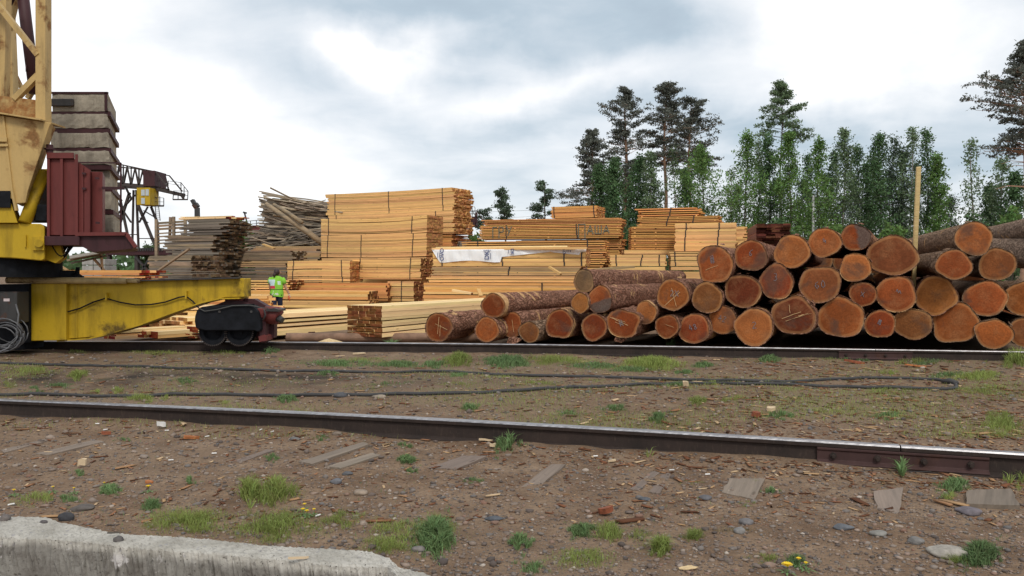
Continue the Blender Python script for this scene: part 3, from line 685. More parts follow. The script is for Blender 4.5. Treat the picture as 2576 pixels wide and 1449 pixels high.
# back middle stack with layered (stickered) boards
B('small strapped orange bundle lying highest on the middle-distance stack', 1501, 517, 546, 30.0, 'L', 22, 1387, w=1.15, t=.045, bw=.14, mat='orange', end='e_pale', jit=.03, straps=(.05, .93))
B('loose top layers of orange boards under the small strapped bundle', 1564, 547, 561, 29.0, 'L', 14, 1216, w=1.1, t=.035, bw=.16, mat='orange', end='e_brown', gap=.5, jit=.09, jr=.02, skip=.12)
r_p = B('stickered stack of thin orange boards bearing dark painted letters on its side', 1562, 562, 598, 29.0, 'L', 14, 1206, w=1.15, t=.032, bw=.17, mat='orange', end='e_brown', gap=.75, jit=.05, skip=.03, straps=(.30, .80))
B('splayed orange boards with ragged ends under the lettered stack', 1566, 600, None, 29.2, 'L', 14, 1300, w=1.15, t=.05, bw=.18, mat='orange', end='e_brown', gap=.6, jit=.12, jr=.03)
B('stickered stack of orange boards standing behind the white-wrapped bundle', 1522, 603, None, 24.5, 'L', 14, 1162, w=1.0, t=.038, bw=.17, mat='orange', end='e_pale', gap=.8, jit=.06, straps=(.12, .88))
# right stack
B('highest stickered pack of the right stack, its board ends poking out to the right', 1761, 520, 546, 27.5, 'L', 20, 1606, w=.8, t=.040, bw=.16, mat='orange', end='e_pale', gap=.9, jit=.10, straps=(.47,))
B('slanting stickered pack second from the top of the right stack', 1808, 541, 566, 27.0, 'L', 20, 1604, w=.8, t=.035, bw=.16, mat='orange', end='e_pale', gap=.7, jit=.08, straps=(.3, .62))
B('large open-layered drying stack at the left of the dense pale pack', 1712, 568, 628, 26.3, 'L', 3, 1588, w=1.1, t=.034, bw=.2, mat='orange', end='e_pale', gap=.95, jit=.015)
B('dense pale pack with two leaning straps in front of the drying stack', 1852, 560, 631, 24.6, 'L', 14, 1698, w=.9, t=.05, bw=.13, jit=.03, straps=(.28, .82), end='e_pale')
B('pale bundle end peeping out behind the right side of the dense pale pack', 1876, 570, None, 27.5, 'L', 20, 1790, w=.6, t=.05, bw=.14, jit=.07)
B('plain pale bundle lying under the open-layered drying stack', 1708, 629, 640, 26.0, 'L', 3, 1570, w=1.1, t=.05, bw=.18, jit=.015)
B('narrow strapped pale bundle at the foot of the right stack, nearest the bark-covered logs', 1674, 641, 669, 24.0, 'L', 12, 1535, w=.8, t=.045, bw=.12, straps=(.10, .42, .88), end='e_old')
B('bearing bundle hidden under the narrow strapped one', 1674, 671, None, 24.0, 'L', 12, 1535, w=.8, t=.1, bw=.2)
B('pale bundle below the dense pale pack, cut off by the huge log', 1800, 633, 669, 24.2, 'L', 8, 1686, w=.8, t=.045, bw=.13, straps=(.88,))
B('ground-level pale bundle below the dense pale pack, hidden by logs', 1800, 671, None, 24.2, 'L', 8, 1686, w=.8, t=.1, bw=.2)
# red-brown stack seen end-on behind the logs
B('dark reddish-brown board stack seen end-on above the log pile', 1988, 562, None, 21.0, 'R', 78, L=3.0, w=.86, t=.055, bw=.14, mat='redwood', end='e_stack', jit=.10, group='weathered board stacks')
# low stacks near the woman
B('long low stack of thick orange planks spanning behind the walking woman', 927, 733, 775, 27.9, 'L', 9, 624, w=1.10, t=0.091, bw=0.19, mat='pale', end='e_brown', jit=.05, skip=.02, mix='orange')
B('orange plank stack with ragged brown ends behind the long low stack', 974, 713, 756, 29.4, 'L', 10, 740, w=1.25, t=0.083, bw=0.19, mat='orange', end='e_brown', jit=.05, skip=.03)
B('open-layered pale boards between the yellow crane leg and the woman', 726, 704, 734, 29.0, 'L', 8, 560, w=1.41, t=0.056, bw=0.23, mat='pale', end='e_brown', gap=.6, jit=.06)
B('lower tier of thick planks behind the wheel bogie', 880, 778, None, 28.1, 'L', 6, 560, w=1.48, t=0.104, bw=0.22, mat='orange', end='e_brown', jit=.12, mix='pale')
# front: packs pointing away to the right
B('upper dark-ended bundle of thick beams beside the far rail', 961, 770, 806, 13.8, 'R', 59, L=6.0, w=.80, t=.046, bw=.115, mat='cream', end='e_brown', jit=.010, straps=(), group='thick beam bundles by the far rail')
B('lower dark-ended bundle of thick beams resting on logs beside the far rail', 961, 809, 849, 13.8, 'R', 59, L=6.0, w=.80, t=.046, bw=.115, mat='cream', end='e_brown', jit=.010, group='thick beam bundles by the far rail')
B('pale beam bundle rising to the right between the wheel bogie and the dark-ended beams', 676, 791, 846, 14.6, 'R', 56, L=6.5, w=.9, t=.075, bw=.15, mat='cream', end='e_red', jit=.04, sag=.0, group='thick beam bundles by the far rail')
B('fanned pale beams running back behind the wheel bogie, left of it', 470, 800, 835, 15.2, 'R', 55, L=6.5, w=1.3, t=.06, bw=.15, mat='cream', end='e_pale', jit=.12, skip=.03, mix='pale', group='thick beam bundles by the far rail')
B('low fresh beams with red-painted ends under the tapering crane leg', 290, 831, 854, 14.0, 'R', 52, L=6.0, w=.35, t=.05, bw=.12, mat='cream', end='e_red', jit=.05, mix='pale', group='thick beam bundles by the far rail')
B('small block of beams with bright red painted ends left of the wheel bogie', 501, 822, 852, 13.7, 'R', 56, L=6.0, w=.34, t=.05, bw=.12, mat='cream', end='e_red', jit=.05, group='thick beam bundles by the far rail')
B('flat layer of fresh beams with red-painted ends between the other two red-ended lots', 392, 835, 852, 13.9, 'R', 54, L=6.0, w=.55, t=.05, bw=.14, mat='cream', end='e_red', jit=.06, mix='pale', group='thick beam bundles by the far rail')
B('loose pale planks stepped above the fanned beams left of the bogie', 470, 772, 800, 16.0, 'R', 20, far=655, w=1.2, t=.05, bw=.16, mat='cream', end='e_red', jit=.3, skip=.25, jr=.02, mix='pale')
B('stepped pale planks under the far end of the crane leg', 560, 745, None, 17.5, 'R', 12, far=655, w=1.2, t=.06, bw=.16, mat='pale', end='e_red', jit=.35, skip=.1, mix='orange')
# weathered stacks on the left
G_ = 'weathered board stacks'
B('fresh yellow boards lying on top of the tall grey stack', 574, 541, 549, 30.5, 'L', 16, 458, w=1.24, t=0.075, bw=0.25, mat='cream', end='e_red', jit=.22, jr=.06, group=G_)
B('uppermost grey bundle of the tall weathered stack with black ragged ends', 566, 551, 590, 30.5, 'L', 16, 463, w=1.62, t=0.056, bw=0.21, mat='grey', end='e_old', jit=.22, jr=.03, skip=.03, group=G_)
B('middle grey bundle of the tall weathered stack, blackened at its right end', 540, 592, 628, 30.3, 'L', 16, 418, w=1.87, t=0.056, bw=0.21, mat='old', end='e_old', jit=.25, jr=.03, skip=.03, mix='grey', group=G_)
B('lowest bundle of the tall weathered stack standing on the ground', 540, 630, None, 30.3, 'L', 16, 425, w=2.00, t=0.075, bw=0.25, mat='grey', end='e_old', jit=.2, jr=.02, group=G_)
B('rounded weathered bundle with blocky grey ends and a board leaning on it', 482, 640, 697, 27.5, 'L', 28, 374, w=1.41, t=0.064, bw=0.15, mat='old', end='e_old', jit=.07, jr=.01, group=G_, mix='grey')
B('weathered bundle carrying the rounded one, hidden behind the crane leg', 482, 699, None, 27.5, 'L', 28, 380, w=1.41, t=0.102, bw=0.26, mat='grey', end='e_old', group=G_)
B('brownish layered stack left of the strapped bundles, top one of two', 737, 630, 655, 31.5, 'L', 10, 548, w=1.26, t=0.057, bw=0.20, mat='old', end='e_old', gap=.25, jit=.12, skip=.03, group=G_)
B('brownish layered stack left of the strapped bundles, middle tier with pale edges', 724, 657, 672, 31.3, 'L', 10, 540, w=1.26, t=0.057, bw=0.20, mat='tan', end='e_old', gap=.3, jit=.12, skip=.03, group=G_)
B('dark grey tier of the layered stack standing on the ground behind the woman', 724, 674, None, 31.3, 'L', 10, 539, w=1.26, t=0.076, bw=0.23, mat='grey', end='e_old', jit=.10, mix='old', group=G_)
B('brown board stack with dark centre boards half hidden behind the layered stack', 806, 619, None, 34.0, 'L', 8, 641, w=1.36, t=0.068, bw=0.22, mat='tan', end='e_old', jit=.12, mix='old', group=G_)
B('low orange boards with red-brown ends lying behind the crane leg on the left', 345, 680, None, 20.0, 'L', 9, 96, w=1.03, t=0.063, bw=0.18, mat='orange', end='e_red', jit=.2, jr=.02, mix='pale')
B('grey board stack behind the gap right of the tall pale stack', 1213, 605, None, 32.0, 'L', 10, 1150, w=1.0, t=.06, bw=.2, mat='grey', end='e_old', jit=.1, jr=.04, group=G_)
B('dark low pile of weathered slabs visible beyond the logs near the upright pole', 2385, 600, None, 26.0, 'L', 4, 2180, w=1.6, t=.06, bw=.16, mat='slabs', end='e_old', jit=.3, jr=.06, gap=.3, group=G_)
B('thin stack of pale planks peeping out between the pale pack and red-brown stack', 1905, 606, None, 26.5, 'L', 4, 1856, w=.8, t=.05, bw=.2, mat='pale', end='e_pale', jit=.05)

# loose planks
def plank(label, a, b, w=.15, t=.04, mat='pale', end='e_pale', cat='plank', name='loose_plank'):
    m_ = MB(); a = Vector(a); b = Vector(b); L = (b - a).length
    m_.box((0, -w / 2, 0), (L, w / 2, t)); 
    for i in (3, 5): m_.m[i] = 1
    me = m_.mesh('plank', [M[mat], M[end]]); o = link(name, me, None, a)
    d = (b - a).normalized(); o.rotation_euler = d.to_track_quat('X', 'Z').to_euler()
    return tag(o, label, cat, 'loose planks on the stacks')
plank('long plank laid along the top of the white-wrapped bundle', W(1089, 629, 21.9), W(1478, 627, 20.4), .16, .06)
plank('second thin plank lying behind on the white-wrapped bundle', W(1100, 626, 22.3), W(1430, 623, 21.0), .2, .05, 'cream')
plank('short plank leaning diagonally on the third tier below the white sheet', W(1381, 674, 20.1), W(1410, 692, 19.9), .09, .05)
plank('pale offcut lying on boards above the long bark-covered log', W(1139, 733, 19.6), W(1187, 741, 19.4), .12, .05, 'cream')
plank('grey board leaning diagonally against the rounded weathered bundle', W(397, 684, 27.0), W(477, 628, 26.9), .16, .05, 'old', 'e_old')
plank('pale offcut lying on the brown board stack near the slab heap', W(662, 616, 33.6), W(690, 626, 33.4), .16, .05)
plank('sawn lath sticking up from the bottom tier of the wrapped stack', W(1202, 728, 19.9), W(1209, 746, 19.8), .1, .04)
plank('weathered plank lying on the edge of the narrow strapped bundle', W(1470, 684, 20.0), W(1592, 674, 20.6), .2, .06, 'tan')

# bearer log under the beam bundles
make_log(0, 0, 11, 11, 'brown debarked log lying lengthwise under the beam bundles beside the rail', bark='bare', A=W(722, 849, 14.1), Y=14.1, dirv=Vector((1, .02, 0)), L=3.6, color='b', seed=70, taper=1.0)
# sawdust heap
sd = MB(); p0 = Vector((W(828, 857, 13.25).x, 13.25, 0)); n = 22; R_ = [(.0, .13), (.07, .10), (.16, .045), (.30, .02), (.42, .0)]
sd.v.append((p0.x, p0.y, R_[0][1] + .03))
for r, z in R_[1:]:
    for q in range(n): sd.v.append((p0.x + r * 1.6 * math.cos(6.283 * q / n) * random.uniform(.85, 1.15), p0.y + r * math.sin(6.283 * q / n), z + .03 + random.uniform(-.01, .01)))
for q in range(n): sd.f.append((0, 1 + q, 1 + (q + 1) % n)); sd.m.append(0)
for i in range(3):
    for q in range(n): sd.f.append((1 + i * n + q, 1 + (i + 1) * n + q, 1 + (i + 1) * n + (q + 1) % n, 1 + i * n + (q + 1) % n)); sd.m.append(0)
M['sawdust'] = simple('sawdust', (.62, .45, .24), .95, n=(40, .2), bump=.5)
tag(sd.build('sawdust_heap', M['sawdust'], smooth=True), 'little heap of pale sawdust behind the far rail', 'sawdust', kind='stuff')

# ---- printed sheet over the long bundle
rootw, Lw, Hw, ysw = r_w
M['sheet'] = None
k = NM('white_woven_sheet', .6, spec=.3); v_ = k.vec(); f = k.noise(k.vec((5, 1, 1)), 1.4, 5, .6, .6)
k.col(k.mix(k.rng(k.noise(v_, 3, 5, .6), .3, .7), (.80, .82, .86), (.93, .94, .96))); k.bump(f, .8, .04); k.p.inputs['Subsurface Weight'].default_value = 0; M['sheet'] = k.mat
M['print_blue'] = simple('blue_print', (.035, .055, .19), .6)
sh = thing('tarpaulin', 'white woven sheet with dark blue print draped over the long bundle', 'tarpaulin', rootw.location); sh.rotation_euler = rootw.rotation_euler
m_ = MB(); NXs = 90; NZs = 8
def hemz(x):   # how far the sheet hangs down the face; x=0 is the near (right) end
    q = 1 - x / Lw
    if q < .43: return Hw * (.76 + .07 * math.sin(q * 14 + 1.2)) if q > .05 else Hw * .76 * q / .05 + .02
    if q < .455: return Hw * .80
    if q < .78: return Hw * (.48 - (q - .455) * .95)
    if q < .97: return Hw * (.19 + (q - .78) * 1.0)
    return Hw * .2
fr = -.018 * ysw
for i in range(NXs + 1):
    x = Lw * (i / NXs) * 1.012 - .02; hz = hemz(x)
    m_.v.append((x, .88 * ysw, Hw + .012)); m_.v.append((x, .3 * ysw, Hw + .02 + .006 * math.sin(x * 9)))
    for j in range(NZs + 1):
        t_ = j / NZs; m_.v.append((x, fr - ysw * (.010 + .014 * t_ * math.sin(x * 7 + t_ * 3) + .008 * math.sin(x * 23 + 2 * t_)) , Hw + .014 - hz * t_))
nn_ = NZs + 3
for i in range(NXs):
    for j in range(nn_ - 1): a = i * nn_ + j; m_.f.append((a, a + 1, a + 1 + nn_, a + nn_)); m_.m.append(0)
m_.build('sheet_cloth', M['sheet'], sh, smooth=True)
def text_mesh(body, size, mat, name='printed_letters'):
    cu = bpy.data.curves.new('t', 'FONT'); cu.body = body; cu.size = size; cu.extrude = .0015; cu.align_x = 'CENTER'; cu.align_y = 'CENTER'; cu.offset = size * .012
    o = bpy.data.objects.new('t', cu); COL.objects.link(o); dg = bpy.context.evaluated_depsgraph_get(); dg.update()
    me = bpy.data.meshes.new_from_object(o.evaluated_get(dg)); bpy.data.objects.remove(o); bpy.data.curves.remove(cu)
    me.materials.clear(); me.materials.append(mat); me.name = name; return me
def on_face(me, parent, fx, zc, rot, out):
    # local x of the bundle runs leftwards in the photo, so mirror by rotating 180 about z
    R = Matrix.Rotation(math.pi, 4, 'Z') @ Matrix.Rotation(math.pi / 2, 4, 'X') @ Matrix.Rotation(rot, 4, 'Z')
    me.transform(R); return link(me.name, me, parent, (Lw * (1 - fx), out, zc))
out_ = fr - ysw * .045
on_face(text_mesh('OVO', .155, M['print_blue']), sh, .068, Hw * .72, math.pi / 2, out_)
on_face(text_mesh('DK', .17, M['print_blue']), sh, .370, Hw * .66, math.pi / 2, out_)
on_face(text_mesh('DK', .12, M['print_blue']), sh, .535, Hw * .88, -math.pi / 2, out_)
on_face(text_mesh('OV', .10, M['print_blue']), sh, .868, Hw * .87, math.pi / 2 + .25, out_)
q_ = MB()
for (fx, z0, z1) in ((.040, .50, .85), (.052, .52, .80), (.395, .45, .80), (.512, .78, .97), (.888, .82, .98), (.899, .82, .98), (.910, .82, .97)):
    x = Lw * (1 - fx); q_.box((x, out_ - .002, Hw * z0), (x + .012, out_ + .002, Hw * z1))
for i in range(3):
    x = Lw * (1 - (.358 + i * .014)); q_.tube([(x + .05, out_, Hw * .93), (x + .02, out_, Hw * .98), (x, out_, Hw * .92), (x - .03, out_, Hw * .97)], .009, 5)
q_.build('printed_lines', M['print_blue'], sh)
# ---- dark painted letters across the open stack
rootp, Lp, Hp, ysp = r_p; M['paint_dark'] = simple('dark_blue_paint', (.15, .15, .11), .8, n=(14, .5))
LET = {'П': [(0, 0, 0, 1), (0, 1, 1, 1), (1, 1, 1, 0)], 'А': [(0, 0, .5, 1), (.5, 1, 1, 0), (.2, .35, .8, .35)], 'Ш': [(0, 0, 0, 1), (.5, 0, .5, 1), (1, 0, 1, 1), (0, 0, 1, 0)], 'Г': [(0, 0, 0, 1), (0, 1, 1, 1)], 'Р': [(0, 0, 0, 1), (0, 1, .9, .9), (.9, .9, .9, .55), (.9, .55, 0, .5)], 'У': [(0, 1, .5, .4), (1, 1, .2, 0)]}
for ch, fx, fw, z0, z1 in [('Г', .10, .032, .05, .85), ('Р', .145, .034, .05, .9), ('У', .20, .036, .2, .9), ('П', .71, .045, .0, .98), ('А', .77, .042, .25, .9), ('Ш', .825, .042, .3, .9), ('А', .88, .042, .3, .85)]:
    q_ = MB(); n = 9
    for x0, a0, x1, a1 in LET[ch]:
        A_ = Vector((Lp * (1 - (fx + fw * x0)), -.020 * ysp, Hp * (z0 + (z1 - z0) * a0))); B_ = Vector((Lp * (1 - (fx + fw * x1)), -.020 * ysp, Hp * (z0 + (z1 - z0) * a1)))
        q_.bar(A_, B_, .034, .004, up=(0, 1, 0))
    q_.build('painted_letter', M['paint_dark'], rootp)

# ---- heap of bark slabs and sticks
def stick_heap(name, label, x0, x1, yt_fn, yb, Y, n, slope, mats, Lr=(1.5, 4.5), seed=1, cat='wood heap'):
    rs = random.Random(seed); pc = W((x0 + x1) / 2, yb, Y)
    root = thing(name, label, cat, (pc.x, Y, gh(pc.x, Y)))
    cache = []
    for q in range(14):
        L = rs.uniform(*Lr); w = rs.uniform(.04, .15); t = rs.uniform(.02, .07); m_ = MB(); ns = 5; bx = rs.uniform(-.12, .12); bz = rs.uniform(-.1, .1)
        for i in range(ns + 1):
            s = i / ns; k_ = 1 - .5 * s; y = bx * math.sin(s * 3.1) ; z = bz * math.sin(s * 3.1); x = L * (s - .5)
            m_.v += [(x, y - w * k_ / 2, z), (x, y + w * k_ / 2, z), (x, y + w * k_ * .3, z + t), (x, y - w * k_ * .3, z + t)]
        for i in range(ns):
            for c in range(4): a = i * 4 + c; b = i * 4 + (c + 1) % 4; m_.f.append((a, b, b + 4, a + 4)); m_.m.append(0)
        m_.f += [(0, 1, 2, 3), (ns * 4 + 3, ns * 4 + 2, ns * 4 + 1, ns * 4)]; m_.m += [0, 0]
        for mt in mats: cache.append((m_.mesh('slab', M[mt]), L))
    for i in range(n):
        px = rs.uniform(x0, x1); yt_ = yt_fn(px); py = yt_ + (yb - yt_) * (rs.random() ** .95); d = Y + rs.uniform(-.6, 1.2) + (1 - (py - yt_) / max(1, yb - yt_)) * .8
        me, L = rs.choice(cache); p = W(px, py, d); a = slope + rs.gauss(0, .10); hd = rs.gauss(0, .35)
        if p.x - L / 2 < W(x0, py, d).x: p.x = W(x0, py, d).x + L / 2 - rs.uniform(0, .35)
        link('slab', me, root, p - root.location, (rs.uniform(-.5, .5), a, hd))
    return root
hp = lambda x: np.interp(x, [640, 672, 700, 760, 830, 1000], [575, 512, 502, 506, 514, 522])
stick_heap('slab_heap', 'tall heap of grey slabs, laths and branches left of the tallest stack', 668, 850, hp, 612, 37.0, 290, .10, ['slabs', 'old', 'grey'], seed=4, Lr=(2.4, 5.6))
hp2 = lambda x: np.interp(x, [625, 660, 700, 830], [592, 585, 578, 585])
stick_heap('slab_heap', 'low dark spread of old slabs at the foot of the tall grey heap', 630, 830, hp2, 640, 36.0, 230, -.12, ['slabs', 'grey'], seed=9, Lr=(1.5, 4))
for (a_, b_, w_, lab) in [((669, 513), (812, 612), .30, 'thick pale beam sliding down the front of the grey slab heap'), ((688, 514), (760, 560), .22, 'weathered log lying beside the pale beam on the slab heap')]:
    m_ = MB(); m_.tube([W(*a_, 35.6), W((a_[0] + b_[0]) / 2, (a_[1] + b_[1]) / 2 - 2, 35.3), W(*b_, 35.0)], [w_ * .33, w_ * .42, w_ * .42], 8, wob=.06)
    tag(m_.build('weathered_beam', M['old'], smooth=True), lab, 'beam')
# ------------------------------------------------------------------ tower crane (one thing, many parts)
CY0 = 12.35
crane = thing('tower_crane', 'yellow rail-mounted tower crane with concrete ballast standing at the left edge', 'crane', (W(160, 850, CY0).x, CY0, .16))
def part(mb, name, mat, smooth=False, bevel=0, label=None, parent=None):
    o = link(name, mb.mesh(name, M[mat] if isinstance(mat, str) else mat, smooth, bevel, crane.location), parent or crane)
    if label: o['label'] = label
    return o
SKEW = 0.0    # sideways run per metre of depth: the slewed upper part is turned away
def poly(pts, Y, d, dY=0):
    return MB().prism([W(x, y, Y) for x, y in pts], (d * SKEW, d, 0))
def rect(x0, y0, x1, y1, Y, d): return poly([(x0, y0), (x1, y0), (x1, y1), (x0, y1)], Y, d)
def pbar(x0, y0, x1, y1, wpx, Y, d=.1, Y2=None):
    a = W(x0, y0, Y); b = W(x1, y1, Y2 or Y); return MB().bar(a, b, wpx / F * Y, d, up=(0, 1, 0)) 
# bar(): width is perpendicular to up and axis -> in the picture plane
BY = CY0 - .15
# main leg beam, tapering to the bogie
part(poly([(163, 712), (613, 700), (613.5, 747), (565, 748), (520, 758), (450, 782), (370, 812), (290, 836), (240, 847), (163, 853)], BY, .34), 'leg_beam', 'yellow', bevel=.006)
part(poly([(70, 714), (166, 712), (166, 856), (70, 858)], BY - .09, .5), 'hub_box', 'yellow', bevel=.008)
part(poly([(-140, 718), (72, 714), (72, 862), (-140, 866)], BY - .16, .6), 'hub_box', 'black', label='soot-blackened hub plate')
for x0, y0, x1, y1 in [(163, 711.5, 614, 699.5)]: part(MB().bar(W(x0, y0 - 1, BY + .17), W(x1, y1 - 1, BY + .17), .56, .022), 'top_flange', 'dgrey')
fl = MB(); pp = [(163, 855), (240, 849), (290, 838), (370, 814), (450, 784), (520, 760), (565, 750), (614, 749)]
for a, b in zip(pp, pp[1:]): fl.bar(W(*a, BY + .17), W(*b, BY + .17), .44, .02)
part(fl, 'bottom_flange', 'yellow')
part(rect(163, 713, 168, 852, BY - .03, .03), 'stiffener', 'black'); part(rect(192, 714, 195, 850, BY - .012, .012), 'stiffener', 'yellow')
# cable on the beam with brackets
cab = MB(); cab.tube([W(x, y, BY - .04) for x, y in [(60, 752), (90, 768), (130, 782), (168, 785), (200, 776), (235, 760), (266, 750), (300, 760), (340, 767), (380, 766), (415, 760), (450, 748), (468, 745), (485, 758), (500, 775), (515, 782), (545, 778), (590, 768), (640, 766)]], .011, 6)
part(cab, 'power_cable', 'black', True)
for x, y in ((266, 742), (467, 738)):
    part(rect(x - 2, y - 6, x + 2, y + 14, BY - .07, .07), 'cable_bracket', 'yellow')
# pipe lying on the beam
pp_ = MB(); pp_.tube([W(18, 705, BY - .1), W(180, 705.5, BY - .1), W(318, 706, BY - .1)], .050, 10, wob=.05); pp_.tube([W(318, 706, BY - .1), W(352, 708, BY - .1)], .032, 8, wob=.15)
part(pp_, 'pipe', 'pipe', True)
part(MB().tube([W(160, 697, BY + .1), W(160, 680, BY + .1)], .17, 14), 'cable_drum', 'black')
hk = MB(); hk.tube([W(194, 695, BY + .1), W(194, 688, BY + .1), W(196, 672, BY + .1)], [.09, .035, .03], 8); hk.box(tuple(W(180, 699, BY) ), tuple(W(212, 694, BY + .2))); part(hk, 'shackle', 'black')
SKEW = -.45
# upper turret ring and frame
part(MB().tube([W(40, 696, CY0 - .3), W(40, 646, CY0 - .3)], .62, 28), 'slewing_ring', 'black')
part(poly([(-60, 560), (104, 563), (112, 572), (112, 652), (104, 656), (40, 650), (-60, 645)], CY0 - 1.0, .9), 'slewing_frame', 'yellow', bevel=.012)
part(poly([(112, 612), (150, 612), (160, 648), (140, 662), (112, 652)], CY0 - .8, .5), 'slewing_frame', 'yellow')
part(rect(82, 595, 111, 630, CY0 - 1.04, .05), 'side_plate', 'yellow', bevel=.004)
part(MB().tube([W(97, 612, CY0 - 1.04), W(97, 612, CY0 - 1.10)], .055, 14), 'pin_cap', 'yellow')
part(rect(62, 590, 65, 622, CY0 - 1.03, .04), 'weld_rib', 'yellow')
# tower foot: trapezoid plate, columns and lattice
TY = CY0 - 1.1
part(poly([(-40, 288), (8, 291), (130, 309), (124, 318), (70, 480), (64, 510), (40, 512), (36, 500), (-40, 500)], TY, .5), 'tower_foot', 'cream_paint', bevel=.006)
part(MB().bar(W(-40, 287, TY + .2), W(8, 290.5, TY + .2), .62, .02).bar(W(8, 290.5, TY + .2), W(134, 311, TY + .2), .62, .02), 'foot_flange', 'cream_paint')
part(MB().bar(W(9, 292, TY - .01), W(30, 470, TY - .01), .025, .03, up=(0, 1, 0)).bar(W(30, 470, TY - .01), W(42, 530, TY - .01), .03, .05, up=(0, 1, 0)), 'edge_rib', 'cream_paint')
part(rect(-20, 345, 17, 356, TY - .06, .06), 'step_bracket', 'cream_paint'); part(rect(-20, 362, 20, 368, TY - .05, .05), 'step_bracket', 'cream_paint')
part(rect(-20, 480, 26, 522, TY - .02, .3), 'lower_box', 'black', label='black lower box')  # plain black box low on the tower foot
part(poly([(-30, 510), (28, 512), (44, 560), (-30, 560)], TY + .02, .45), 'lower_foot', 'yellow')
part(MB().bar(W(109.5, 312, TY + .15), W(109.5, -60, TY + .15), .140, .16, up=(0, 1, 0)), 'tower_column', 'cream_paint', bevel=.004)
part(MB().bar(W(30, 262, TY + 1.6), W(16, -60, TY + 1.6), .15, .15, up=(0, 1, 0)), 'tower_column', 'cream_paint')
part(MB().bar(W(6, 262, TY + .3), W(12, -60, TY + .3), .13, .13, up=(0, 1, 0)), 'tower_column', 'cream_paint')
part(poly([(-40, 236), (97, 252), (97, 309), (-40, 291)], TY + .1, .05), 'gusset_plate', 'cream_rust')
part(pbar(-10, 5, 97, 140, 12, TY + .10, .09), 'diagonal_brace', 'cream_paint')
part(pbar(38, 250, 97, 190, 13, TY + .12, .09), 'diagonal_brace', 'cream_paint')
part(pbar(70, 248, 97, 205, 9, TY + 1.2, .08), 'diagonal_brace', 'cream_rust')
part(pbar(0, 90, 2, 240, 10, TY + 1.5, .08), 'diagonal_brace', 'cream_paint')
part(pbar(30, 170, 56, 225, 7, TY + 1.9, .07), 'diagonal_brace', mat_paint('greenish_paint', (.28, .33, .22), .6, .5) and 'cream_rust')
part(pbar(22, 40, 8, 240, 7, TY + .9, .06), 'diagonal_brace', 'cream_paint')
mp = MB(); mp.tube([W(52, -60, TY + .9), W(66, 60, TY + .9), W(88, 235, TY + .9)], .085, 12); mp.box(tuple(W(66, 180, TY + .8)), tuple(W(74, 168, TY + .9))); part(mp, 'hoist_mast', 'maroon_dk', True)
part(pbar(18, 8, 52, -60, 16, TY + .8, .1), 'diagonal_brace', 'maroon_dk'); part(pbar(20, 75, 40, -10, 14, TY + 1.0, .1), 'diagonal_brace', 'cream_rust')
part(MB().tube([W(62, 560, TY + .1), W(112, 432, TY + .4)], .085, 14), 'tubular_strut', 'yellow', True)
part(pbar(72, 500, 98, 430, 10, TY + .6, .1), 'inner_strut', 'black'); part(rect(60, 460, 150, 560, TY + .95, .1), 'inner_panel', 'dgrey')
part(rect(88, 425, 140, 560, TY + 1.1, .05), 'inner_panel', 'yellow')
part(rect(86, 514, 119, 558, TY + .2, .3), 'motor_housing', 'black', bevel=.02)
# red electrical cabinets on the slewing platform
KY = CY0 - .95
part(rect(121, 400, 193, 592, KY, .75), 'cabinet', 'maroon', bevel=.006)
part(poly([(193, 405), (228, 428), (228, 590), (193, 592)], KY + .03, .62), 'cabinet', 'maroon')
part(rect(229, 432, 258, 587, KY + .12, .6), 'cabinet', 'maroon', bevel=.005)
dp = MB(); dp.add([W(194, 408, KY - .012), W(209.5, 418, KY - .002), W(209.5, 591, KY - .002), W(194, 591, KY - .012)], [(0, 1, 2, 3)]); dp2 = MB()
part(poly([(195, 409), (210, 419), (210, 588), (195, 590)], KY + .005, .02), 'cabinet_door', 'maroon', bevel=.002)
part(poly([(212, 421), (226, 430), (226, 586), (212, 588)], KY + .008, .02), 'cabinet_door', 'maroon', bevel=.002)
for x in (121, 154, 192): part(rect(x - 3, 388, x + 4, 597, KY - .04, .04), 'frame_post', 'maroon')
part(rect(117, 384, 185, 398, KY - .05, .12), 'frame_beam', 'maroon')
part(MB().tube([W(125, 385, KY), W(125, 364, KY)], .045, 10).tube([W(125, 377, KY), W(125, 373, KY)], .07, 10), 'bushing', 'maroon_dk')
for x, y in ((212, 436), (212, 474), (245, 448), (246, 560)): part(MB().bar(W(x - 5, y, KY - .02), W(x + 4, y + 1, KY - .02), .02, .03), 'door_handle', 'maroon_dk')
part(rect(111, 594, 200, 617, KY - .06, .9), 'platform_beam', 'maroon_dk', bevel=.004)
plf = MB(); plf.prism([W(200, 590, KY - .02), W(318, 589, KY - .02), W(340, 622, KY - .02), W(330, 626, KY - .02), W(232, 634, KY - .02), W(200, 617, KY - .02)], (-.6, 1.4, 0)); part(plf, 'platform', 'maroon_dk')
part(MB().bar(W(196, 589, KY - .06), W(318, 588, KY - .06), .03, .05).bar(W(318, 588, KY - .06), W(342, 622, KY - .06), .03, .05), 'platform_edge', 'maroon')
# hoses under the platform
hs = MB(); rs = random.Random(3)
for i in range(9):
    xa = 131 + i * 2.5; xb = 186 - i * 3; dp_ = rs.uniform(22, 44)
    hs.tube([W(xa + (xb - xa) * t - (4 * math.sin(t * 3.14)), 617 + dp_ * math.sin(t * math.pi), KY + .15 + .04 * i) for t in [q / 8 for q in range(9)]], .009, 5)
part(hs, 'hose_loop', 'black', True)
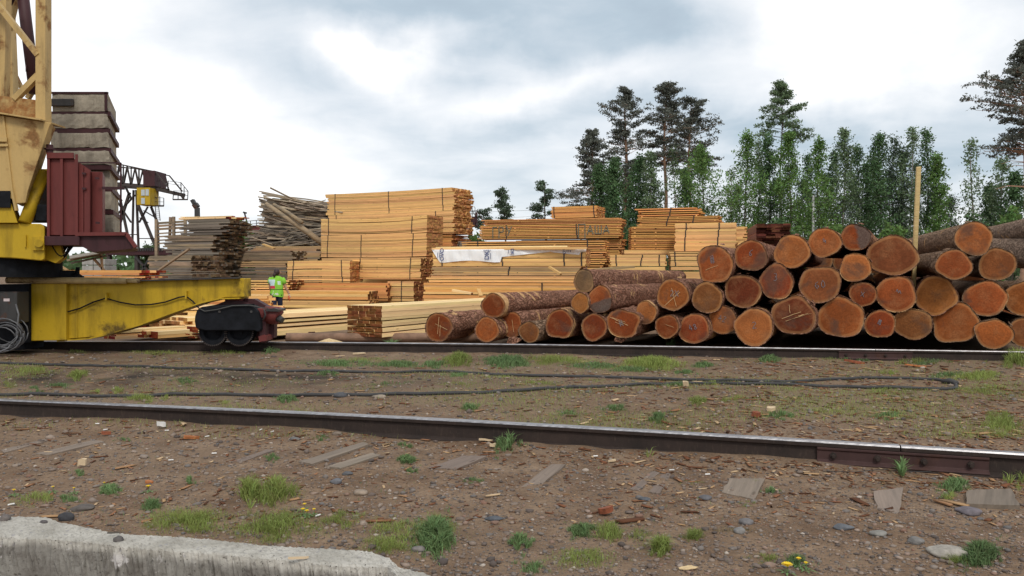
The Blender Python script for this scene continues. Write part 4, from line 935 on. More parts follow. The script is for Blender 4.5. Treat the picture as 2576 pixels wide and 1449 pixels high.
# ballast blocks
def mat_conc(name, c, dark=.55, sc=1.0):
    k = NM(name, .95, spec=.1); v_ = k.vec(); a = k.noise(v_, 2.2 * sc, 8, .65); f = k.noise(v_, 26 * sc, 6, .7); pit = k.voro(v_, 38 * sc); st = k.noise(k.vec((3, 3, .4)), 1.8, 6, .65)
    col = k.mix(k.rng(a, .32, .68), C3(c, .62), C3(c, 1.18)); col = k.mix(k.rng(f, .4, .7, 0, .5), col, C3(c, .5)); col = k.mix(k.rng(st, .5, .72, 0, dark), col, (.07, .06, .05))
    col = k.mix(k.m('MULTIPLY', k.rng(pit, .08, .16, 1, 0), k.rng(a, .5, .6)), col, C3(c, .3))
    k.col(col); k.bump(k.m('ADD', k.m('MULTIPLY', f, .6), k.rng(pit, 0, .2, 0, .6)), .6, .015); return k.mat
M['conc'] = mat_conc('ballast_concrete', (.38, .335, .265)); M['conc_l'] = mat_conc('pale_concrete', (.44, .42, .39), .25)
NYb = CY0 + .15
rowsb = [(130, 272, 233, 279, 0), (126, 271, 286, 322, 0), (126, 273, 330, 371, 0), (126, 274, 379, 414, 0), (200, 276, 421, 470, 1), (200, 279, 481, 527, 1), (200, 286, 539, 585, 1)]
rs = random.Random(8)
for i, (x0, x1, y0, y1, z) in enumerate(rowsb):
    Yb = NYb + rs.uniform(-.03, .03) + (.1 if z else 0); a = W(x0, y0, Yb); b = W(x1, y1, Yb)
    m_ = MB(); nx_ = 14; ny_ = 5; X0, X1, Z1, Z0 = a.x, b.x, a.z, b.z; dpt = 1.5
    # rough front grid
    def P_(u, w_, y): return (X0 + (X1 - X0) * u, y, Z0 + (Z1 - Z0) * w_)
    gI = [[len(m_.v) + r_ * (nx_ + 1) + c_ for c_ in range(nx_ + 1)] for r_ in range(ny_ + 1)]
    for r_ in range(ny_ + 1):
        for c_ in range(nx_ + 1):
            e_ = r_ in (0, ny_) or c_ in (0, nx_); q = P_(c_ / nx_, r_ / ny_, Yb + (rs.uniform(0, .018) if e_ else rs.uniform(-.004, .004))); m_.v.append((q[0] + (rs.uniform(-.012, .006) if c_ == nx_ else 0), q[1], q[2] + (rs.uniform(-.008, .012) if r_ == 0 else rs.uniform(-.012, .004) if r_ == ny_ else 0)))
    for r_ in range(ny_):
        for c_ in range(nx_): m_.f.append((gI[r_][c_], gI[r_][c_ + 1], gI[r_ + 1][c_ + 1], gI[r_ + 1][c_])); m_.m.append(0)
    skew = .16
    bk = len(m_.v); m_.v += [(X0 - .62, Yb + dpt, Z0), (X1 - .62, Yb + dpt, Z0), (X1 - .62, Yb + dpt, Z1), (X0 - .62, Yb + dpt, Z1)]
    m_.f += [tuple([gI[0][c_] for c_ in range(nx_, -1, -1)] + [bk, bk + 1]), tuple([gI[ny_][c_] for c_ in range(nx_ + 1)] + [bk + 2, bk + 3]),
             tuple([gI[r_][nx_] for r_ in range(ny_, -1, -1)] + [bk + 1, bk + 2]), tuple([gI[r_][0] for r_ in range(ny_ + 1)] + [bk + 3, bk]), (bk, bk + 3, bk + 2, bk + 1)]; m_.m += [0] * 5
    part(m_, 'ballast_block', 'conc')
    # steel edge channel beneath / around
    part(MB().prism([(X0 - .04, Yb + .02, Z0 - .075), (X1 + .03, Yb + .02, Z0 - .075), (X1 + .03, Yb + .02, Z0 - .004), (X0 - .04, Yb + .02, Z0 - .004)], (-.60, dpt, 0)), 'steel_spacer', 'maroon_dk')
    if i == 0: part(MB().box((X1 - .05, Yb - .012, Z0), (X1 - .01, Yb + .01, Z1)).box((X0, Yb - .012, Z1 - .02), (X1, Yb + .02, Z1 + .012)), 'steel_edging', 'maroon_dk')
    if i in (0,): part(MB().box(tuple(W(120, 266, Yb - .06)), tuple(W(187, 250, Yb - .01))), 'steel_channel', 'dgrey', bevel=.006)
part(MB().bar(W(200, 409, KY - .3), W(304, 410, KY + .4), .02, .02).bar(W(304, 410, KY + .4), W(304, 600, KY + .4), .02, .02).bar(W(258, 473, KY - .1), W(312, 474, KY + .3), .03, .04), 'stay_rod', 'maroon_dk')
SKEW = 0.0
# electrical box and coiled wire
part(rect(-30, 734, 42, 813, BY - .55, .3), 'junction_box', 'dgrey', bevel=.01); part(rect(9, 751, 24, 758, BY - .555, .01), 'box_sticker', simple('faded_sticker', (.5, .42, .42), .8))
cw = MB(); rs = random.Random(5)
for i in range(12): 
    rr_ = rs.uniform(.17, .27); c = W(18 + rs.uniform(-10, 10), 842 + rs.uniform(-12, 10), BY - .55 + rs.uniform(-.1, .1)); tl = rs.uniform(-.4, .4)
    cw.tube([c + Vector((math.cos(a) * rr_, math.sin(a) * tl * rr_, math.sin(a) * rr_ * .85)) for a in [6.283 * q / 16 for q in range(17)]], .010, 5)
cw.tube([W(40, 765, BY - .57), W(47, 790, BY - .6), W(44, 820, BY - .6), W(40, 850, BY - .6), W(20, 876, BY - .7), W(-10, 890, BY - .8)], .013, 6)
part(cw, 'wire_coil', simple('grey_wire', (.10, .10, .105), .5), True)
# near-side undercarriage hint beyond the frame's left edge
part(poly([(-140, 862), (62, 862), (62, 880), (-140, 890)], BY - .1, .5), 'skirt_plate', 'black')
# wheel bogie
bog = link('bogie', poly([(520, 775), (565, 768), (590, 752), (640, 752), (668, 768), (690, 775), (690, 850), (520, 850)], CY0 + .10, .16).mesh('bogie', M['maroon_dk'], False, .004, crane.location), crane)
def sub(mb, name, mat, smooth=False, bevel=0): return link(name, mb.mesh(name, M[mat] if isinstance(mat, str) else mat, smooth, bevel, crane.location), bog)
sub(rect(565, 748, 607, 757, CY0 + .0, .34), 'swivel_plate', 'maroon', bevel=.004)
sub(poly([(567, 757), (605, 757), (660, 778), (640, 800), (530, 800), (510, 772), (545, 766)], CY0 - .02, .36), 'bogie_yoke', 'maroon_dk')
cv = [(516, 832), (492, 826), (489, 808), (490, 795), (495, 780), (506, 772), (525, 770), (580, 767), (620, 766), (636, 770), (648, 785), (654, 805), (655, 830), (650, 836), (640, 832)]
sub(poly(cv, CY0 - .24, .26), 'wheel_cover', 'black', bevel=.015)
RTZ = .16
for wx in (541, 607):
    c = W(wx, 833, CY0 - .02); R_ = c.z - RTZ; c = Vector((c.x, CY0 - .06, RTZ + .19)); R_ = .19; w_ = MB()
    nT = 36
    def ring(r, y): return [(c.x + r * math.cos(6.2832 * q / nT), y, c.z + r * math.sin(6.2832 * q / nT)) for q in range(nT)]
    # tread + flange + dished web, lathe about y
    prof_ = [(.0, c.y - .05), (.05, c.y - .05), (.05, c.y - .02), (.13, c.y + .0), (.15, c.y - .05), (.215, c.y - .05), (.215, c.y - .02), (.19, c.y - .012), (.19, c.y + .09), (.215, c.y + .10), (.215, c.y + .13), (.0, c.y + .13)]
    b0 = 0
    for r, y in prof_: w_.v += ring(max(r, .001), y)
    for i in range(len(prof_) - 1):
        for q in range(nT): a = i * nT + q; b = i * nT + (q + 1) % nT; w_.f.append((a, b, b + nT, a + nT)); w_.m.append(0)
    sub(w_, 'wheel', 'black')
    g_ = MB()
    for q in range(44):
        a = 6.2832 * q / 44; d = Vector((math.cos(a), 0, math.sin(a))); t = Vector((-math.sin(a), 0, math.cos(a))); p = Vector((c.x, c.y - .075, c.z)) + d * .205
        g_.hexa([p - t * .009, p + t * .009, p + t * .009 + Vector((0, .03, 0)), p - t * .009 + Vector((0, .03, 0)), p - t * .005 + d * .022, p + t * .005 + d * .022, p + t * .005 + d * .022 + Vector((0, .03, 0)), p - t * .005 + d * .022 + Vector((0, .03, 0))])
    sub(g_, 'gear_teeth', 'rusty')
sub(rect(652, 778, 668, 862, CY0 - .12, .3), 'end_frame', 'maroon_dk', bevel=.006)
sub(poly([(650, 846), (664, 842), (672, 845), (672, 857), (652, 860)], CY0 - .14, .3), 'rail_sweep', 'maroon')
mt = MB(); mt.tube([W(668, 792, CY0 - .02), W(700, 794, CY0 - .02), W(702, 796, CY0 - .02)], [.14, .14, .10], 20); sub(mt, 'drive_motor', 'maroon', True)
sub(rect(640, 776, 676, 800, CY0 - .14, .2), 'gear_housing', 'maroon', bevel=.012)
sub(MB().prism([W(668, 778, CY0 - .2), W(690, 775, CY0 - .2), W(702, 779, CY0 - .2), W(702, 784, CY0 - .2), W(668, 783, CY0 - .2)], (0, .36, 0)), 'motor_lid', 'dgrey')
sub(MB().tube([W(700, 800, CY0 - .05), W(711, 806, CY0 - .08)], [.06, .045], 10), 'motor_nozzle', 'dgrey')
cc_ = MB(); cc_.tube([W(x, y, CY0 - .27) for x, y in [(500, 775), (515, 783), (545, 779), (585, 769), (630, 768), (662, 775), (675, 776)]], .008, 6); sub(cc_, 'bogie_cable', simple('dusty_cable', (.07, .07, .065), .7), True)
sub(MB().tube([W(664, 778, CY0 - .2), W(668, 792, CY0 - .2), W(662, 805, CY0 - .2)], .014, 6), 'hose', 'dgrey', True)
for x in (560, 640): sub(MB().tube([W(x - 8, 784, CY0 - .245), W(x - 8, 784, CY0 - .255)], .02, 8), 'cover_bolt', 'dgrey')

# ------------------------------------------------------------------ distant gantry crane
gan = thing('gantry_crane', 'distant lattice gantry crane with yellow cab beyond the ballast blocks', 'crane', (W(330, 700, 62).x, 62, ground_z(62)))
def gp(mb, name, mat): return link(name, mb.mesh(name, M[mat] if isinstance(mat, str) else mat, False, 0, gan.location), gan)
def gb(segs, Y=60, d=.3, mat='rusty', name='truss_bar'):
    for x0, y0, x1, y1, w_ in segs: gp(pbar(x0, y0, x1, y1, w_, Y, d), name, mat)
for Yg in (60, 62.5):
    k_ = 60 / Yg; f_ = lambda x, y: (CX + (x - CX) * k_, HZ + (y - HZ) * k_) if Yg > 61 else (x, y)
    S = []
    for x0, y0, x1, y1, w_ in [(240, 408, 300, 413, 3), (300, 413, 370, 428, 3), (370, 428, 390, 432, 3), (240, 458, 390, 470, 8), (390, 432, 424, 473, 3)]: S.append((*f_(x0, y0), *f_(x1, y1), w_ * k_))
    xs_ = [250, 270, 290, 310, 330, 350, 370, 388]
    for a, b in zip(xs_, xs_[1:]):
        top = lambda x: np.interp(x, [240, 300, 390], [408, 413, 432]); bot = lambda x: np.interp(x, [240, 390], [458, 470])
        mid = (a + b) / 2; S.append((*f_(a, bot(a)), *f_(mid, top(mid)), 2.2)); S.append((*f_(mid, top(mid)), *f_(b, bot(b)), 2.2)); S.append((*f_(a, top(a)), *f_(a, bot(a)), 1.6))
    gb(S, Yg, .12)
gb([(385, 474, 462, 491, 9)], 60.5, .6, name='jib_beam'); gp(rect(360, 429, 389, 468, 59.8, 2), 'winch_house', 'maroon_dk')
cabn = gp(rect(344, 472, 377, 515, 59.2, 1.5), 'cab', 'yellow'); M['glass_dk'] = simple('cab_glass', (.45, .5, .52), .15, n=(3, .1))
for (a, b, c, d) in ((355, 477, 364, 492), (366, 476, 374, 492), (355, 498, 364, 513)): link('window', rect(a, b, c, d, 59.15, .04).mesh('window', M['glass_dk'], False, 0, gan.location), cabn)
gb([(326, 484, 286, 610, 5), (286, 610, 262, 700, 5), (302, 500, 325, 610, 4), (336, 478, 333, 610, 2.5), (343, 478, 352, 720, 3), (347, 515, 388, 612, 5.5), (388, 612, 410, 700, 5), (380, 520, 396, 560, 4), (396, 560, 402, 720, 4), (290, 545, 340, 490, 2), (290, 500, 330, 560, 2), (350, 560, 372, 520, 1.6), (362, 530, 392, 548, 1.6), (352, 548, 372, 560, 1.6), (312, 462, 330, 500, 3), (286, 470, 306, 505, 2.5), (300, 590, 345, 590, 2), (352, 600, 400, 600, 2)], 60.6, .25, name='leg_bar')
# walkway cages
rl = [(435, 502, 472, 502, 3.5), (435, 502, 437, 480, 1), (472, 502, 473, 481, 1), (437, 480, 473, 481, 1), (455, 459, 473, 481, 1.2), (423, 455, 455, 459, 1.2), (455, 459, 456, 488, 1), (423, 455, 423, 475, 1), (423, 462, 457, 466, .9), (400, 452, 423, 456, 1), (400, 452, 401, 470, 1), (437, 491, 472, 492, .9), (463, 471, 463, 502, .9), (448, 485, 448, 502, .9), (452, 486, 462, 500, 5)]
gb(rl, 60.1, .1, name='railing_bar')
rl = [(380, 518, 412, 518, 4), (382, 496, 412, 498, 1), (382, 507, 412, 508, .9), (412, 498, 412, 518, 1), (402, 494, 402, 518, 1), (390, 495, 390, 518, 1), (382, 485, 395, 500, 1), (390, 518, 394, 555, 1), (399, 518, 403, 555, 1)] + [(390 + i * .5, 523 + i * 5, 399 + i * .5, 523 + i * 5, .9) for i in range(7)]
gb(rl, 60.1, .08, name='railing_bar')
gb([(304, 412, 304, 600, 1.2)], 59.9, .05, name='stay_bar')

# ------------------------------------------------------------------ background yard things, left
def rb(name, label, cat, segs, Y, d, mat, pname='bar', group=None):
    r = thing(name, label, cat, (W(segs[0][0], 700, Y).x, Y, ground_z(Y)), 0, group)
    for s in segs: link(pname, pbar(*s[:5], Y, d).mesh(pname, M[mat], False, 0, r.location), r)
    return r
rk = thing('slatted_rack', 'weathered timber rack of horizontal boards behind the tall grey stack', 'rack', (W(430, 700, 32.5).x, 32.5, ground_z(26)))
for i, y in enumerate((560, 567, 575, 586, 594, 603, 611)): link('slat', pbar(392, y + 2, 470, y - 3, 5.5 if i < 3 else 3.5, 32.5, .03).mesh('slat', M['old'], False, 0, rk.location), rk)
for x, y in ((393, 552), (437, 545), (466, 548)): link('post', pbar(x, y, x + 1, 730, 6, 32.42, .11).mesh('post', M['old'], False, 0, rk.location), rk)
link('post', pbar(429, 546, 427, 600, 6, 32.6, .08).mesh('post', M['old'], False, 0, rk.location), rk)
rb('leaning_chimney', 'bent grey exhaust stack rising beyond the tall grey board stack', 'chimney', [(497, 600, 496, 522, 9), (496, 522, 490, 513, 13), (490, 514, 484, 503, 8)], 45, .3, 'dgrey', 'pipe_section')
rb('lamp_post', 'thin leaning lamp post left of the grey slab heap', 'lamp post', [(633, 700, 629, 590, 3), (629, 590, 615, 535, 2.4), (612, 534, 620, 536, 4)], 42, .12, 'dgrey', 'pole_section')
w_ = thing('rusty_wagon', 'rust-red flat wagon with railings behind the green bush', 'wagon', (W(650, 700, 44).x, 44, ground_z(44)))
link('side_panel', rect(606, 567, 690, 600, 44, 2).mesh('side_panel', M['maroon'], False, 0, w_.location), w_)
link('underframe', rect(600, 600, 700, 640, 44.2, 2).mesh('underframe', M['rusty'], False, 0, w_.location), w_)
for s in [(604, 558, 660, 553, 1.2), (604, 558, 604, 585, 1), (630, 556, 630, 570, 1), (645, 554, 645, 570, 1), (660, 553, 668, 572, 1), (604, 566, 650, 562, 1)]: link('railing_bar', pbar(*s, 43.9, .06).mesh('railing_bar', M['rusty'], False, 0, w_.location), w_)
tr = thing('loading_trestle', 'dark steel loading platform with stair rail at the gap right of the tallest stack', 'platform', (W(1195, 700, 40).x, 40, ground_z(40)))
link('deck', rect(1160, 549, 1198, 566, 40, 2).mesh('deck', M['maroon_dk'], False, 0, tr.location), tr)
for s, n_ in [((1184, 566, 1184, 720, 9), 'post'), ((1192, 545, 1192, 566, 8), 'post'), ((1165, 531, 1202, 531, 2), 'railing_bar'), ((1165, 538, 1198, 538, 1.2), 'railing_bar'), ((1200, 532, 1221, 562, 2), 'railing_bar'), ((1190, 533, 1208, 562, 1.4), 'railing_bar'), ((1198, 534, 1198, 560, 5), 'post'), ((1188, 524, 1188, 550, 1.2), 'signal_mast'), ((1182, 519, 1188, 524, 3), 'signal_mast'), ((1195, 530, 1195, 522, 1), 'signal_mast'), ((1192, 519, 1195, 523, 1), 'signal_mast')]:
    link(n_, pbar(*s, 40, .2).mesh(n_, M['rusty' if n_ != 'post' else 'maroon_dk'], False, 0, tr.location), tr)
ov = thing('rail_trestle', 'low dark steel trestle with ribbed deck edge behind the crane leg', 'trestle', (W(330, 690, 38).x, 38, ground_z(30)))
link('deck', rect(265, 629, 425, 641, 38, 3).mesh('deck', M['maroon_dk'], False, 0, ov.location), ov)
for i in range(22): link('rib', rect(280 + i * 6, 624, 283 + i * 6, 632, 37.95, .2).mesh('rib', M['dgrey'], False, 0, ov.location), ov)
for x in (275, 345, 410): link('post', pbar(x, 641, x, 745, 8, 38.2, .25).mesh('post', M['rusty'], False, 0, ov.location), ov)
for s in [(340, 645, 380, 690, 5), (380, 645, 350, 690, 4)]: link('brace', pbar(*s, 38.1, .12).mesh('brace', M['dgrey'], False, 0, ov.location), ov)
cb = thing('concrete_block_stack', 'pale grey concrete blocks stacked behind the crane leg on the left', 'concrete blocks', (W(232, 700, 33).x, 33, ground_z(26)))
for y0, y1 in ((652, 667), (668, 683), (684, 700), (701, 745)):
    for x0, x1 in ((206, 234), (235, 264)): link('concrete_block', rect(x0, y0, x1 - .7, y1 - .7, 33, 1).mesh('concrete_block', M['conc_l'], False, .01, cb.location), cb)
sh_ = thing('timber_frame_shed', 'open timber frame with grey sloping boards behind the crane leg', 'shed', (W(180, 700, 24).x, 24, ground_z(24)))
for s, mt_ in [((96, 665, 150, 665, 5), 'tan'), ((98, 668, 98, 750, 4), 'tan'), ((110, 692, 140, 665, 4), 'pale'), ((146, 665, 170, 680, 4), 'tan'), ((170, 655, 255, 640, 5), 'old'), ((180, 662, 270, 643, 4), 'grey'), ((255, 641, 262, 740, 3), 'tan'), ((235, 650, 262, 680, 4), 'tan'), ((96, 648, 170, 640, 4), 'old')]:
    link('timber', pbar(*s, 24, .1).mesh('timber', M[mt_], False, 0, sh_.location), sh_)
link('roof_board', MB().hexa([W(175, 652, 23.5), W(285, 632, 23.5), W(285, 628, 25.5), W(175, 645, 25.5), W(175, 650, 23.5), W(285, 630, 23.5), W(285, 626, 25.5), W(175, 643, 25.5)]).mesh('roof_board', M['grey'], False, 0, sh_.location), sh_)

# power lines across the tree belt
up_ = thing('utility_pole', 'pale concrete utility pole in front of the tree belt carrying thin wires', 'utility pole', (W(2045, 700, 81).x, 81, ground_z(81)))
link('pole', MB().tube([W(2044, 740, 81), W(2046, 492, 81)], [.15, .11], 8).mesh('pole', simple('pole_concrete', (.4, .4, .38), .9), True, 0, up_.location), up_)
link('crossarm', MB().bar(W(2034, 496, 81), W(2058, 496, 81), .10).mesh('crossarm', M['dgrey'], False, 0, up_.location), up_)
for y, yl, yr in ((489, 535, 492), (500, 552, 505), (507, 560, 512)):
    w_ = MB(); w_.tube([W(1180 + (2046 - 1180) * t, yl + (y - yl) * t + 4 * math.sin(3.14 * t), 81) for t in [q / 12 for q in range(13)]] + [W(2046 + 560 * t, y + (yr - y) * t + 6 * math.sin(3.14 * t), 81) for t in [q / 12 for q in range(1, 13)]], .014, 4)
    link('wire', w_.mesh('wire', M['dgrey'], False, 0, up_.location), up_)
# ------------------------------------------------------------------ trees
def mat_leaf(name, c, tr=.25, var=.35):
    k = NM(name, .7, spec=.2); n = k.noise(k.vec(), .5, 3, .6); g = k.n('ShaderNodeNewGeometry')
    col = k.mix(k.rng(n, .3, .7), C3(c, 1 - var), C3(c, 1 + var)); r = g.outputs['Random Per Island']
    col = k.hsv(col, hue=k.rng(r, 0, 1, .475, .52), val=k.rng(r, 0, 1, .65, 1.35))
    k.col(col)
    t = k.n('ShaderNodeBsdfTranslucent'); k.l(col, t.inputs[0]); m_ = k.n('ShaderNodeMixShader'); m_.inputs[0].default_value = tr
    out = [q for q in k.nt.nodes if q.type == 'OUTPUT_MATERIAL'][0]; k.l(k.p.outputs[0], m_.inputs[1]); k.l(t.outputs[0], m_.inputs[2]); k.l(m_.outputs[0], out.inputs[0]); return k.mat
M['needle'] = mat_leaf('pine_needles', (.095, .135, .085), .2)
M['needle2'] = mat_leaf('greyish_pine_needles', (.135, .145, .12), .25)
M['leaf'] = mat_leaf('birch_leaves', (.15, .25, .075), .35)
M['leaf2'] = mat_leaf('dark_leaves', (.095, .165, .07), .3)
M['leaf3'] = mat_leaf('greyish_leaves', (.17, .235, .125), .35)
M['trunk_pine'] = simple('pine_trunk', (.34, .20, .13), .95, n=(3, .35))
M['trunk_dark'] = simple('dark_trunk', (.09, .075, .062), .95, n=(3, .35))
M['trunk_birch'] = simple('birch_trunk', (.26, .24, .21), .9, n=(4, .5))
def leaves_at(P, size, n_per, spread, rng, flat=1.0, shape=1.6):
    """clumps of small leaf faces around the points P (N,3)"""
    P = np.repeat(P, n_per, 0); N = len(P)
    P = P + rng.normal(0, 1, (N, 3)) * np.array([spread, spread, spread * flat])
    a = rng.normal(0, 1, (N, 3)); a /= np.linalg.norm(a, axis=1)[:, None]; b = rng.normal(0, 1, (N, 3)); b -= a * (a * b).sum(1)[:, None]; b /= np.linalg.norm(b, axis=1)[:, None]
    s = size * rng.uniform(.55, 1.35, (N, 1)); A = a * s * shape * .5; Bv = b * s * .5
    v = np.stack([P - A, P + Bv * .8 - A * .1, P + A, P - Bv * .8 + A * .1], 1).reshape(-1, 3)
    f = np.arange(N * 4).reshape(-1, 4); return v, f
def put(name, v, f, mat, root):
    return link(name, fast_mesh(name, v - np.array(root.location), f, M[mat]), root)
TG = 'trees standing beyond the timber yard'
def make_pine(px, top, base, hw, crown_bot, Y, label, mat='needle', tm='trunk_pine', seed=0, lean=0.0, shape='round', dens=1.0, leafsize=.23, name='pine_tree', tw=.20, bare=0.3):
    rng = np.random.default_rng(seed + 100); b = W(px, 0, Y); zt = W(px, top, Y).z; zb = ground_z(Y) - .3; zc = W(px, crown_bot, Y).z; R = hw / F * Y
    root = thing(name, label, 'tree', (b.x, Y, zb), 0, TG)
    tm_ = MB(); n = 14; H = zt - zb
    cl = lambda z: Vector((b.x + lean * (z - zb) + .12 * math.sin(z * .5 + seed), Y + .1 * math.cos(z * .4), z))
    tm_.tube([cl(zb + H * i / n) for i in range(n + 1)], [tw * (1 - .86 * i / n) + .012 for i in range(n + 1)], 8)
    link('trunk', tm_.mesh('trunk', M[tm], True, 0, root.location), root)
    br = MB(); pts = []; nb = int(72 * dens) if shape != 'cone' else int(60 * dens); R *= 1.38
    for i in range(nb):
        t = (i + rng.uniform(0, 1)) / nb; z = zc + (zt - zc) * t
        if shape == 'round': r = R * (math.sin(min(1, (1 - t) * 1.35 + .05) * math.pi / 2) ** .8) * (.72 + .28 * math.sin(z * 1.7 + seed)) * (1.0 if t > .15 else .8)
        elif shape == 'spread': r = R * ((1 - t) ** .75) * (.75 + .3 * math.sin(z * 1.3 + seed))
        else: r = R * (1 - t) ** .7 * (.7 + .45 * abs(math.sin(z * 1.1 + seed)))
        r *= rng.uniform(.6, 1.15); a = rng.uniform(0, 2 * math.pi); up = (.25 + .45 * t) if shape != 'spread' else .12 + .4 * t
        d = np.array([math.cos(a), math.sin(a)]); o = cl(z); L = max(.4, r); m_ = 5; P_ = []
        for q in range(m_ + 1):
            s = q / m_; P_.append(Vector((o.x + d[0] * L * s + .07 * L * math.sin(q * 2 + i), o.y + d[1] * L * s, z + L * (up * s - .25 * s * s * (1 - t)) + .03 * math.sin(i + q * 3))))
        br.tube(P_, [max(.012, (.055 * (1 - t * .6)) * (1 - .8 * q / m_)) for q in range(m_ + 1)], 4, cap=False)
        pd = np.array([-d[1], d[0], 0])
        for q in range(2, m_ + 1):
            for sd in (-1, 1, 0):
                if rng.random() < .34: continue
                tw_ = (.12 + .34 * rng.random()) * L * (1.15 - .12 * q); e_ = np.array(P_[q]) + (pd * sd + np.array([d[0], d[1], 0]) * .35) * tw_ + np.array([0, 0, rng.uniform(.0, .22) * tw_ + .05])
                if sd: br.tube([P_[q], Vector(e_)], [.014, .007], 3, cap=False)
                pts.append(e_)
                if rng.random() < .5: pts.append(np.array(P_[q]) * .45 + e_ * .55 + np.array([0, 0, .1]))
    for i in range(int(10 * bare)):    # dead bare branches low on the stem
        z = zc - rng.uniform(0, (zc - zb) * .3); a = rng.uniform(0, 6.28); o = cl(z); L = R * rng.uniform(.3, .6)
        br.tube([o, o + Vector((math.cos(a) * L * .6, math.sin(a) * L * .6, .1)), o + Vector((math.cos(a) * L, math.sin(a) * L, -.1))], [.03, .02, .008], 4, cap=False)
    link('branch', br.mesh('branch', M[tm], False, 0, root.location), root)
    v, f = leaves_at(np.array(pts), leafsize * .62, 12, leafsize * .85, rng, .45, 2.0)
    put('crown', v, f, mat, root); return root
def make_birch(px, top, hw, Y, label, mat='leaf', dens=1.0, seed=0, base=720, low=None, tm='trunk_birch', name='birch_tree', leafsize=.20, gappy=.25, peak=.62):
    rng = np.random.default_rng(seed + 500); b = W(px, 0, Y); zt = W(px, top, Y).z; zb = ground_z(Y) - .3; R = hw / F * Y; H = zt - zb
    zl = zb + H * .12 if low is None else W(px, low, Y).z
    root = thing(name, label, 'tree', (b.x, Y, zb), 0, TG)
    tm_ = MB(); cl = lambda z: Vector((b.x + .15 * math.sin(z * .45 + seed), Y + .1 * math.cos(z * .5), z))
    tm_.tube([cl(zb + H * i / 12) for i in range(13)], [.13 * (1 - .9 * i / 12) + .01 for i in range(13)], 6)
    link('trunk', tm_.mesh('trunk', M[tm], True, 0, root.location), root)
    br = MB(); pts = []; nb = int(92 * dens); R *= 1.2 + .45 * rng.random()
    for i in range(nb):
        t = (i + rng.uniform(0, 1)) / nb; z = zl + (zt - zl) * t; a_side = rng.uniform(0, 6.28)
        pf = min(1, (1 - t) / (peak + .25 * math.sin(seed * 2.3))) ** .7 * (.85 + .15 * min(1, t / .25)) * (.84 + .30 * math.sin(z * 1.1 + seed * 1.3) * math.cos(z * .5 + seed)) * (1 + .3 * math.sin(a_side * 1.0 + z * .9))
        r = R * pf * rng.uniform(.55, 1.15); a = a_side; o = cl(z - min(r, 2) * .55); L = max(.25, r); P_ = []
        for q in range(4):
            s = q / 3; P_.append(Vector((o.x + math.cos(a) * L * s, o.y + math.sin(a) * L * s, o.z + min(r, 2) * .55 * (1.25 * s - .25 * s * s))))
        br.tube(P_, [max(.008, .03 * (1 - .8 * q / 3) * (1 - t * .5)) for q in range(4)], 3, cap=False)
        if rng.random() < gappy * .6: continue
        for q in (1, 2, 3, 3, 3):
            pts.append(np.array(P_[q]) + rng.normal(0, .10 + .16 * L, 3) * np.array([1, 1, .9]))
    pts += [np.array(cl(zt - .12 * i)) + rng.normal(0, .08 + .03 * i, 3) for i in range(8)]
    link('branch', br.mesh('branch', M['trunk_dark'], False, 0, root.location), root)
    v, f = leaves_at(np.array(pts), leafsize * .85, max(6, int(16 * (1 - gappy * .6))), .23, rng, 1.0, 1.5)
    put('crown', v, f, mat, root); return root
make_pine(1575, 226, 700, 62, 500, 92, 'tallest left pine, bare reddish trunk and a dark clump like a nest below its top', 'needle2', seed=1, shape='round', dens=1.35, tw=.33)
make_pine(1487, 333, 700, 74, 545, 88, 'leftmost big pine with crown widening and drooping low to the left', 'needle2', seed=2, shape='spread', dens=1.4, tw=.2, lean=.01)
make_pine(1675, 218, 700, 60, 415, 92, 'straight tall pine in the middle pair, crown rounded and trunk clear below', 'needle2', seed=3, shape='round', dens=1.3, tw=.30)
make_pine(1737, 262, 700, 66, 440, 95, 'pine right of the straight tall one, pointed bare tip and wide lower crown', 'needle2', seed=4, shape='round', dens=1.2, tw=.27)
make_pine(1968, 213, 700, 50, 352, 94, 'lone conifer with sparse grey-green whorls rising above the green belt', 'leaf3', 'trunk_dark', seed=5, shape='cone', dens=.8, tw=.17, leafsize=.26)
make_pine(2588, 112, 720, 92, 390, 52, 'large dark pine at the right edge with layered branches reaching left', 'needle2', 'trunk_pine', seed=6, shape='round', dens=1.7, tw=.28, bare=1.0, leafsize=.17)
make_pine(1268, 486, 700, 36, 600, 48, 'small young pine with tufted branches above the orange drying stacks', 'needle', 'trunk_dark', seed=7, shape='spread', dens=.34, tw=.07, leafsize=.13)
make_pine(1375, 466, 700, 34, 600, 48, 'small upright young pine just left of the little strapped orange bundle', 'needle', 'trunk_dark', seed=8, shape='spread', dens=.38, tw=.07, leafsize=.13)
make_pine(1220, 535, 700, 18, 600, 50, 'very small pine tip showing behind the left end of the drying stack', 'needle', 'trunk_dark', seed=9, shape='spread', dens=.2, tw=.05, leafsize=.12)
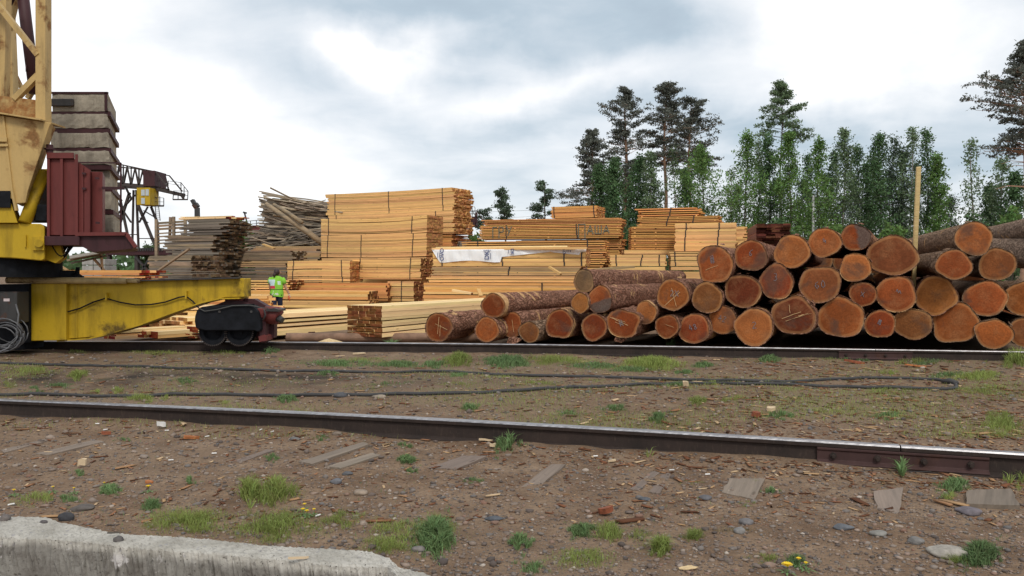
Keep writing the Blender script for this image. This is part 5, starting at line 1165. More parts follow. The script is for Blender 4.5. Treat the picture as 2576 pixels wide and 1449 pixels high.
BIR = [
 (1512, 418, 36, 84, 'leaf2', 1.25, .05, 'dense dark-green tree at the left foot of the tallest left pine'),
 (1550, 402, 34, 80, 'leaf2', 1.25, .05, 'dense green tree standing before the trunk of the tallest left pine'),
 (1607, 396, 30, 84, 'leaf2', 1.1, .15, 'bright narrow tree just right of the tallest left pine trunk'),
 (1637, 388, 30, 82, 'leaf3', 1.1, .2, 'pale-green birch between the tallest left pine and the straight tall pine'),
 (1698, 372, 30, 90, 'leaf3', .6, .6, 'very sparse see-through birch between the two middle pines'),
 (1770, 376, 54, 80, 'leaf', 1.6, .05, 'broad dense light-green tree under the pointed-tip pine'),
 (1728, 430, 26, 84, 'leaf2', .9, .3, 'small dark tree filling the gap left of the broad light-green one'),
 (1845, 430, 22, 90, 'leaf3', .5, .7, 'thin sparse birch left of the narrow pointed green tree'),
 (1880, 338, 34, 84, 'leaf', 1.2, .15, 'narrow pointed green tree at the left of the long tree belt'),
 (1912, 352, 22, 90, 'leaf3', .8, .35, 'thin pale birch squeezed right of the narrow pointed green tree'),
 (1938, 346, 30, 86, 'leaf2', 1.2, .1, 'dark narrow tree left of the lone conifer'),
 (1990, 336, 46, 82, 'leaf', 1.5, .1, 'wide green birch standing in front of the lone conifer trunk'),
 (2040, 395, 26, 92, 'leaf2', .8, .35, 'small sparse tree right of the wide green birch'),
 (2064, 354, 32, 84, 'leaf', 1.1, .2, 'green birch with rounded top behind the pale utility pole'),
 (2098, 385, 24, 90, 'leaf2', .9, .25, 'dark slim tree between the round-topped birch and the tall pale birch'),
 (2127, 328, 38, 86, 'leaf3', 1.3, .15, 'tall pale-green birch in the middle of the long belt'),
 (2162, 372, 26, 90, 'leaf2', .9, .3, 'thin dark tree right of the tall pale-green birch'),
 (2185, 415, 24, 88, 'leaf2', .9, .3, 'low dark tree before the gap in the belt'),
 (2218, 340, 30, 84, 'leaf2', 1.2, .1, 'dense dark tree opening the right half of the belt'),
 (2252, 348, 24, 90, 'needle', .8, .3, 'thin dark tree with knobbly top right of the dense dark tree'),
 (2275, 380, 24, 88, 'needle', .9, .2, 'short dark tree left of the pair of tall birches'),
 (2298, 326, 24, 86, 'leaf3', .9, .3, 'left one of the pair of tall slender birches by the upright pole'),
 (2337, 332, 30, 86, 'leaf2', 1.0, .25, 'right one of the pair of tall slender birches by the upright pole'),
 (2366, 392, 26, 84, 'leaf', 1.0, .2, 'light-green birch closing the belt on its right side'),
 (2395, 500, 22, 88, 'needle', .6, .3, 'small young pine-like tree low at the right end of the belt'),
 (2452, 354, 27, 74, 'leaf3', .65, .55, 'isolated see-through birch standing alone right of the belt'),
 (2500, 470, 26, 78, 'leaf2', 1.0, .2, 'dark bushy tree left of the last green birch'),
 (2527, 404, 28, 76, 'leaf3', .9, .3, 'green birch under the branches of the right-edge pine'),
 (2562, 440, 34, 74, 'leaf2', 1.1, .1, 'dense green tree at the right edge below the large pine'),
]
BIR += [(1860, 470, 40, 99, 'needle', .8, .35, 'dark conifer filling the lower belt behind the narrow pointed green tree'), (1955, 460, 40, 99, 'needle', .8, .3, 'dark conifer low between the dark narrow tree and the wide green birch'), (2025, 455, 42, 99, 'needle', .9, .3, 'dark conifer low to the left of the utility pole'),
 (2085, 440, 44, 100, 'needle', .9, .3, 'dark conifer low to the right of the utility pole'), (2150, 450, 44, 99, 'needle', .9, .3, 'dark conifer under the tall pale-green birch'), (2200, 400, 40, 100, 'needle', .9, .3, 'dark pointed conifer left of the dense dark tree'), (2240, 430, 44, 99, 'needle', 1.0, .25, 'dark conifer below the knobbly-topped thin tree'),
 (2310, 410, 40, 100, 'needle', .8, .35, 'dark conifer directly behind the upright wooden pole'), (2360, 470, 40, 99, 'needle', .8, .35, 'dark conifer low beneath the light-green birch that closes the belt'), (1620, 470, 44, 99, 'leaf2', .9, .25, 'dark understory tree behind the two middle pines'), (1580, 450, 40, 98, 'leaf2', .9, .2, 'dark understory tree hiding the foot of the tallest left pine')]
for i, (px, top, hw, Y, m_, dn, gp_, lab) in enumerate(BIR): make_birch(px, top, hw, Y, lab, m_, dn, seed=i, gappy=gp_, name='pine_tree' if m_ == 'needle' else 'birch_tree', tm='trunk_dark' if m_ != 'leaf3' else 'trunk_birch')
BU = 'bushes beyond the timber yard'
def bush(px, top, hw, Y, label, mat='leaf', dens=1.0, seed=0, bottom=None, leafsize=.16):
    rng = np.random.default_rng(seed + 900); c = W(px, top, Y); R = hw / F * Y; zb = ground_z(Y); H = c.z - zb
    root = thing('bush', label, 'bush', (c.x, Y, zb), 0, BU); n = int(70 * dens); pts = []
    st = MB()
    for i in range(n):
        a = rng.uniform(0, 6.28); t = rng.random() ** .6; r = R * rng.random() ** .5 * math.sqrt(max(.08, 1 - t * t * .85)); p = np.array([c.x + r * math.cos(a), Y + r * math.sin(a) * .7, zb + H * t * (.85 + .15 * rng.random())]); pts.append(p)
        if i % 7 == 0: st.tube([Vector((c.x + r * .2 * math.cos(a), Y, zb)), Vector(p)], [.02, .006], 3, cap=False)
    link('stem', st.mesh('stem', M['trunk_dark'], False, 0, root.location), root)
    v, f = leaves_at(np.array(pts), leafsize, 14, .14 * max(1, R * .5), rng); put('foliage', v, f, mat, root); return root
bush(612, 556, 34, 38, 'light-green bush in the gap between the grey board stack and the slab heap', 'leaf', 1.4, 1)
bush(372, 610, 18, 40, 'pale flowering bush behind the ribbed trestle', 'leaf3', .8, 2)
bush(1193, 590, 26, 36, 'green bush beneath the dark loading platform', 'leaf', 1.0, 3)
for i, (px, tp, hw, mt_, lab) in enumerate([(1880, 560, 30, 'leaf', 'bright bush between the pale pack and the red-brown stack'), (2100, 560, 60, 'leaf', 'wide green bush showing left above the middle log crest'), (2250, 560, 55, 'leaf', 'wide green bush right of the half-grey crest log'),
    (2345, 575, 45, 'leaf', 'low light-green bush right of the upright pole'), (2450, 530, 48, 'leaf2', 'dense dark bush below the isolated birch'), (2545, 520, 50, 'leaf', 'broad bush behind the right-edge logs'), (1960, 545, 60, 'leaf2', 'dark bush behind the red-brown stack'), (1700, 560, 70, 'leaf2', 'dark undergrowth bush behind the right stack of packs'), (1580, 560, 60, 'leaf2', 'dark undergrowth bush in the slot between the two drying stacks')]):
    bush(px, tp, hw, 68, lab, mt_, 1.6, 10 + i, leafsize=.22)
# far wood closing the horizon
rng = np.random.default_rng(77); N = 5200
az_ = rng.uniform(-1.35, 1.35, N); D_ = rng.uniform(260, 420, N); hgt = 6.0 + 2.5 * np.sin(az_ * 37) + 1.5 * np.sin(az_ * 91) ; P = np.stack([np.sin(az_) * D_, np.cos(az_) * D_, rng.random(N) * hgt - .3], 1)
v, f = leaves_at(P, 2.2, 5, 1.3, rng); tag(link('far_wood', fast_mesh('far_wood', v, f, M['leaf2'])), kind='stuff', label='distant low wood along the horizon')

# ------------------------------------------------------------------ ground cover
def in_poly_mask(X, Y): return X, Y
KERB_L = None
# pebbles
ico = []
bm = bmesh.new(); bmesh.ops.create_icosphere(bm, subdivisions=1, radius=1.0); bm.verts.ensure_lookup_table()
IV = np.array([v.co[:] for v in bm.verts]); IF = np.array([[l.vert.index for l in f.loops] for f in bm.faces]); bm.free()
def scatter_px(n, rng, ylo, yhi, xlo=-40, xhi=2616, power=1.0):
    """ground points, evenly over the visible ground strip"""
    py = ylo + (yhi - ylo) * rng.random(n) ** power; px = rng.uniform(xlo, xhi, n)
    dep = CAMZ * F / (py - HZ); x = (px - CX) / F * dep; return x, dep
def pebble_mesh(x, y, size, rng, flat=.5, sink=.25, name='gravel', mats=None, midx=None, VV=IV, FF=IF):
    N = len(x); s = size[:, None, None] * VV[None] * rng.uniform(.65, 1.35, (N, len(VV), 1)) * np.stack([rng.uniform(.8, 1.3, N), rng.uniform(.7, 1.1, N), rng.uniform(.35, .7, N) * flat * 2], 1)[:, None, :]
    a = rng.uniform(0, 6.28, N); ca, sa = np.cos(a)[:, None], np.sin(a)[:, None]; X = s[..., 0] * ca - s[..., 1] * sa; Yv = s[..., 0] * sa + s[..., 1] * ca
    z = gheight(x, y) + size * sink
    v = np.stack([X + x[:, None], Yv + y[:, None], s[..., 2] + z[:, None]], 2).reshape(-1, 3)
    f = (FF[None] + (np.arange(N) * len(VV))[:, None, None]).reshape(-1, FF.shape[1])
    mi = None if midx is None else np.repeat(midx, len(FF)); return fast_mesh(name, v, f, mats, True, mi)
def keep(x, y, k_=1.0):
    near = np.interp(x, [p[0] for p in NEAR], [p[1] for p in NEAR]); far = np.interp(x, [p[0] for p in FAR], [p[1] for p in FAR])
    return (abs(y - near) > .085) & (abs(y - far) > .09) & ~((x < -.35) & (y < 3.42 - .26 * (x + 2.6)) & (y < 3.5))
k = NM('pebbles', .85, spec=.25); g = k.n('ShaderNodeNewGeometry'); r = g.outputs['Random Per Island']
c = k.ramp(r, [(0, (.08, .065, .06)), (.3, (.19, .145, .12)), (.5, (.26, .20, .16)), (.62, (.13, .125, .125)), (.8, (.33, .26, .21)), (.93, (.21, .105, .07)), (1, (.46, .40, .34))])
k.col(k.mix(k.rng(k.noise(k.vec(), 40, 4, .6), .4, .7, 0, .4), c, (.10, .075, .055))); M['pebble'] = k.mat
rng = np.random.default_rng(5)
x, y = scatter_px(34000, rng, 875, 1460, power=.85); m_ = keep(x, y); x = x[m_]; y = y[m_]; sz = rng.gamma(2.0, .0027, len(x)) * np.clip(y / 5, .8, 2.2)
tag(link('gravel', pebble_mesh(x, y, np.clip(sz, .003, .03), rng, mats=M['pebble'])), kind='stuff', label='small mixed gravel strewn over the dirt')
x, y = scatter_px(480, rng, 960, 1460); m_ = keep(x, y); x = x[m_]; y = y[m_]
tag(link('cobbles', pebble_mesh(x, y, rng.uniform(.009, .024, len(x)), rng, .45, .05, mats=M['pebble'])), kind='stuff', label='scattered rounded stones in the dirt')
# wood chips and bark crumbs
BV = np.array([(-1, -.32, -.1), (1, -.25, -.1), (.8, .3, -.1), (-.9, .25, -.1), (-1, -.32, .1), (1, -.25, .1), (.8, .3, .1), (-.9, .25, .1)], float); BF = np.array([(0, 3, 2, 1), (4, 5, 6, 7), (0, 1, 5, 4), (1, 2, 6, 5), (2, 3, 7, 6), (3, 0, 4, 7)])
k = NM('wood_chips', .9, spec=.1); g = k.n('ShaderNodeNewGeometry')
k.col(k.ramp(g.outputs['Random Per Island'], [(0, (.09, .04, .022)), (.4, (.20, .085, .045)), (.65, (.30, .15, .08)), (.85, (.40, .25, .13)), (1, (.55, .40, .25))])); M['chips'] = k.mat
def dens_keep(x, y, fn, rng): return rng.random(len(x)) < fn(x, y)
x, y = scatter_px(30000, rng, 880, 1330, power=.85); m_ = keep(x, y); x, y = x[m_], y[m_]
near_ = np.interp(x, [p[0] for p in NEAR], [p[1] for p in NEAR])
dn = .14 + .80 * np.clip((x + .5) / 4, 0, 1) * (y > near_ - .45) + .5 * np.exp(-((y - near_ + .25) / .25) ** 2); m_ = rng.random(len(x)) < dn; x, y = x[m_], y[m_]
tag(link('wood_chips', pebble_mesh(x, y, np.clip(rng.gamma(2, .008, len(x)) * np.clip(y / 7, .7, 1.6), .006, .06), rng, .5, .18, 'wood_chips', M['chips'], None, BV, BF)), kind='stuff', label='reddish bark crumbs and wood chips on the dirt')
# grass
M['grass'] = mat_leaf('grass_blades', (.26, .31, .085), .3, .3); M['weed'] = mat_leaf('dark_weed_leaves', (.15, .225, .09), .25, .3); M['drygrass'] = mat_leaf('dry_grass', (.26, .22, .11), .2)
def blades(x, y, h, rng, wd=.10, lean=.5, curl=True):
    N = len(x); z = gheight(x, y) - .004; a = rng.uniform(0, 6.28, N); l = h * rng.uniform(.1, 1, N) * lean; b = rng.uniform(0, 6.28, N); w = h * wd * rng.uniform(.6, 1.3, N) * .5
    wx, wy = np.cos(b) * w, np.sin(b) * w; dx, dy_ = np.cos(a) * l, np.sin(a) * l
    p0 = np.stack([x - wx, y - wy, z], 1); p1 = np.stack([x + wx, y + wy, z], 1)
    m0 = np.stack([x + dx * .35 - wx * .9, y + dy_ * .35 - wy * .9, z + h * .6], 1); m1 = np.stack([x + dx * .35 + wx * .9, y + dy_ * .35 + wy * .9, z + h * .6], 1)
    t0 = np.stack([x + dx - wx * .08, y + dy_ - wy * .08, z + h * (1 - .35 * l / (h + 1e-6))], 1); t1 = np.stack([x + dx + wx * .08, y + dy_ + wy * .08, z + h * (1 - .35 * l / (h + 1e-6))], 1)
    v = np.stack([p0, p1, m1, m0, t1, t0], 1).reshape(-1, 3); i = np.arange(N)[:, None] * 6
    f = np.concatenate([i + np.array([[0, 1, 2, 3]]), i + np.array([[3, 2, 4, 5]])], 0); return v, f
# patches: px, py, rx, ry, n, height m, material
PAT = [(470, 1310, 110, 28, 1500, .055, 'grass'), (690, 1320, 110, 40, 1500, .055, 'grass'), (625, 1250, 30, 24, 260, .11, 'grass'), (690, 1245, 55, 26, 420, .10, 'grass'),
 (1000, 1340, 90, 40, 900, .045, 'grass'), (970, 1375, 60, 20, 700, .04, 'grass'), (860, 1310, 60, 24, 420, .045, 'grass'), (1100, 1330, 50, 40, 500, .05, 'grass'),
 (1091, 1345, 40, 38, 900, .085, 'weed'), (375, 1275, 22, 12, 260, .05, 'weed'), (272, 1235, 26, 12, 260, .05, 'weed'), (195, 1190, 18, 6, 120, .035, 'weed'), (80, 1255, 60, 18, 420, .04, 'grass'), (160, 1262, 30, 12, 180, .04, 'weed'),
 (480, 1217, 18, 8, 120, .04, 'weed'), (680, 1157, 16, 8, 160, .04, 'weed'), (1022, 1167, 22, 10, 320, .05, 'weed'), (1035, 1190, 18, 6, 120, .035, 'weed'), (1280, 1118, 26, 18, 300, .10, 'weed'), (1020, 1122, 22, 8, 160, .035, 'weed'), (805, 1110, 20, 6, 130, .035, 'weed'), (305, 1108, 18, 6, 90, .035, 'weed'),
 (1750, 1357, 22, 12, 330, .055, 'grass'), (1665, 1387, 26, 16, 380, .075, 'grass'), (1465, 1337, 40, 14, 420, .045, 'weed'), (1530, 1340, 36, 26, 420, .055, 'grass'), (1470, 1400, 90, 30, 900, .035, 'grass'), (1600, 1350, 60, 30, 300, .03, 'grass'), (1310, 1365, 26, 20, 220, .06, 'weed'), (1340, 1420, 40, 20, 260, .03, 'weed'),
 (2475, 1405, 44, 24, 700, .065, 'weed'), (2410, 1420, 30, 14, 260, .04, 'grass'), (1950, 1420, 60, 12, 260, .03, 'grass'), (2010, 1430, 24, 14, 200, .04, 'weed'), (1820, 1345, 100, 18, 200, .025, 'drygrass'),
 (1940, 1235, 24, 10, 160, .035, 'weed'), (2405, 1225, 40, 20, 320, .06, 'weed'), (2395, 1255, 26, 10, 160, .04, 'grass'), (2275, 1195, 8, 14, 40, .12, 'weed'), (2568, 1195, 26, 22, 240, .13, 'grass'), (1635, 1150, 6, 8, 14, .09, 'grass'), (1890, 1215, 40, 10, 140, .03, 'grass'), (1745, 1220, 40, 8, 90, .025, 'grass'),
 (715, 1075, 12, 10, 18, .16, 'drygrass'), (725, 1080, 18, 6, 40, .04, 'drygrass'), (1190, 1210, 30, 8, 120, .03, 'weed'), (1885, 1272, 24, 6, 90, .03, 'grass'),
 # between the rails
 (1655, 1055, 18, 10, 330, .07, 'weed'), (1757, 1017, 26, 12, 300, .08, 'grass'), (1845, 1010, 40, 8, 260, .06, 'grass'), (1970, 1055, 34, 8, 260, .06, 'weed'), (2240, 1055, 40, 9, 260, .05, 'weed'), (2520, 1068, 50, 26, 800, .08, 'grass'), (2060, 1040, 120, 10, 500, .04, 'grass'), (2250, 985, 150, 12, 900, .05, 'grass'), (2480, 980, 80, 12, 600, .06, 'grass'), (2000, 985, 90, 8, 400, .04, 'grass'), (1550, 1030, 40, 8, 250, .05, 'weed'), (1440, 1040, 40, 8, 180, .04, 'weed'),
 (1180, 1028, 22, 8, 220, .06, 'weed'), (720, 1005, 26, 8, 300, .07, 'weed'), (350, 1003, 34, 9, 420, .07, 'grass'), (420, 1003, 26, 6, 180, .05, 'grass'), (560, 1012, 40, 6, 200, .04, 'grass'), (295, 985, 18, 8, 180, .06, 'grass'), (240, 988, 18, 6, 120, .05, 'grass'), (85, 983, 22, 7, 160, .05, 'weed'), (465, 965, 26, 6, 260, .05, 'weed'), (195, 950, 26, 10, 420, .09, 'grass'), (70, 935, 80, 14, 900, .07, 'grass'), (20, 960, 40, 16, 260, .06, 'grass'), (140, 975, 40, 8, 200, .05, 'weed'),
 (900, 980, 90, 8, 400, .04, 'grass'), (980, 972, 60, 6, 240, .04, 'weed'), (820, 945, 30, 5, 260, .06, 'weed'), (1150, 950, 40, 6, 260, .05, 'weed'), (1280, 950, 90, 6, 420, .045, 'grass'), (1360, 970, 70, 8, 400, .05, 'grass'), (1150, 975, 50, 6, 240, .04, 'grass'), (1700, 968, 50, 6, 260, .05, 'weed'), (1790, 967, 26, 5, 180, .06, 'grass'), (1500, 960, 60, 5, 200, .04, 'grass'),
 (850, 912, 90, 7, 900, .07, 'weed'), (1000, 917, 60, 7, 600, .08, 'weed'), (930, 905, 90, 6, 500, .06, 'grass'), (700, 905, 26, 4, 120, .05, 'grass'), (1155, 910, 34, 11, 800, .15, 'grass'), (1090, 918, 36, 7, 300, .08, 'weed'), (1275, 912, 55, 12, 1000, .11, 'weed'), (1400, 907, 90, 12, 1300, .09, 'grass'), (1500, 922, 70, 7, 500, .07, 'weed'), (1640, 915, 70, 14, 1300, .14, 'grass'), (1590, 930, 50, 6, 400, .07, 'weed'), (1770, 922, 22, 6, 240, .09, 'weed'), (1938, 907, 22, 6, 300, .11, 'weed'), (1725, 940, 30, 4, 200, .06, 'weed'),
 (2100, 905, 90, 4, 300, .04, 'grass'), (2240, 935, 26, 6, 220, .07, 'grass'), (2465, 945, 60, 10, 700, .10, 'grass'), (2380, 940, 60, 6, 260, .06, 'weed'), (2560, 910, 30, 12, 500, .20, 'grass'), (2490, 905, 30, 6, 300, .12, 'grass'), (2340, 912, 60, 5, 260, .06, 'weed'),
 (680, 886, 18, 5, 240, .10, 'weed'), (560, 888, 50, 4, 260, .07, 'grass'), (400, 887, 120, 4, 700, .06, 'grass'), (180, 886, 60, 4, 240, .05, 'grass'), (985, 878, 12, 4, 60, .22, 'weed'), (930, 882, 60, 3, 300, .10, 'grass'), (1060, 883, 50, 3, 240, .08, 'grass'), (1700, 886, 90, 4, 400, .08, 'grass'), (1680, 893, 40, 4, 200, .14, 'grass'), (1560, 888, 40, 3, 120, .1, 'grass'), (2300, 912, 80, 4, 240, .09, 'grass'), (1330, 888, 60, 3, 200, .08, 'grass'), (1820, 893, 60, 3, 160, .06, 'grass'), (2160, 905, 40, 3, 160, .08, 'weed'), (1690, 868, 10, 3, 60, .16, 'weed')]
acc = {'grass': [], 'weed': [], 'drygrass': []}
for (px, py, rx, ry, n, h, mt_) in PAT:
    n = int(n * (2.4 if mt_ == 'weed' else 2.0)); k_ = max(4, int(n / 26)); cx_ = rng.normal(0, .62, (k_, 2)); id_ = rng.integers(0, k_, n); q = cx_[id_] + rng.normal(0, .11, (n, 2))
    X = px + q[:, 0] * rx; Yp = py + q[:, 1] * ry + ry * .3; Yp = np.clip(Yp, 872, 1500); dep = CAMZ * F / (Yp - HZ); x = (X - CX) / F * dep; fall = np.clip(1.15 - np.hypot(q[:, 0], q[:, 1]) * .55, .3, 1.1)
    m_ = keep(x, dep); acc[mt_].append((x[m_], dep[m_], (h * fall * rng.uniform(.5, 1.2, n))[m_]))
# thin general sprinkle
x, y = scatter_px(90000, rng, 882, 1110, power=.8); t_ = (np.sin(x * 2.1 + y) + np.sin(y * 3.3 - x * 1.3) + rng.normal(0, .6, len(x))) > .6 - .75 * (x > -.5) ; m_ = keep(x, y) & t_; acc['grass'].append((x[m_], y[m_], rng.uniform(.02, .055, m_.sum())))
x, y = scatter_px(3200, rng, 1100, 1450); t_ = (np.sin(x * 4.1 + y) + np.sin(y * 5.3 - x * 2.3) + rng.normal(0, .5, len(x))) > 1.2; m_ = keep(x, y) & t_; acc['weed'].append((x[m_], y[m_], rng.uniform(.012, .03, m_.sum())))
for mt_, nm_, wd, ln, lab in (('grass', 'grass', .05, 1.15, 'short tufts of light-green grass on the dirt'), ('weed', 'ground_weeds', .10, 1.0, 'low dark-green feathery weeds on the dirt'), ('drygrass', 'dry_grass', .05, .6, 'dry straw-coloured grass stalks by the near rail')):
    V = []; Fc = []; off = 0
    for x, y, h in acc[mt_]:
        v, f = blades(x, y, h, rng, wd, ln); V.append(v); Fc.append(f + off); off += len(v)
    tag(link(nm_, fast_mesh(nm_, np.concatenate(V), np.concatenate(Fc), M[mt_])), kind='stuff', label=lab)

# ------------------------------------------------------------------ sleepers showing in the dirt
M['sleeper'] = mat_board('weathered_sleeper', (.21, .16, .125), .6, grey=.3, var=.14)
def slab4(name, label, cat, quad, mat, top=.014, thick=.06, group=None, parent=None):
    P_ = [GP(*q) for q in quad]; zt = sum(p.z for p in P_) / 4 + top * .6 + .002; m_ = MB(); ring = []
    for i in range(4):
        a, b = P_[i], P_[(i + 1) % 4]
        for s in range(5):
            t = s / 5; p = a.lerp(b, t); ring.append(Vector((p.x + random.uniform(-.006, .006), p.y + random.uniform(-.006, .006), zt + random.uniform(-.003, .003))))
    c_ = sum(ring, Vector()) / len(ring); u = (P_[1] - P_[0]).normalized(); org = Vector((c_.x, c_.y, zt - thick)); ang = math.atan2(u.y, u.x); R = Matrix.Rotation(-ang, 3, 'Z')
    loc = [R @ (p - org) for p in ring]; m_.prism([Vector((p.x, p.y, 0)) for p in loc], (0, 0, thick))
    o = link(name, m_.mesh(name, M[mat]), None, org); o.rotation_euler = (0, 0, ang); o.data.transform(Matrix.Identity(4)); return tag(o, label, cat, group)
SG = 'old timber sleepers under the near rail'
for qd, lab, tp in [
 ([(0, 1134), (112, 1104), (124, 1108), (12, 1141)], 'thin strip of buried sleeper at the left edge before the near rail', .004),
 ([(88, 1142), (235, 1108), (262, 1112), (122, 1146)], 'pale worn sleeper second from the left, almost level with the dirt', .005),
 ([(575, 1163), (672, 1134), (690, 1136), (592, 1166)], 'faint narrow sleeper strip left of the raised double planks', .004),
 ([(752, 1167), (915, 1120), (928, 1126), (785, 1172)], 'raised cracked plank, left one of the two lying side by side', .03),
 ([(820, 1178), (935, 1142), (958, 1147), (858, 1181)], 'lower plank, right one of the two lying side by side', .012),
 ([(1075, 1179), (1165, 1152), (1225, 1153), (1150, 1182)], 'pale flat sleeper end with pebbles on it, below the paper scraps', .016),
 ([(1305, 1229), (1385, 1172), (1425, 1172), (1345, 1231)], 'dusty sleeper with blurred edges in the middle of the foreground', .004),
 ([(1583, 1233), (1640, 1188), (1662, 1190), (1605, 1236)], 'grooved grey sleeper plank, left half of a split pair', .008),
 ([(1632, 1240), (1668, 1190), (1690, 1192), (1658, 1245)], 'grooved grey sleeper plank, right half of a split pair', .006),
 ([(1815, 1240), (1835, 1206), (1925, 1210), (1898, 1258)], 'square grey sleeper dotted with dark pebbles', .010),
 ([(2212, 1296), (2196, 1240), (2272, 1232), (2262, 1298)], 'dusty upright-looking sleeper stub left of the raised block', .006)]:
    slab4('sleeper', lab, 'sleeper', qd, 'sleeper', tp, .08, SG)
slab4('sleeper', 'thick pale sleeper end standing proud of the dirt at the right edge', 'sleeper', [(2428, 1276), (2434, 1240), (2545, 1242), (2564, 1282)], 'sleeper', .035, .10, SG)

# ------------------------------------------------------------------ cable loop
path = [(-30, 915), (100, 919), (310, 924), (480, 929), (800, 936), (1000, 939), (1288, 946), (1600, 954), (1900, 962), (2050, 959), (2138, 956), (2210, 953.5), (2288, 954), (2345, 957), (2378, 962), (2400, 968), (2406, 974), (2400, 979), (2370, 981.5), (2300, 980), (2208, 978), (2080, 975), (1888, 969), (1800, 967), (1713, 967), (1600, 970), (1488, 976), (1400, 980), (1288, 986), (1150, 991), (1000, 994), (800, 997), (600, 996), (400, 997.5), (250, 1000), (0, 996.5), (-60, 997)]
pw = [GP(*p, .012) for p in path]
def catmull(P_, n=8):
    out = []
    for i in range(len(P_) - 1):
        a, b, c, d = P_[max(i - 1, 0)], P_[i], P_[i + 1], P_[min(i + 2, len(P_) - 1)]
        for q in range(n):
            t = q / n; out.append(.5 * ((2 * b) + (c - a) * t + (2 * a - 5 * b + 4 * c - d) * t * t + (3 * b - a - 3 * c + d) * t ** 3))
    out.append(P_[-1]); return out
cw = catmull(pw, 8); cw = [Vector((p.x, p.y, gh(p.x, p.y) + .014 + .003 * math.sin(p.x * 5))) for p in cw]
M['rubber'] = simple('dusty_black_rubber', (.032, .030, .030), .65, 0, (12, .4), .1)
cb_ = thing('power_cable', 'thick black rubber cable laid in a long loop between the two rails', 'cable', tuple(cw[0]))
link('cable_run', MB().tube(cw, .019, 8).mesh('cable_run', M['rubber'], True, 0, cb_.location), cb_)
tp = GP(2388, 966, .02); link('tape_wrap', MB().tube([tp + Vector((-.06, .05, .005)), tp + Vector((.0, .0, .012)), tp + Vector((.05, -.08, .0))], [.024, .034, .024], 8, wob=.15).mesh('tape_wrap', M['rubber'], True, 0, cb_.location), cb_)

# ------------------------------------------------------------------ concrete kerb
kq = [(-140, 1272), (0, 1293), (120, 1299), (145, 1313), (300, 1338), (480, 1352), (640, 1366), (790, 1375), (930, 1388), (975, 1402), (1000, 1425), (1060, 1436), (1110, 1452)]
kb = [(-140, 1345), (0, 1347), (120, 1352), (300, 1372), (480, 1385), (640, 1402), (790, 1415), (930, 1422), (975, 1422), (1000, 1450), (1050, 1475), (1100, 1500), (1130, 1530)]
def resample(P_, n):
    L = [0]
    for a, b in zip(P_, P_[1:]): L.append(L[-1] + math.hypot(b[0] - a[0], b[1] - a[1]))
    return [(float(np.interp(t, L, [p[0] for p in P_])), float(np.interp(t, L, [p[1] for p in P_]))) for t in np.linspace(0, L[-1], n)]
NK = 260; TZ = .20; m_ = MB(); rs = random.Random(4)
fa = [G(*p, TZ) for p in resample(kq, NK)]; ne = [G(*p, TZ) for p in resample(kb, NK)]; rows_ = 12
lines = []
for i in range(NK):
    a, b = fa[i], ne[i]; col_ = [Vector((a.x, a.y + .0, -.05)), Vector((a.x + rs.uniform(-.01, .01), a.y + rs.uniform(-.012, .012), TZ - .035))]
    for j in range(rows_ + 1):
        t = j / rows_; p = a.lerp(b, t); e_ = min(t, 1 - t); col_.append(Vector((p.x + rs.uniform(-.004, .004), p.y + rs.uniform(-.005, .005), TZ - (.006 if e_ == 0 else 0) + rs.uniform(-.0025, .0025) + .003 * math.sin(p.x * 9 + t * 4))))
    dn_ = (b - a); dn_.z = 0; dn_.normalize()
    for j in range(1, 8):
        t = j / 7; col_.append(Vector((b.x + dn_.x * (.006 + .03 * min(t * 2.4, 1)) + rs.uniform(-.004, .004), b.y + dn_.y * (.006 + .03 * min(t * 2.4, 1)) + rs.uniform(-.006, .006) * (1.5 if t < .4 else .15), TZ - .012 - t * .30)))
    lines.append(col_)
nn_ = len(lines[0])
for c_ in lines: m_.v += [tuple(p) for p in c_]
for i in range(NK - 1):
    for j in range(nn_ - 1): a = i * nn_ + j; m_.f.append((a, a + 1, a + 1 + nn_, a + nn_)); m_.m.append(0)
m_.f += [tuple(range(nn_)), tuple(range((NK - 1) * nn_, NK * nn_))[::-1]]; m_.m += [0, 0]
k = NM('kerb_concrete', .95, spec=.15); v_ = k.vec(); a = k.noise(v_, 5, 8, .65); f = k.noise(v_, 45, 6, .7); pit = k.voro(v_, 60); pit2 = k.voro(v_, 24)
sp = k.n('ShaderNodeSeparateXYZ'); k.l(k.n('ShaderNodeNewGeometry').outputs['Position'], sp.inputs[0])
base = k.mix(k.rng(a, .35, .6), (.36, .335, .29), (.54, .51, .455)); base = k.mix(k.rng(f, .45, .65, 0, .6), base, (.28, .26, .23))
base = k.mix(k.m('MULTIPLY', k.rng(pit, .10, .18, 1, 0), k.rng(a, .4, .6)), base, (.10, .085, .075)); base = k.mix(k.m('MULTIPLY', k.rng(pit2, .16, .22, 1, 0), k.rng(k.noise(v_, 3, 4, .6), .48, .56)), base, (.36, .34, .33))
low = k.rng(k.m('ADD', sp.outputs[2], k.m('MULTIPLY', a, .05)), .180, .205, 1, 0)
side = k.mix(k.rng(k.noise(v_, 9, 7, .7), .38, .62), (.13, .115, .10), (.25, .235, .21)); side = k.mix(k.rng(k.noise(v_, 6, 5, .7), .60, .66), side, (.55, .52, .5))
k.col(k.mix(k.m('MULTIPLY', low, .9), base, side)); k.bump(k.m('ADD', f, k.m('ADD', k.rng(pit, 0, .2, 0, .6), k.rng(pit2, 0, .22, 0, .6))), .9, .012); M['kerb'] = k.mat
tag(m_.build('concrete_kerb', M['kerb'], smooth=False), 'broken pale concrete kerb slab at the bottom left corner', 'kerb')

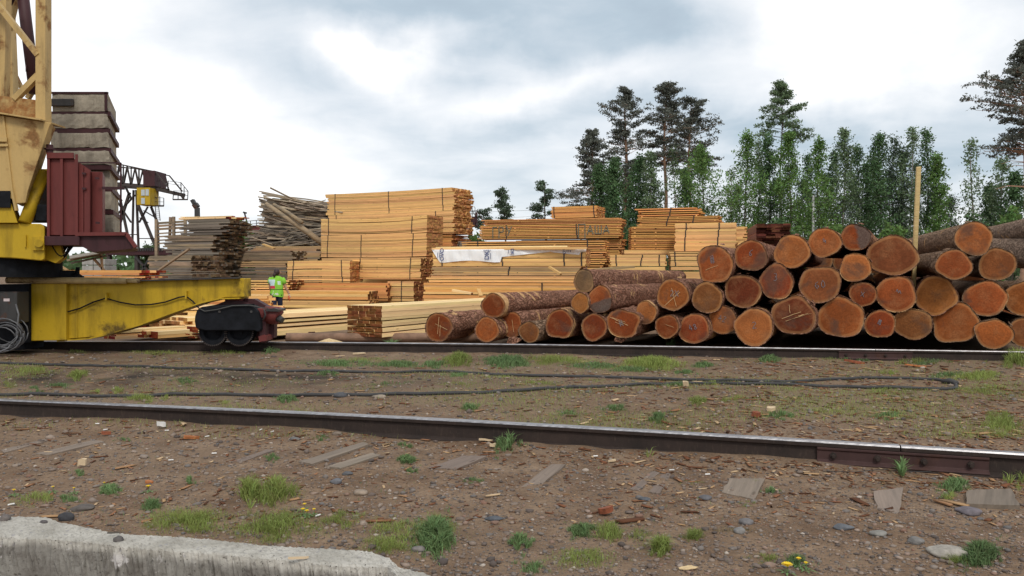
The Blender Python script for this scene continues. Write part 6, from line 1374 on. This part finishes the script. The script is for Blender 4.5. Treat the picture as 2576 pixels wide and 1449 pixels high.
# ------------------------------------------------------------------ single stones, litter, flowers
def stone(px, py, rx, h, label, c=(.2, .18, .16), z=None, group='single stones on the ground', cat='stone', name='stone', rough=.10):
    p = GP(px, py) if z is None else G(px, py, z); R = rx / F * p.y; b_ = bmesh.new(); bmesh.ops.create_icosphere(b_, subdivisions=3, radius=1)
    rs = random.Random(int(px)); ph = [rs.uniform(0, 6) for _ in range(4)]
    for v in b_.verts:
        s = 1 + rough * math.sin(v.co.x * 3 + ph[0]) + rough * .8 * math.sin(v.co.y * 4 + ph[1]) + rough * .6 * math.sin(v.co.z * 5 + v.co.x * 3 + ph[2]) + rs.uniform(-.03, .03); v.co = Vector((v.co.x * R * s, v.co.y * R * .75 * s, v.co.z * h * s))
    me = bpy.data.meshes.new(name); b_.to_mesh(me); b_.free(); me.polygons.foreach_set('use_smooth', [True] * len(me.polygons))
    me.materials.append(simple('stone_' + str(int(px)), c, .8, n=(25, .35), bump=.5)); return tag(link(name, me, None, (p.x, p.y, p.z + h * .4)), label, cat, group)
for a in [(298, 1362, 14, .016, 'small dark round pebble lying on top of the concrete kerb', (.09, .08, .075), .20), (13, 1309, 14, .018, 'dark pebble on the kerb at the far left', (.13, .11, .10), .20), (110, 1316, 9, .010, 'tiny dark pebble beside the far edge of the kerb top', (.08, .07, .07), .20)]:
    stone(a[0], a[1], a[2], a[3], a[4], a[5], a[6])
for a in [(2385, 1396, 46, .028, 'large pale boulder half sunk in the dirt at lower right', (.30, .27, .23)), (2122, 1328, 26, .012, 'flat blue-grey stone in the right foreground', (.10, .105, .115)), (1878, 1318, 18, .02, 'rounded grey stone left of the flat blue-grey one', (.14, .13, .13)), (1860, 1340, 14, .02, 'light grey egg-shaped stone near the rounded grey stone', (.19, .18, .17)),
          (845, 1214, 16, .018, 'blue-grey flat stone below the raised double planks', (.12, .12, .13)), (875, 1193, 14, .012, 'dark slate pebble just above the blue-grey flat stone', (.08, .08, .085)), (742, 1106, 14, .014, 'grey stone right below the near rail', (.12, .115, .11)), (848, 1093, 12, .018, 'brownish stone close to the rail web', (.17, .13, .10)), (855, 998, 20, .03, 'dark stone beside the lower run of the cable', (.06, .06, .065)), (953, 1000, 18, .02, 'tan flat stone beside the dark one by the cable', (.25, .2, .15)), (598, 1035, 16, .02, 'small grey stone touching the near rail top side', (.13, .12, .11)),
          (168, 1308, 18, .03, 'black angular stone at the foot of the kerb', (.04, .04, .045)), (210, 1280, 30, .014, 'flat dark brown stone before the kerb', (.09, .075, .065)), (908, 1243, 18, .02, 'tan flat stone in the middle foreground', (.26, .20, .15)), (1242, 1306, 22, .01, 'thin slate-blue stone right of the feathery weed', (.07, .075, .085)), (1052, 1385, 18, .016, 'grey pebble between weed and kerb end', (.17, .15, .14)), (1622, 1258, 16, .012, 'dark blue-grey pebble under the split sleeper', (.07, .075, .085)), (2440, 1290, 32, .02, 'flat purple-grey stone below the thick sleeper end', (.13, .11, .12)), (2306, 1366, 20, .02, 'grey stone at the right of the bottom edge', (.16, .15, .14)), (1775, 1255, 18, .014, 'dull slate stone near the square sleeper', (.10, .095, .10)), (2210, 1346, 20, .016, 'pale stone near the boulder', (.2, .19, .17)), (648, 1225 + 90, 10, .01, 'rusty brown pebble by the grass', (.14, .08, .05))]:
    stone(*a[:4], a[4], a[5])
def chip(px, py, L, w, h, ang, label, mat, cat, name, z=None, n=7, grp=None):
    p = GP(px, py) if z is None else G(px, py, z); rs = random.Random(int(px * 3 + py)); m_ = MB(); pts = []
    for i in range(n): t = 6.283 * i / n; pts.append(Vector((math.cos(t) * L / 2 * rs.uniform(.75, 1.1), math.sin(t) * w / 2 * rs.uniform(.6, 1.1), rs.uniform(0, h * .5))))
    m_.prism(pts, (0, 0, h)); o = link(name, m_.mesh(name, mat), None, p + Vector((0, 0, .004))); o.rotation_euler = (rs.uniform(-.25, .25), rs.uniform(-.2, .2), ang); return tag(o, label, cat, grp)
mr = simple('red_bark_chip', (.24, .07, .03), .9, n=(30, .4)); mw = simple('crumpled_paper', (.62, .60, .56), .9); mo = simple('orange_bark', (.42, .15, .05), .85, n=(20, .4)); mp = simple('pale_chip', (.58, .44, .28), .9)
chip(1525, 1296, .085, .05, .03, .2, 'rust-red lump of bark in the centre foreground', mr, 'bark', 'bark_lump'); chip(2305, 924, .34, .10, .02, .15, 'long orange strip of bark behind the cable loop', mo, 'bark', 'bark_strip', n=9); chip(2150, 915, .30, .12, .03, -.3, 'dark red flake of bark left of the long orange strip', mr, 'bark', 'bark_flake'); chip(1900, 1050, .10, .07, .04, .7, 'reddish bark flake between the rails', mr, 'bark', 'bark_flake')
chip(1940, 1035, .10, .06, .03, .1, 'light curled bark piece near the reddish flake', mp, 'bark', 'bark_flake'); chip(405, 1076, .07, .05, .035, .3, 'crumpled white paper scrap near the near rail', mw, 'litter', 'paper_scrap'); chip(207, 1176, .06, .045, .04, .9, 'cream wood chip standing above a dark weed', mp, 'wood chip', 'wood_chip', n=5)
chip(1222, 1112, .14, .05, .015, .5, 'pale curled bark scraps beside the near rail', mp, 'bark', 'bark_scrap'); chip(1240, 1126, .09, .05, .02, 1.2, 'second smaller pale bark scrap beside the near rail', mp, 'bark', 'bark_scrap'); chip(265, 1097, .07, .04, .025, .2, 'dark red bark crumb on the left', mr, 'bark', 'bark_flake'); chip(482, 1106, .16, .03, .02, .9, 'orange splinter of wood pointing up at the left', mo, 'splinter', 'wood_splinter', n=5); chip(1725, 973, .07, .05, .05, .2, 'pale bark piece leaning on the cable', mp, 'bark', 'bark_flake')
chip(905, 892, .22, .06, .02, .35, 'small fresh wood chip on the gravel beyond the cable', mp, 'wood chip', 'wood_chip'); chip(750, 1410, .075, .018, .008, .5, 'brown speckled bark sliver lying on the concrete kerb', mp, 'bark', 'bark_sliver', z=.205); chip(285, 1345, .06, .007, .006, .15, 'thin twig lying on the concrete kerb', simple('twig', (.1, .085, .07), .9), 'twig', 'twig', z=.205)
chip(1540, 1163, .07, .035, .012, .1, 'peeling tan bark flake beneath the near rail', mp, 'bark', 'bark_flake'); chip(375, 1217, .05, .03, .012, .4, 'orange-brown bark flake above the yellow flower', mo, 'bark', 'bark_flake')
sdp = chip(1730, 1432, .085, .06, .003, .1, 'round patch of sawdust with a stone in it at the bottom', M['sawdust'], 'sawdust', 'sawdust_patch', n=14)
BUTT = ['just right of the crumpled paper scrap', 'left of the dark red bark crumb, upper one', 'right above the dark red bark crumb', 'between the faint sleeper strip and the orange splinter', 'upper one of two below the middle of the near rail', 'lower one of two below the middle of the near rail', 'beside the tip of the orange splinter', 'next to the dandelion cluster',
 'below the orange splinter', 'at the far left near the kerb', 'above the square grey sleeper, left one', 'above the dusty blurred sleeper', 'above the square grey sleeper, right one', 'close to the kerb by its speckled bark sliver']
mbutt = simple('cigarette_paper', (.75, .73, .70), .8)
for i, (px, py, a) in enumerate([(420, 1085, .1), (245, 1068, .0), (265, 1083, .9), (539, 1143, .2), (656, 1083, 1.4), (685, 1088, 1.2), (521, 1100, .8), (800, 1300, 1.0), (430, 1160, .2), (28, 1272, .9), (1690, 1185, .1), (1498, 1150, .3), (1780, 1196, .2), (757, 1385, .3)]):
    p = GP(px, py, .008); m_ = MB(); d = Vector((math.cos(a), math.sin(a), 0)) * .016; m_.tube([p - d, p + d], .0042, 8)
    tag(m_.build('cigarette_butt', mbutt), 'white cigarette butt ' + BUTT[i], 'cigarette butt', 'cigarette butts dropped in the dirt')
M['petal'] = simple('dandelion_petals', (.80, .56, .01), .7, n=(30, .2)); M['stem'] = M['weed']
DN = [(35, 1240, .010, 'yellow dandelion at the far left above the kerb'), (133, 1232, .009, 'small dandelion left of the pair on the left'), (186, 1235, .008, 'tiny dandelion between the left pair and the dark weed'), (262, 1221, .008, 'small dandelion above the dark weed tuft on the left'), (373, 1231, .014, 'bright dandelion standing alone on bare dirt at the left'), (766, 1277, .010, 'topmost dandelion of the cluster in the middle foreground'), (762, 1290, .012, 'left low dandelion of the cluster in the middle foreground'), (772, 1294, .011, 'right low dandelion of the cluster in the middle foreground'), (790, 1290, .009, 'pale dandelion at the right of the middle cluster'), (1980, 1435, .022, 'largest dandelion fully open at the bottom right'), (2009, 1418, .011, 'half-open dandelion right above the largest one'), (2027, 1429, .009, 'small dandelion at the right of the largest one')]
for px, py, r, lab in DN:
    p = GP(px, py + 8); h = .035; rt = thing('dandelion', lab, 'flower', tuple(p), 0, 'yellow dandelions in the foreground'); m_ = MB()
    for q in range(26):
        a = 6.283 * q / 26 + (q % 2) * .1; rr_ = r * (1 if q % 2 else .72); d = Vector((math.cos(a), math.sin(a), .25 + (.35 if q % 2 == 0 else 0))); s = Vector((-math.sin(a), math.cos(a), 0)) * r * .16
        m_.add([Vector((0, 0, h)) - s * .4, Vector((0, 0, h)) + s * .4, Vector((0, 0, h)) + d * rr_ + s, Vector((0, 0, h)) + d * rr_ * 1.1 - s], [(0, 1, 2, 3)])
    m_.tube([(0, 0, h - .003), (0, 0, h + r * .35)], r * .35, 8); link('flower_head', m_.mesh('flower_head', M['petal']), rt)
    link('stem', MB().tube([(0, 0, 0), (.003, 0, h)], .0018, 5).mesh('stem', M['weed']), rt); lf = MB()
    for q in range(7):
        a = 6.283 * q / 7 + px; d = Vector((math.cos(a), math.sin(a), 0)); s = Vector((-math.sin(a), math.cos(a), 0)) * .006; L_ = .035 + .01 * (q % 3)
        lf.add([d * .002, d * L_ * .5 + s + Vector((0, 0, .010)), d * L_ + Vector((0, 0, .005)), d * L_ * .5 - s + Vector((0, 0, .010))], [(0, 1, 2, 3)])
    link('leaf', lf.mesh('leaf', M['weed']), rt)
# thin wire along the fishplate
wr = MB(); wr.tube([GP(x, y, .012) for x, y in [(2070, 1190), (2150, 1192), (2220, 1185), (2300, 1192), (2400, 1188), (2470, 1196), (2560, 1190)]], .0022, 5)
tag(wr.build('wire', M['dgrey'], smooth=True), 'thin wire trailing in the dirt along the bolted rail joint', 'wire')
# ------------------------------------------------------------------ the walking woman (seen from behind)
PY = 26.6
pxm = F / PY
fo = W(692, 0, PY); gz0 = gh(fo.x, PY)
HT = W(687, 679, PY).z - gz0
person = thing('person', 'woman in bright green patterned T-shirt and dark trousers walking among timber stacks', 'person', (fo.x, PY, gz0))
S = HT / 1.65
M['skin'] = simple('skin', (.44, .22, .14), .6, n=(8, .08), bump=.02); M['hair'] = simple('dark_hair', (.035, .015, .012), .6, n=(40, .4)); M['jeans'] = simple('dark_blue_trousers', (.010, .014, .038), .9, n=(8, .3)); M['glove'] = simple('white_work_glove', (.6, .56, .5), .9)
M['shoe'] = simple('dark_shoes', (.02, .02, .02), .6); M['orange_item'] = simple('orange_plastic', (.55, .10, .02), .5)
def skinned(name, joints, edges, mat, root_i=0, sub=2, parent=person):
    me = bpy.data.meshes.new(name); me.from_pydata([tuple(Vector(j[:3]) * S) for j in joints], [], edges) if False else me.from_pydata([tuple(Vector(j[:3]) * S) for j in joints], edges, [])
    o = link(name, me); sk = o.modifiers.new('s', 'SKIN'); sk.use_smooth_shade = True
    for i, j in enumerate(joints): d = me.skin_vertices[0].data[i]; d.radius = (j[3] * S, (j[4] if len(j) > 4 else j[3]) * S); d.use_root = (i == root_i)
    sb = o.modifiers.new('u', 'SUBSURF'); sb.levels = sub; sb.render_levels = sub
    dg = bpy.context.evaluated_depsgraph_get(); dg.update(); m2 = bpy.data.meshes.new_from_object(o.evaluated_get(dg)); m2.name = name
    bpy.data.objects.remove(o); m2.materials.clear(); m2.materials.append(M[mat]); m2.polygons.foreach_set('use_smooth', [True] * len(m2.polygons)); return link(name, m2, parent)
# x right in the photo, y away from the camera, z up; walking away to the left, right arm swung out to the right
J = [(0, 0, .90, .15, .12), (0, .01, 1.08, .155, .115), (-.01, .01, 1.28, .165, .115), (-.01, 0, 1.38, .13, .09), (0, 0, 1.44, .055), (.01, .01, 1.50, .05), (.015, .02, 1.555, .085, .10), (.015, .02, 1.60, .075, .085),
     (.19, .0, 1.34, .062), (.27, .03, 1.10, .050), (.36, .06, .90, .036), (.395, .06, .84, .032), (-.20, .02, 1.34, .062), (-.25, .06, 1.10, .048), (-.23, .16, .90, .036), (-.22, .18, .84, .030),
     (.085, 0, .80, .105), (.10, .04, .46, .068), (.12, .02, .10, .046), (.12, .08, .03, .035), (-.085, 0, .80, .105), (-.06, -.10, .46, .066), (.0, -.20, .12, .045), (.0, -.14, .04, .035)]
E_ = [(0, 1), (1, 2), (2, 3), (3, 4), (4, 5), (5, 6), (6, 7), (3, 8), (8, 9), (9, 10), (10, 11), (3, 12), (12, 13), (13, 14), (14, 15), (0, 16), (16, 17), (17, 18), (18, 19), (0, 20), (20, 21), (21, 22), (22, 23)]
skinned('body', J, E_, 'skin')
tro = [(0, 0, .90, .165, .135), (.088, 0, .80, .118), (.10, .04, .46, .080), (.12, .02, .10, .062), (-.088, 0, .80, .118), (-.06, -.10, .46, .078), (.0, -.20, .13, .06)]
skinned('trousers', tro, [(0, 1), (1, 2), (2, 3), (0, 4), (4, 5), (5, 6)], 'jeans')
for p in ((.12, .05, .03), (.0, -.16, .04)):
    m_ = MB(); m_.tube([Vector((p[0], p[1] - .10, p[2])) * S, Vector((p[0], p[1], p[2] + .01)) * S, Vector((p[0], p[1] + .13, p[2] - .005)) * S], [.04 * S, .05 * S, .035 * S], 10); link('shoe', m_.mesh('shoe', M['shoe'], True), person)
# T-shirt: loose lathe body with sleeves, printed blocks
k = NM('green_patterned_shirt', .85, spec=.1); v_ = k.vec(); s_ = k.n('ShaderNodeSeparateXYZ'); k.l(v_, s_.inputs[0]); n_ = k.noise(v_, 9, 3, .5)
def bx_(x0, x1, z0, z1):
    xx = k.m('ADD', s_.outputs[0], k.m('MULTIPLY', k.m('SUBTRACT', n_, .5), .06)); zz = s_.outputs[2]
    return k.m('MULTIPLY', k.m('MULTIPLY', k.m('GREATER_THAN', xx, x0 * S), k.m('LESS_THAN', xx, x1 * S)), k.m('MULTIPLY', k.m('GREATER_THAN', zz, z0 * S), k.m('LESS_THAN', zz, z1 * S)))
cl_ = k.mix(k.rng(k.noise(v_, 5, 4, .6), .3, .7), (.20, .50, .045), (.30, .62, .08)); cl_ = k.mix(bx_(-.25, -.03, 1.13, 1.33), cl_, (.55, .70, .72)); cl_ = k.mix(bx_(-.20, -.01, 1.03, 1.125), cl_, (.62, .06, .10)); cl_ = k.mix(bx_(.06, .16, 1.16, 1.28), cl_, (.60, .72, .62)); cl_ = k.mix(k.m('MULTIPLY', bx_(-.15, .10, .82, .96), k.rng(n_, .5, .55)), cl_, (.62, .62, .55)); cl_ = k.mix(bx_(-.4, .4, .990, 1.012), cl_, (.02, .03, .015))
k.col(cl_); k.bump(k.noise(k.vec((1, 1, .35)), 8, 4, .6), .6, .03); M['shirt'] = k.mat
m_ = MB(); prof_ = [(1.455, .075, .065), (1.43, .125, .085), (1.39, .20, .105), (1.34, .225, .125), (1.24, .215, .145), (1.12, .21, .15), (1.01, .205, .15), (.99, .205, .148), (.90, .225, .165), (.80, .225, .17), (.765, .222, .168)]
n = 28
for z, rx, ry in prof_:
    for q in range(n): a = 6.2832 * q / n; w_ = 1 + (.03 * math.sin(5 * a + z * 20) if z < 1.2 else 0); m_.v.append(((rx * w_ * math.cos(a) - .005) * S, ry * w_ * math.sin(a) * S, (z + .015 * math.sin(a * 3) * (z < .8)) * S))
for i in range(len(prof_) - 1):
    for q in range(n): a = i * n + q; b = i * n + (q + 1) % n; m_.f.append((a, b, b + n, a + n)); m_.m.append(0)
m_.tube([Vector((.16, 0, 1.37)) * S, Vector((.215, .01, 1.28)) * S, Vector((.245, .02, 1.19)) * S], [.085 * S, .088 * S, .078 * S], 14); m_.tube([Vector((-.17, 0, 1.37)) * S, Vector((-.22, .02, 1.28)) * S, Vector((-.245, .04, 1.20)) * S], [.085 * S, .088 * S, .076 * S], 14)
link('shirt', m_.mesh('shirt', M['shirt'], True), person)
# hair: rounded cap drawn back into a tail, ear and cheek showing on the right
b_ = bmesh.new(); bmesh.ops.create_uvsphere(b_, u_segments=20, v_segments=14, radius=1)
for v in b_.verts:
    r_ = 1 + .04 * math.sin(v.co.x * 9) + .03 * math.sin(v.co.z * 11); x_ = v.co.x; fz = .55 if v.co.y > .3 and v.co.z < .3 else 1
    v.co = Vector(((x_ * .098 * r_ - .004) * S, (v.co.y * .112 * fz * r_ + .005) * S, (v.co.z * .118 * r_ + 1.575) * S))
hm = bpy.data.meshes.new('hair'); b_.to_mesh(hm); b_.free(); hm.polygons.foreach_set('use_smooth', [True] * len(hm.polygons)); hm.materials.append(M['hair']); hr = link('hair', hm, person)
link('hair_tail', MB().tube([Vector((-.03, -.10, 1.55)) * S, Vector((-.055, -.13, 1.47)) * S, Vector((-.05, -.115, 1.40)) * S], [.05 * S, .045 * S, .015 * S], 10, wob=.1).mesh('hair_tail', M['hair'], True), hr)
link('ear', MB().tube([Vector((.10, .01, 1.55)) * S, Vector((.115, .0, 1.57)) * S, Vector((.10, .0, 1.60)) * S], .014 * S, 6).mesh('ear', M['skin'], True), person)
link('nose', MB().tube([Vector((.085, .105, 1.585)) * S, Vector((.105, .135, 1.55)) * S, Vector((.09, .12, 1.54)) * S], [.008 * S, .015 * S, .010 * S], 6).mesh('nose', M['skin'], True), person)
gl = [(.395, .06, .85, .034, .022), (.405, .065, .80, .038, .020)]; skinned('glove', gl, [(0, 1)], 'glove')
hand = MB(); 
for i in range(4):
    x = .382 + i * .015; hand.tube([Vector((x, .05, .79)) * S, Vector((x + .004, .045, .755)) * S, Vector((x + .002, .06, .735 + .004 * abs(i - 1))) * S], [.009 * S, .0085 * S, .007 * S], 6)
hand.tube([Vector((.372, .05, .83)) * S, Vector((.362, .04, .80)) * S, Vector((.372, .035, .775)) * S], [.010 * S, .009 * S, .008 * S], 6)
link('glove_fingers', hand.mesh('glove_fingers', M['glove'], True), person)
hand = MB()
for i in range(4):
    x = -.235 + i * .014; hand.tube([Vector((x, .18, .83)) * S, Vector((x, .185, .79)) * S, Vector((x + .002, .20, .762)) * S], [.009 * S, .008 * S, .007 * S], 6)
link('fingers', hand.mesh('fingers', M['skin'], True), person)
it = MB(); it.tube([Vector((.385, .05, .80)) * S, Vector((.38, .04, .70)) * S, Vector((.41, .03, .62)) * S], [.030 * S, .034 * S, .012 * S], 8, wob=.1)
tag(link('held_item', it.mesh('held_item', M['orange_item'], True, 0), None, person.location), 'orange cloth-like item hanging from the walking woman\'s gloved hand', 'held item')
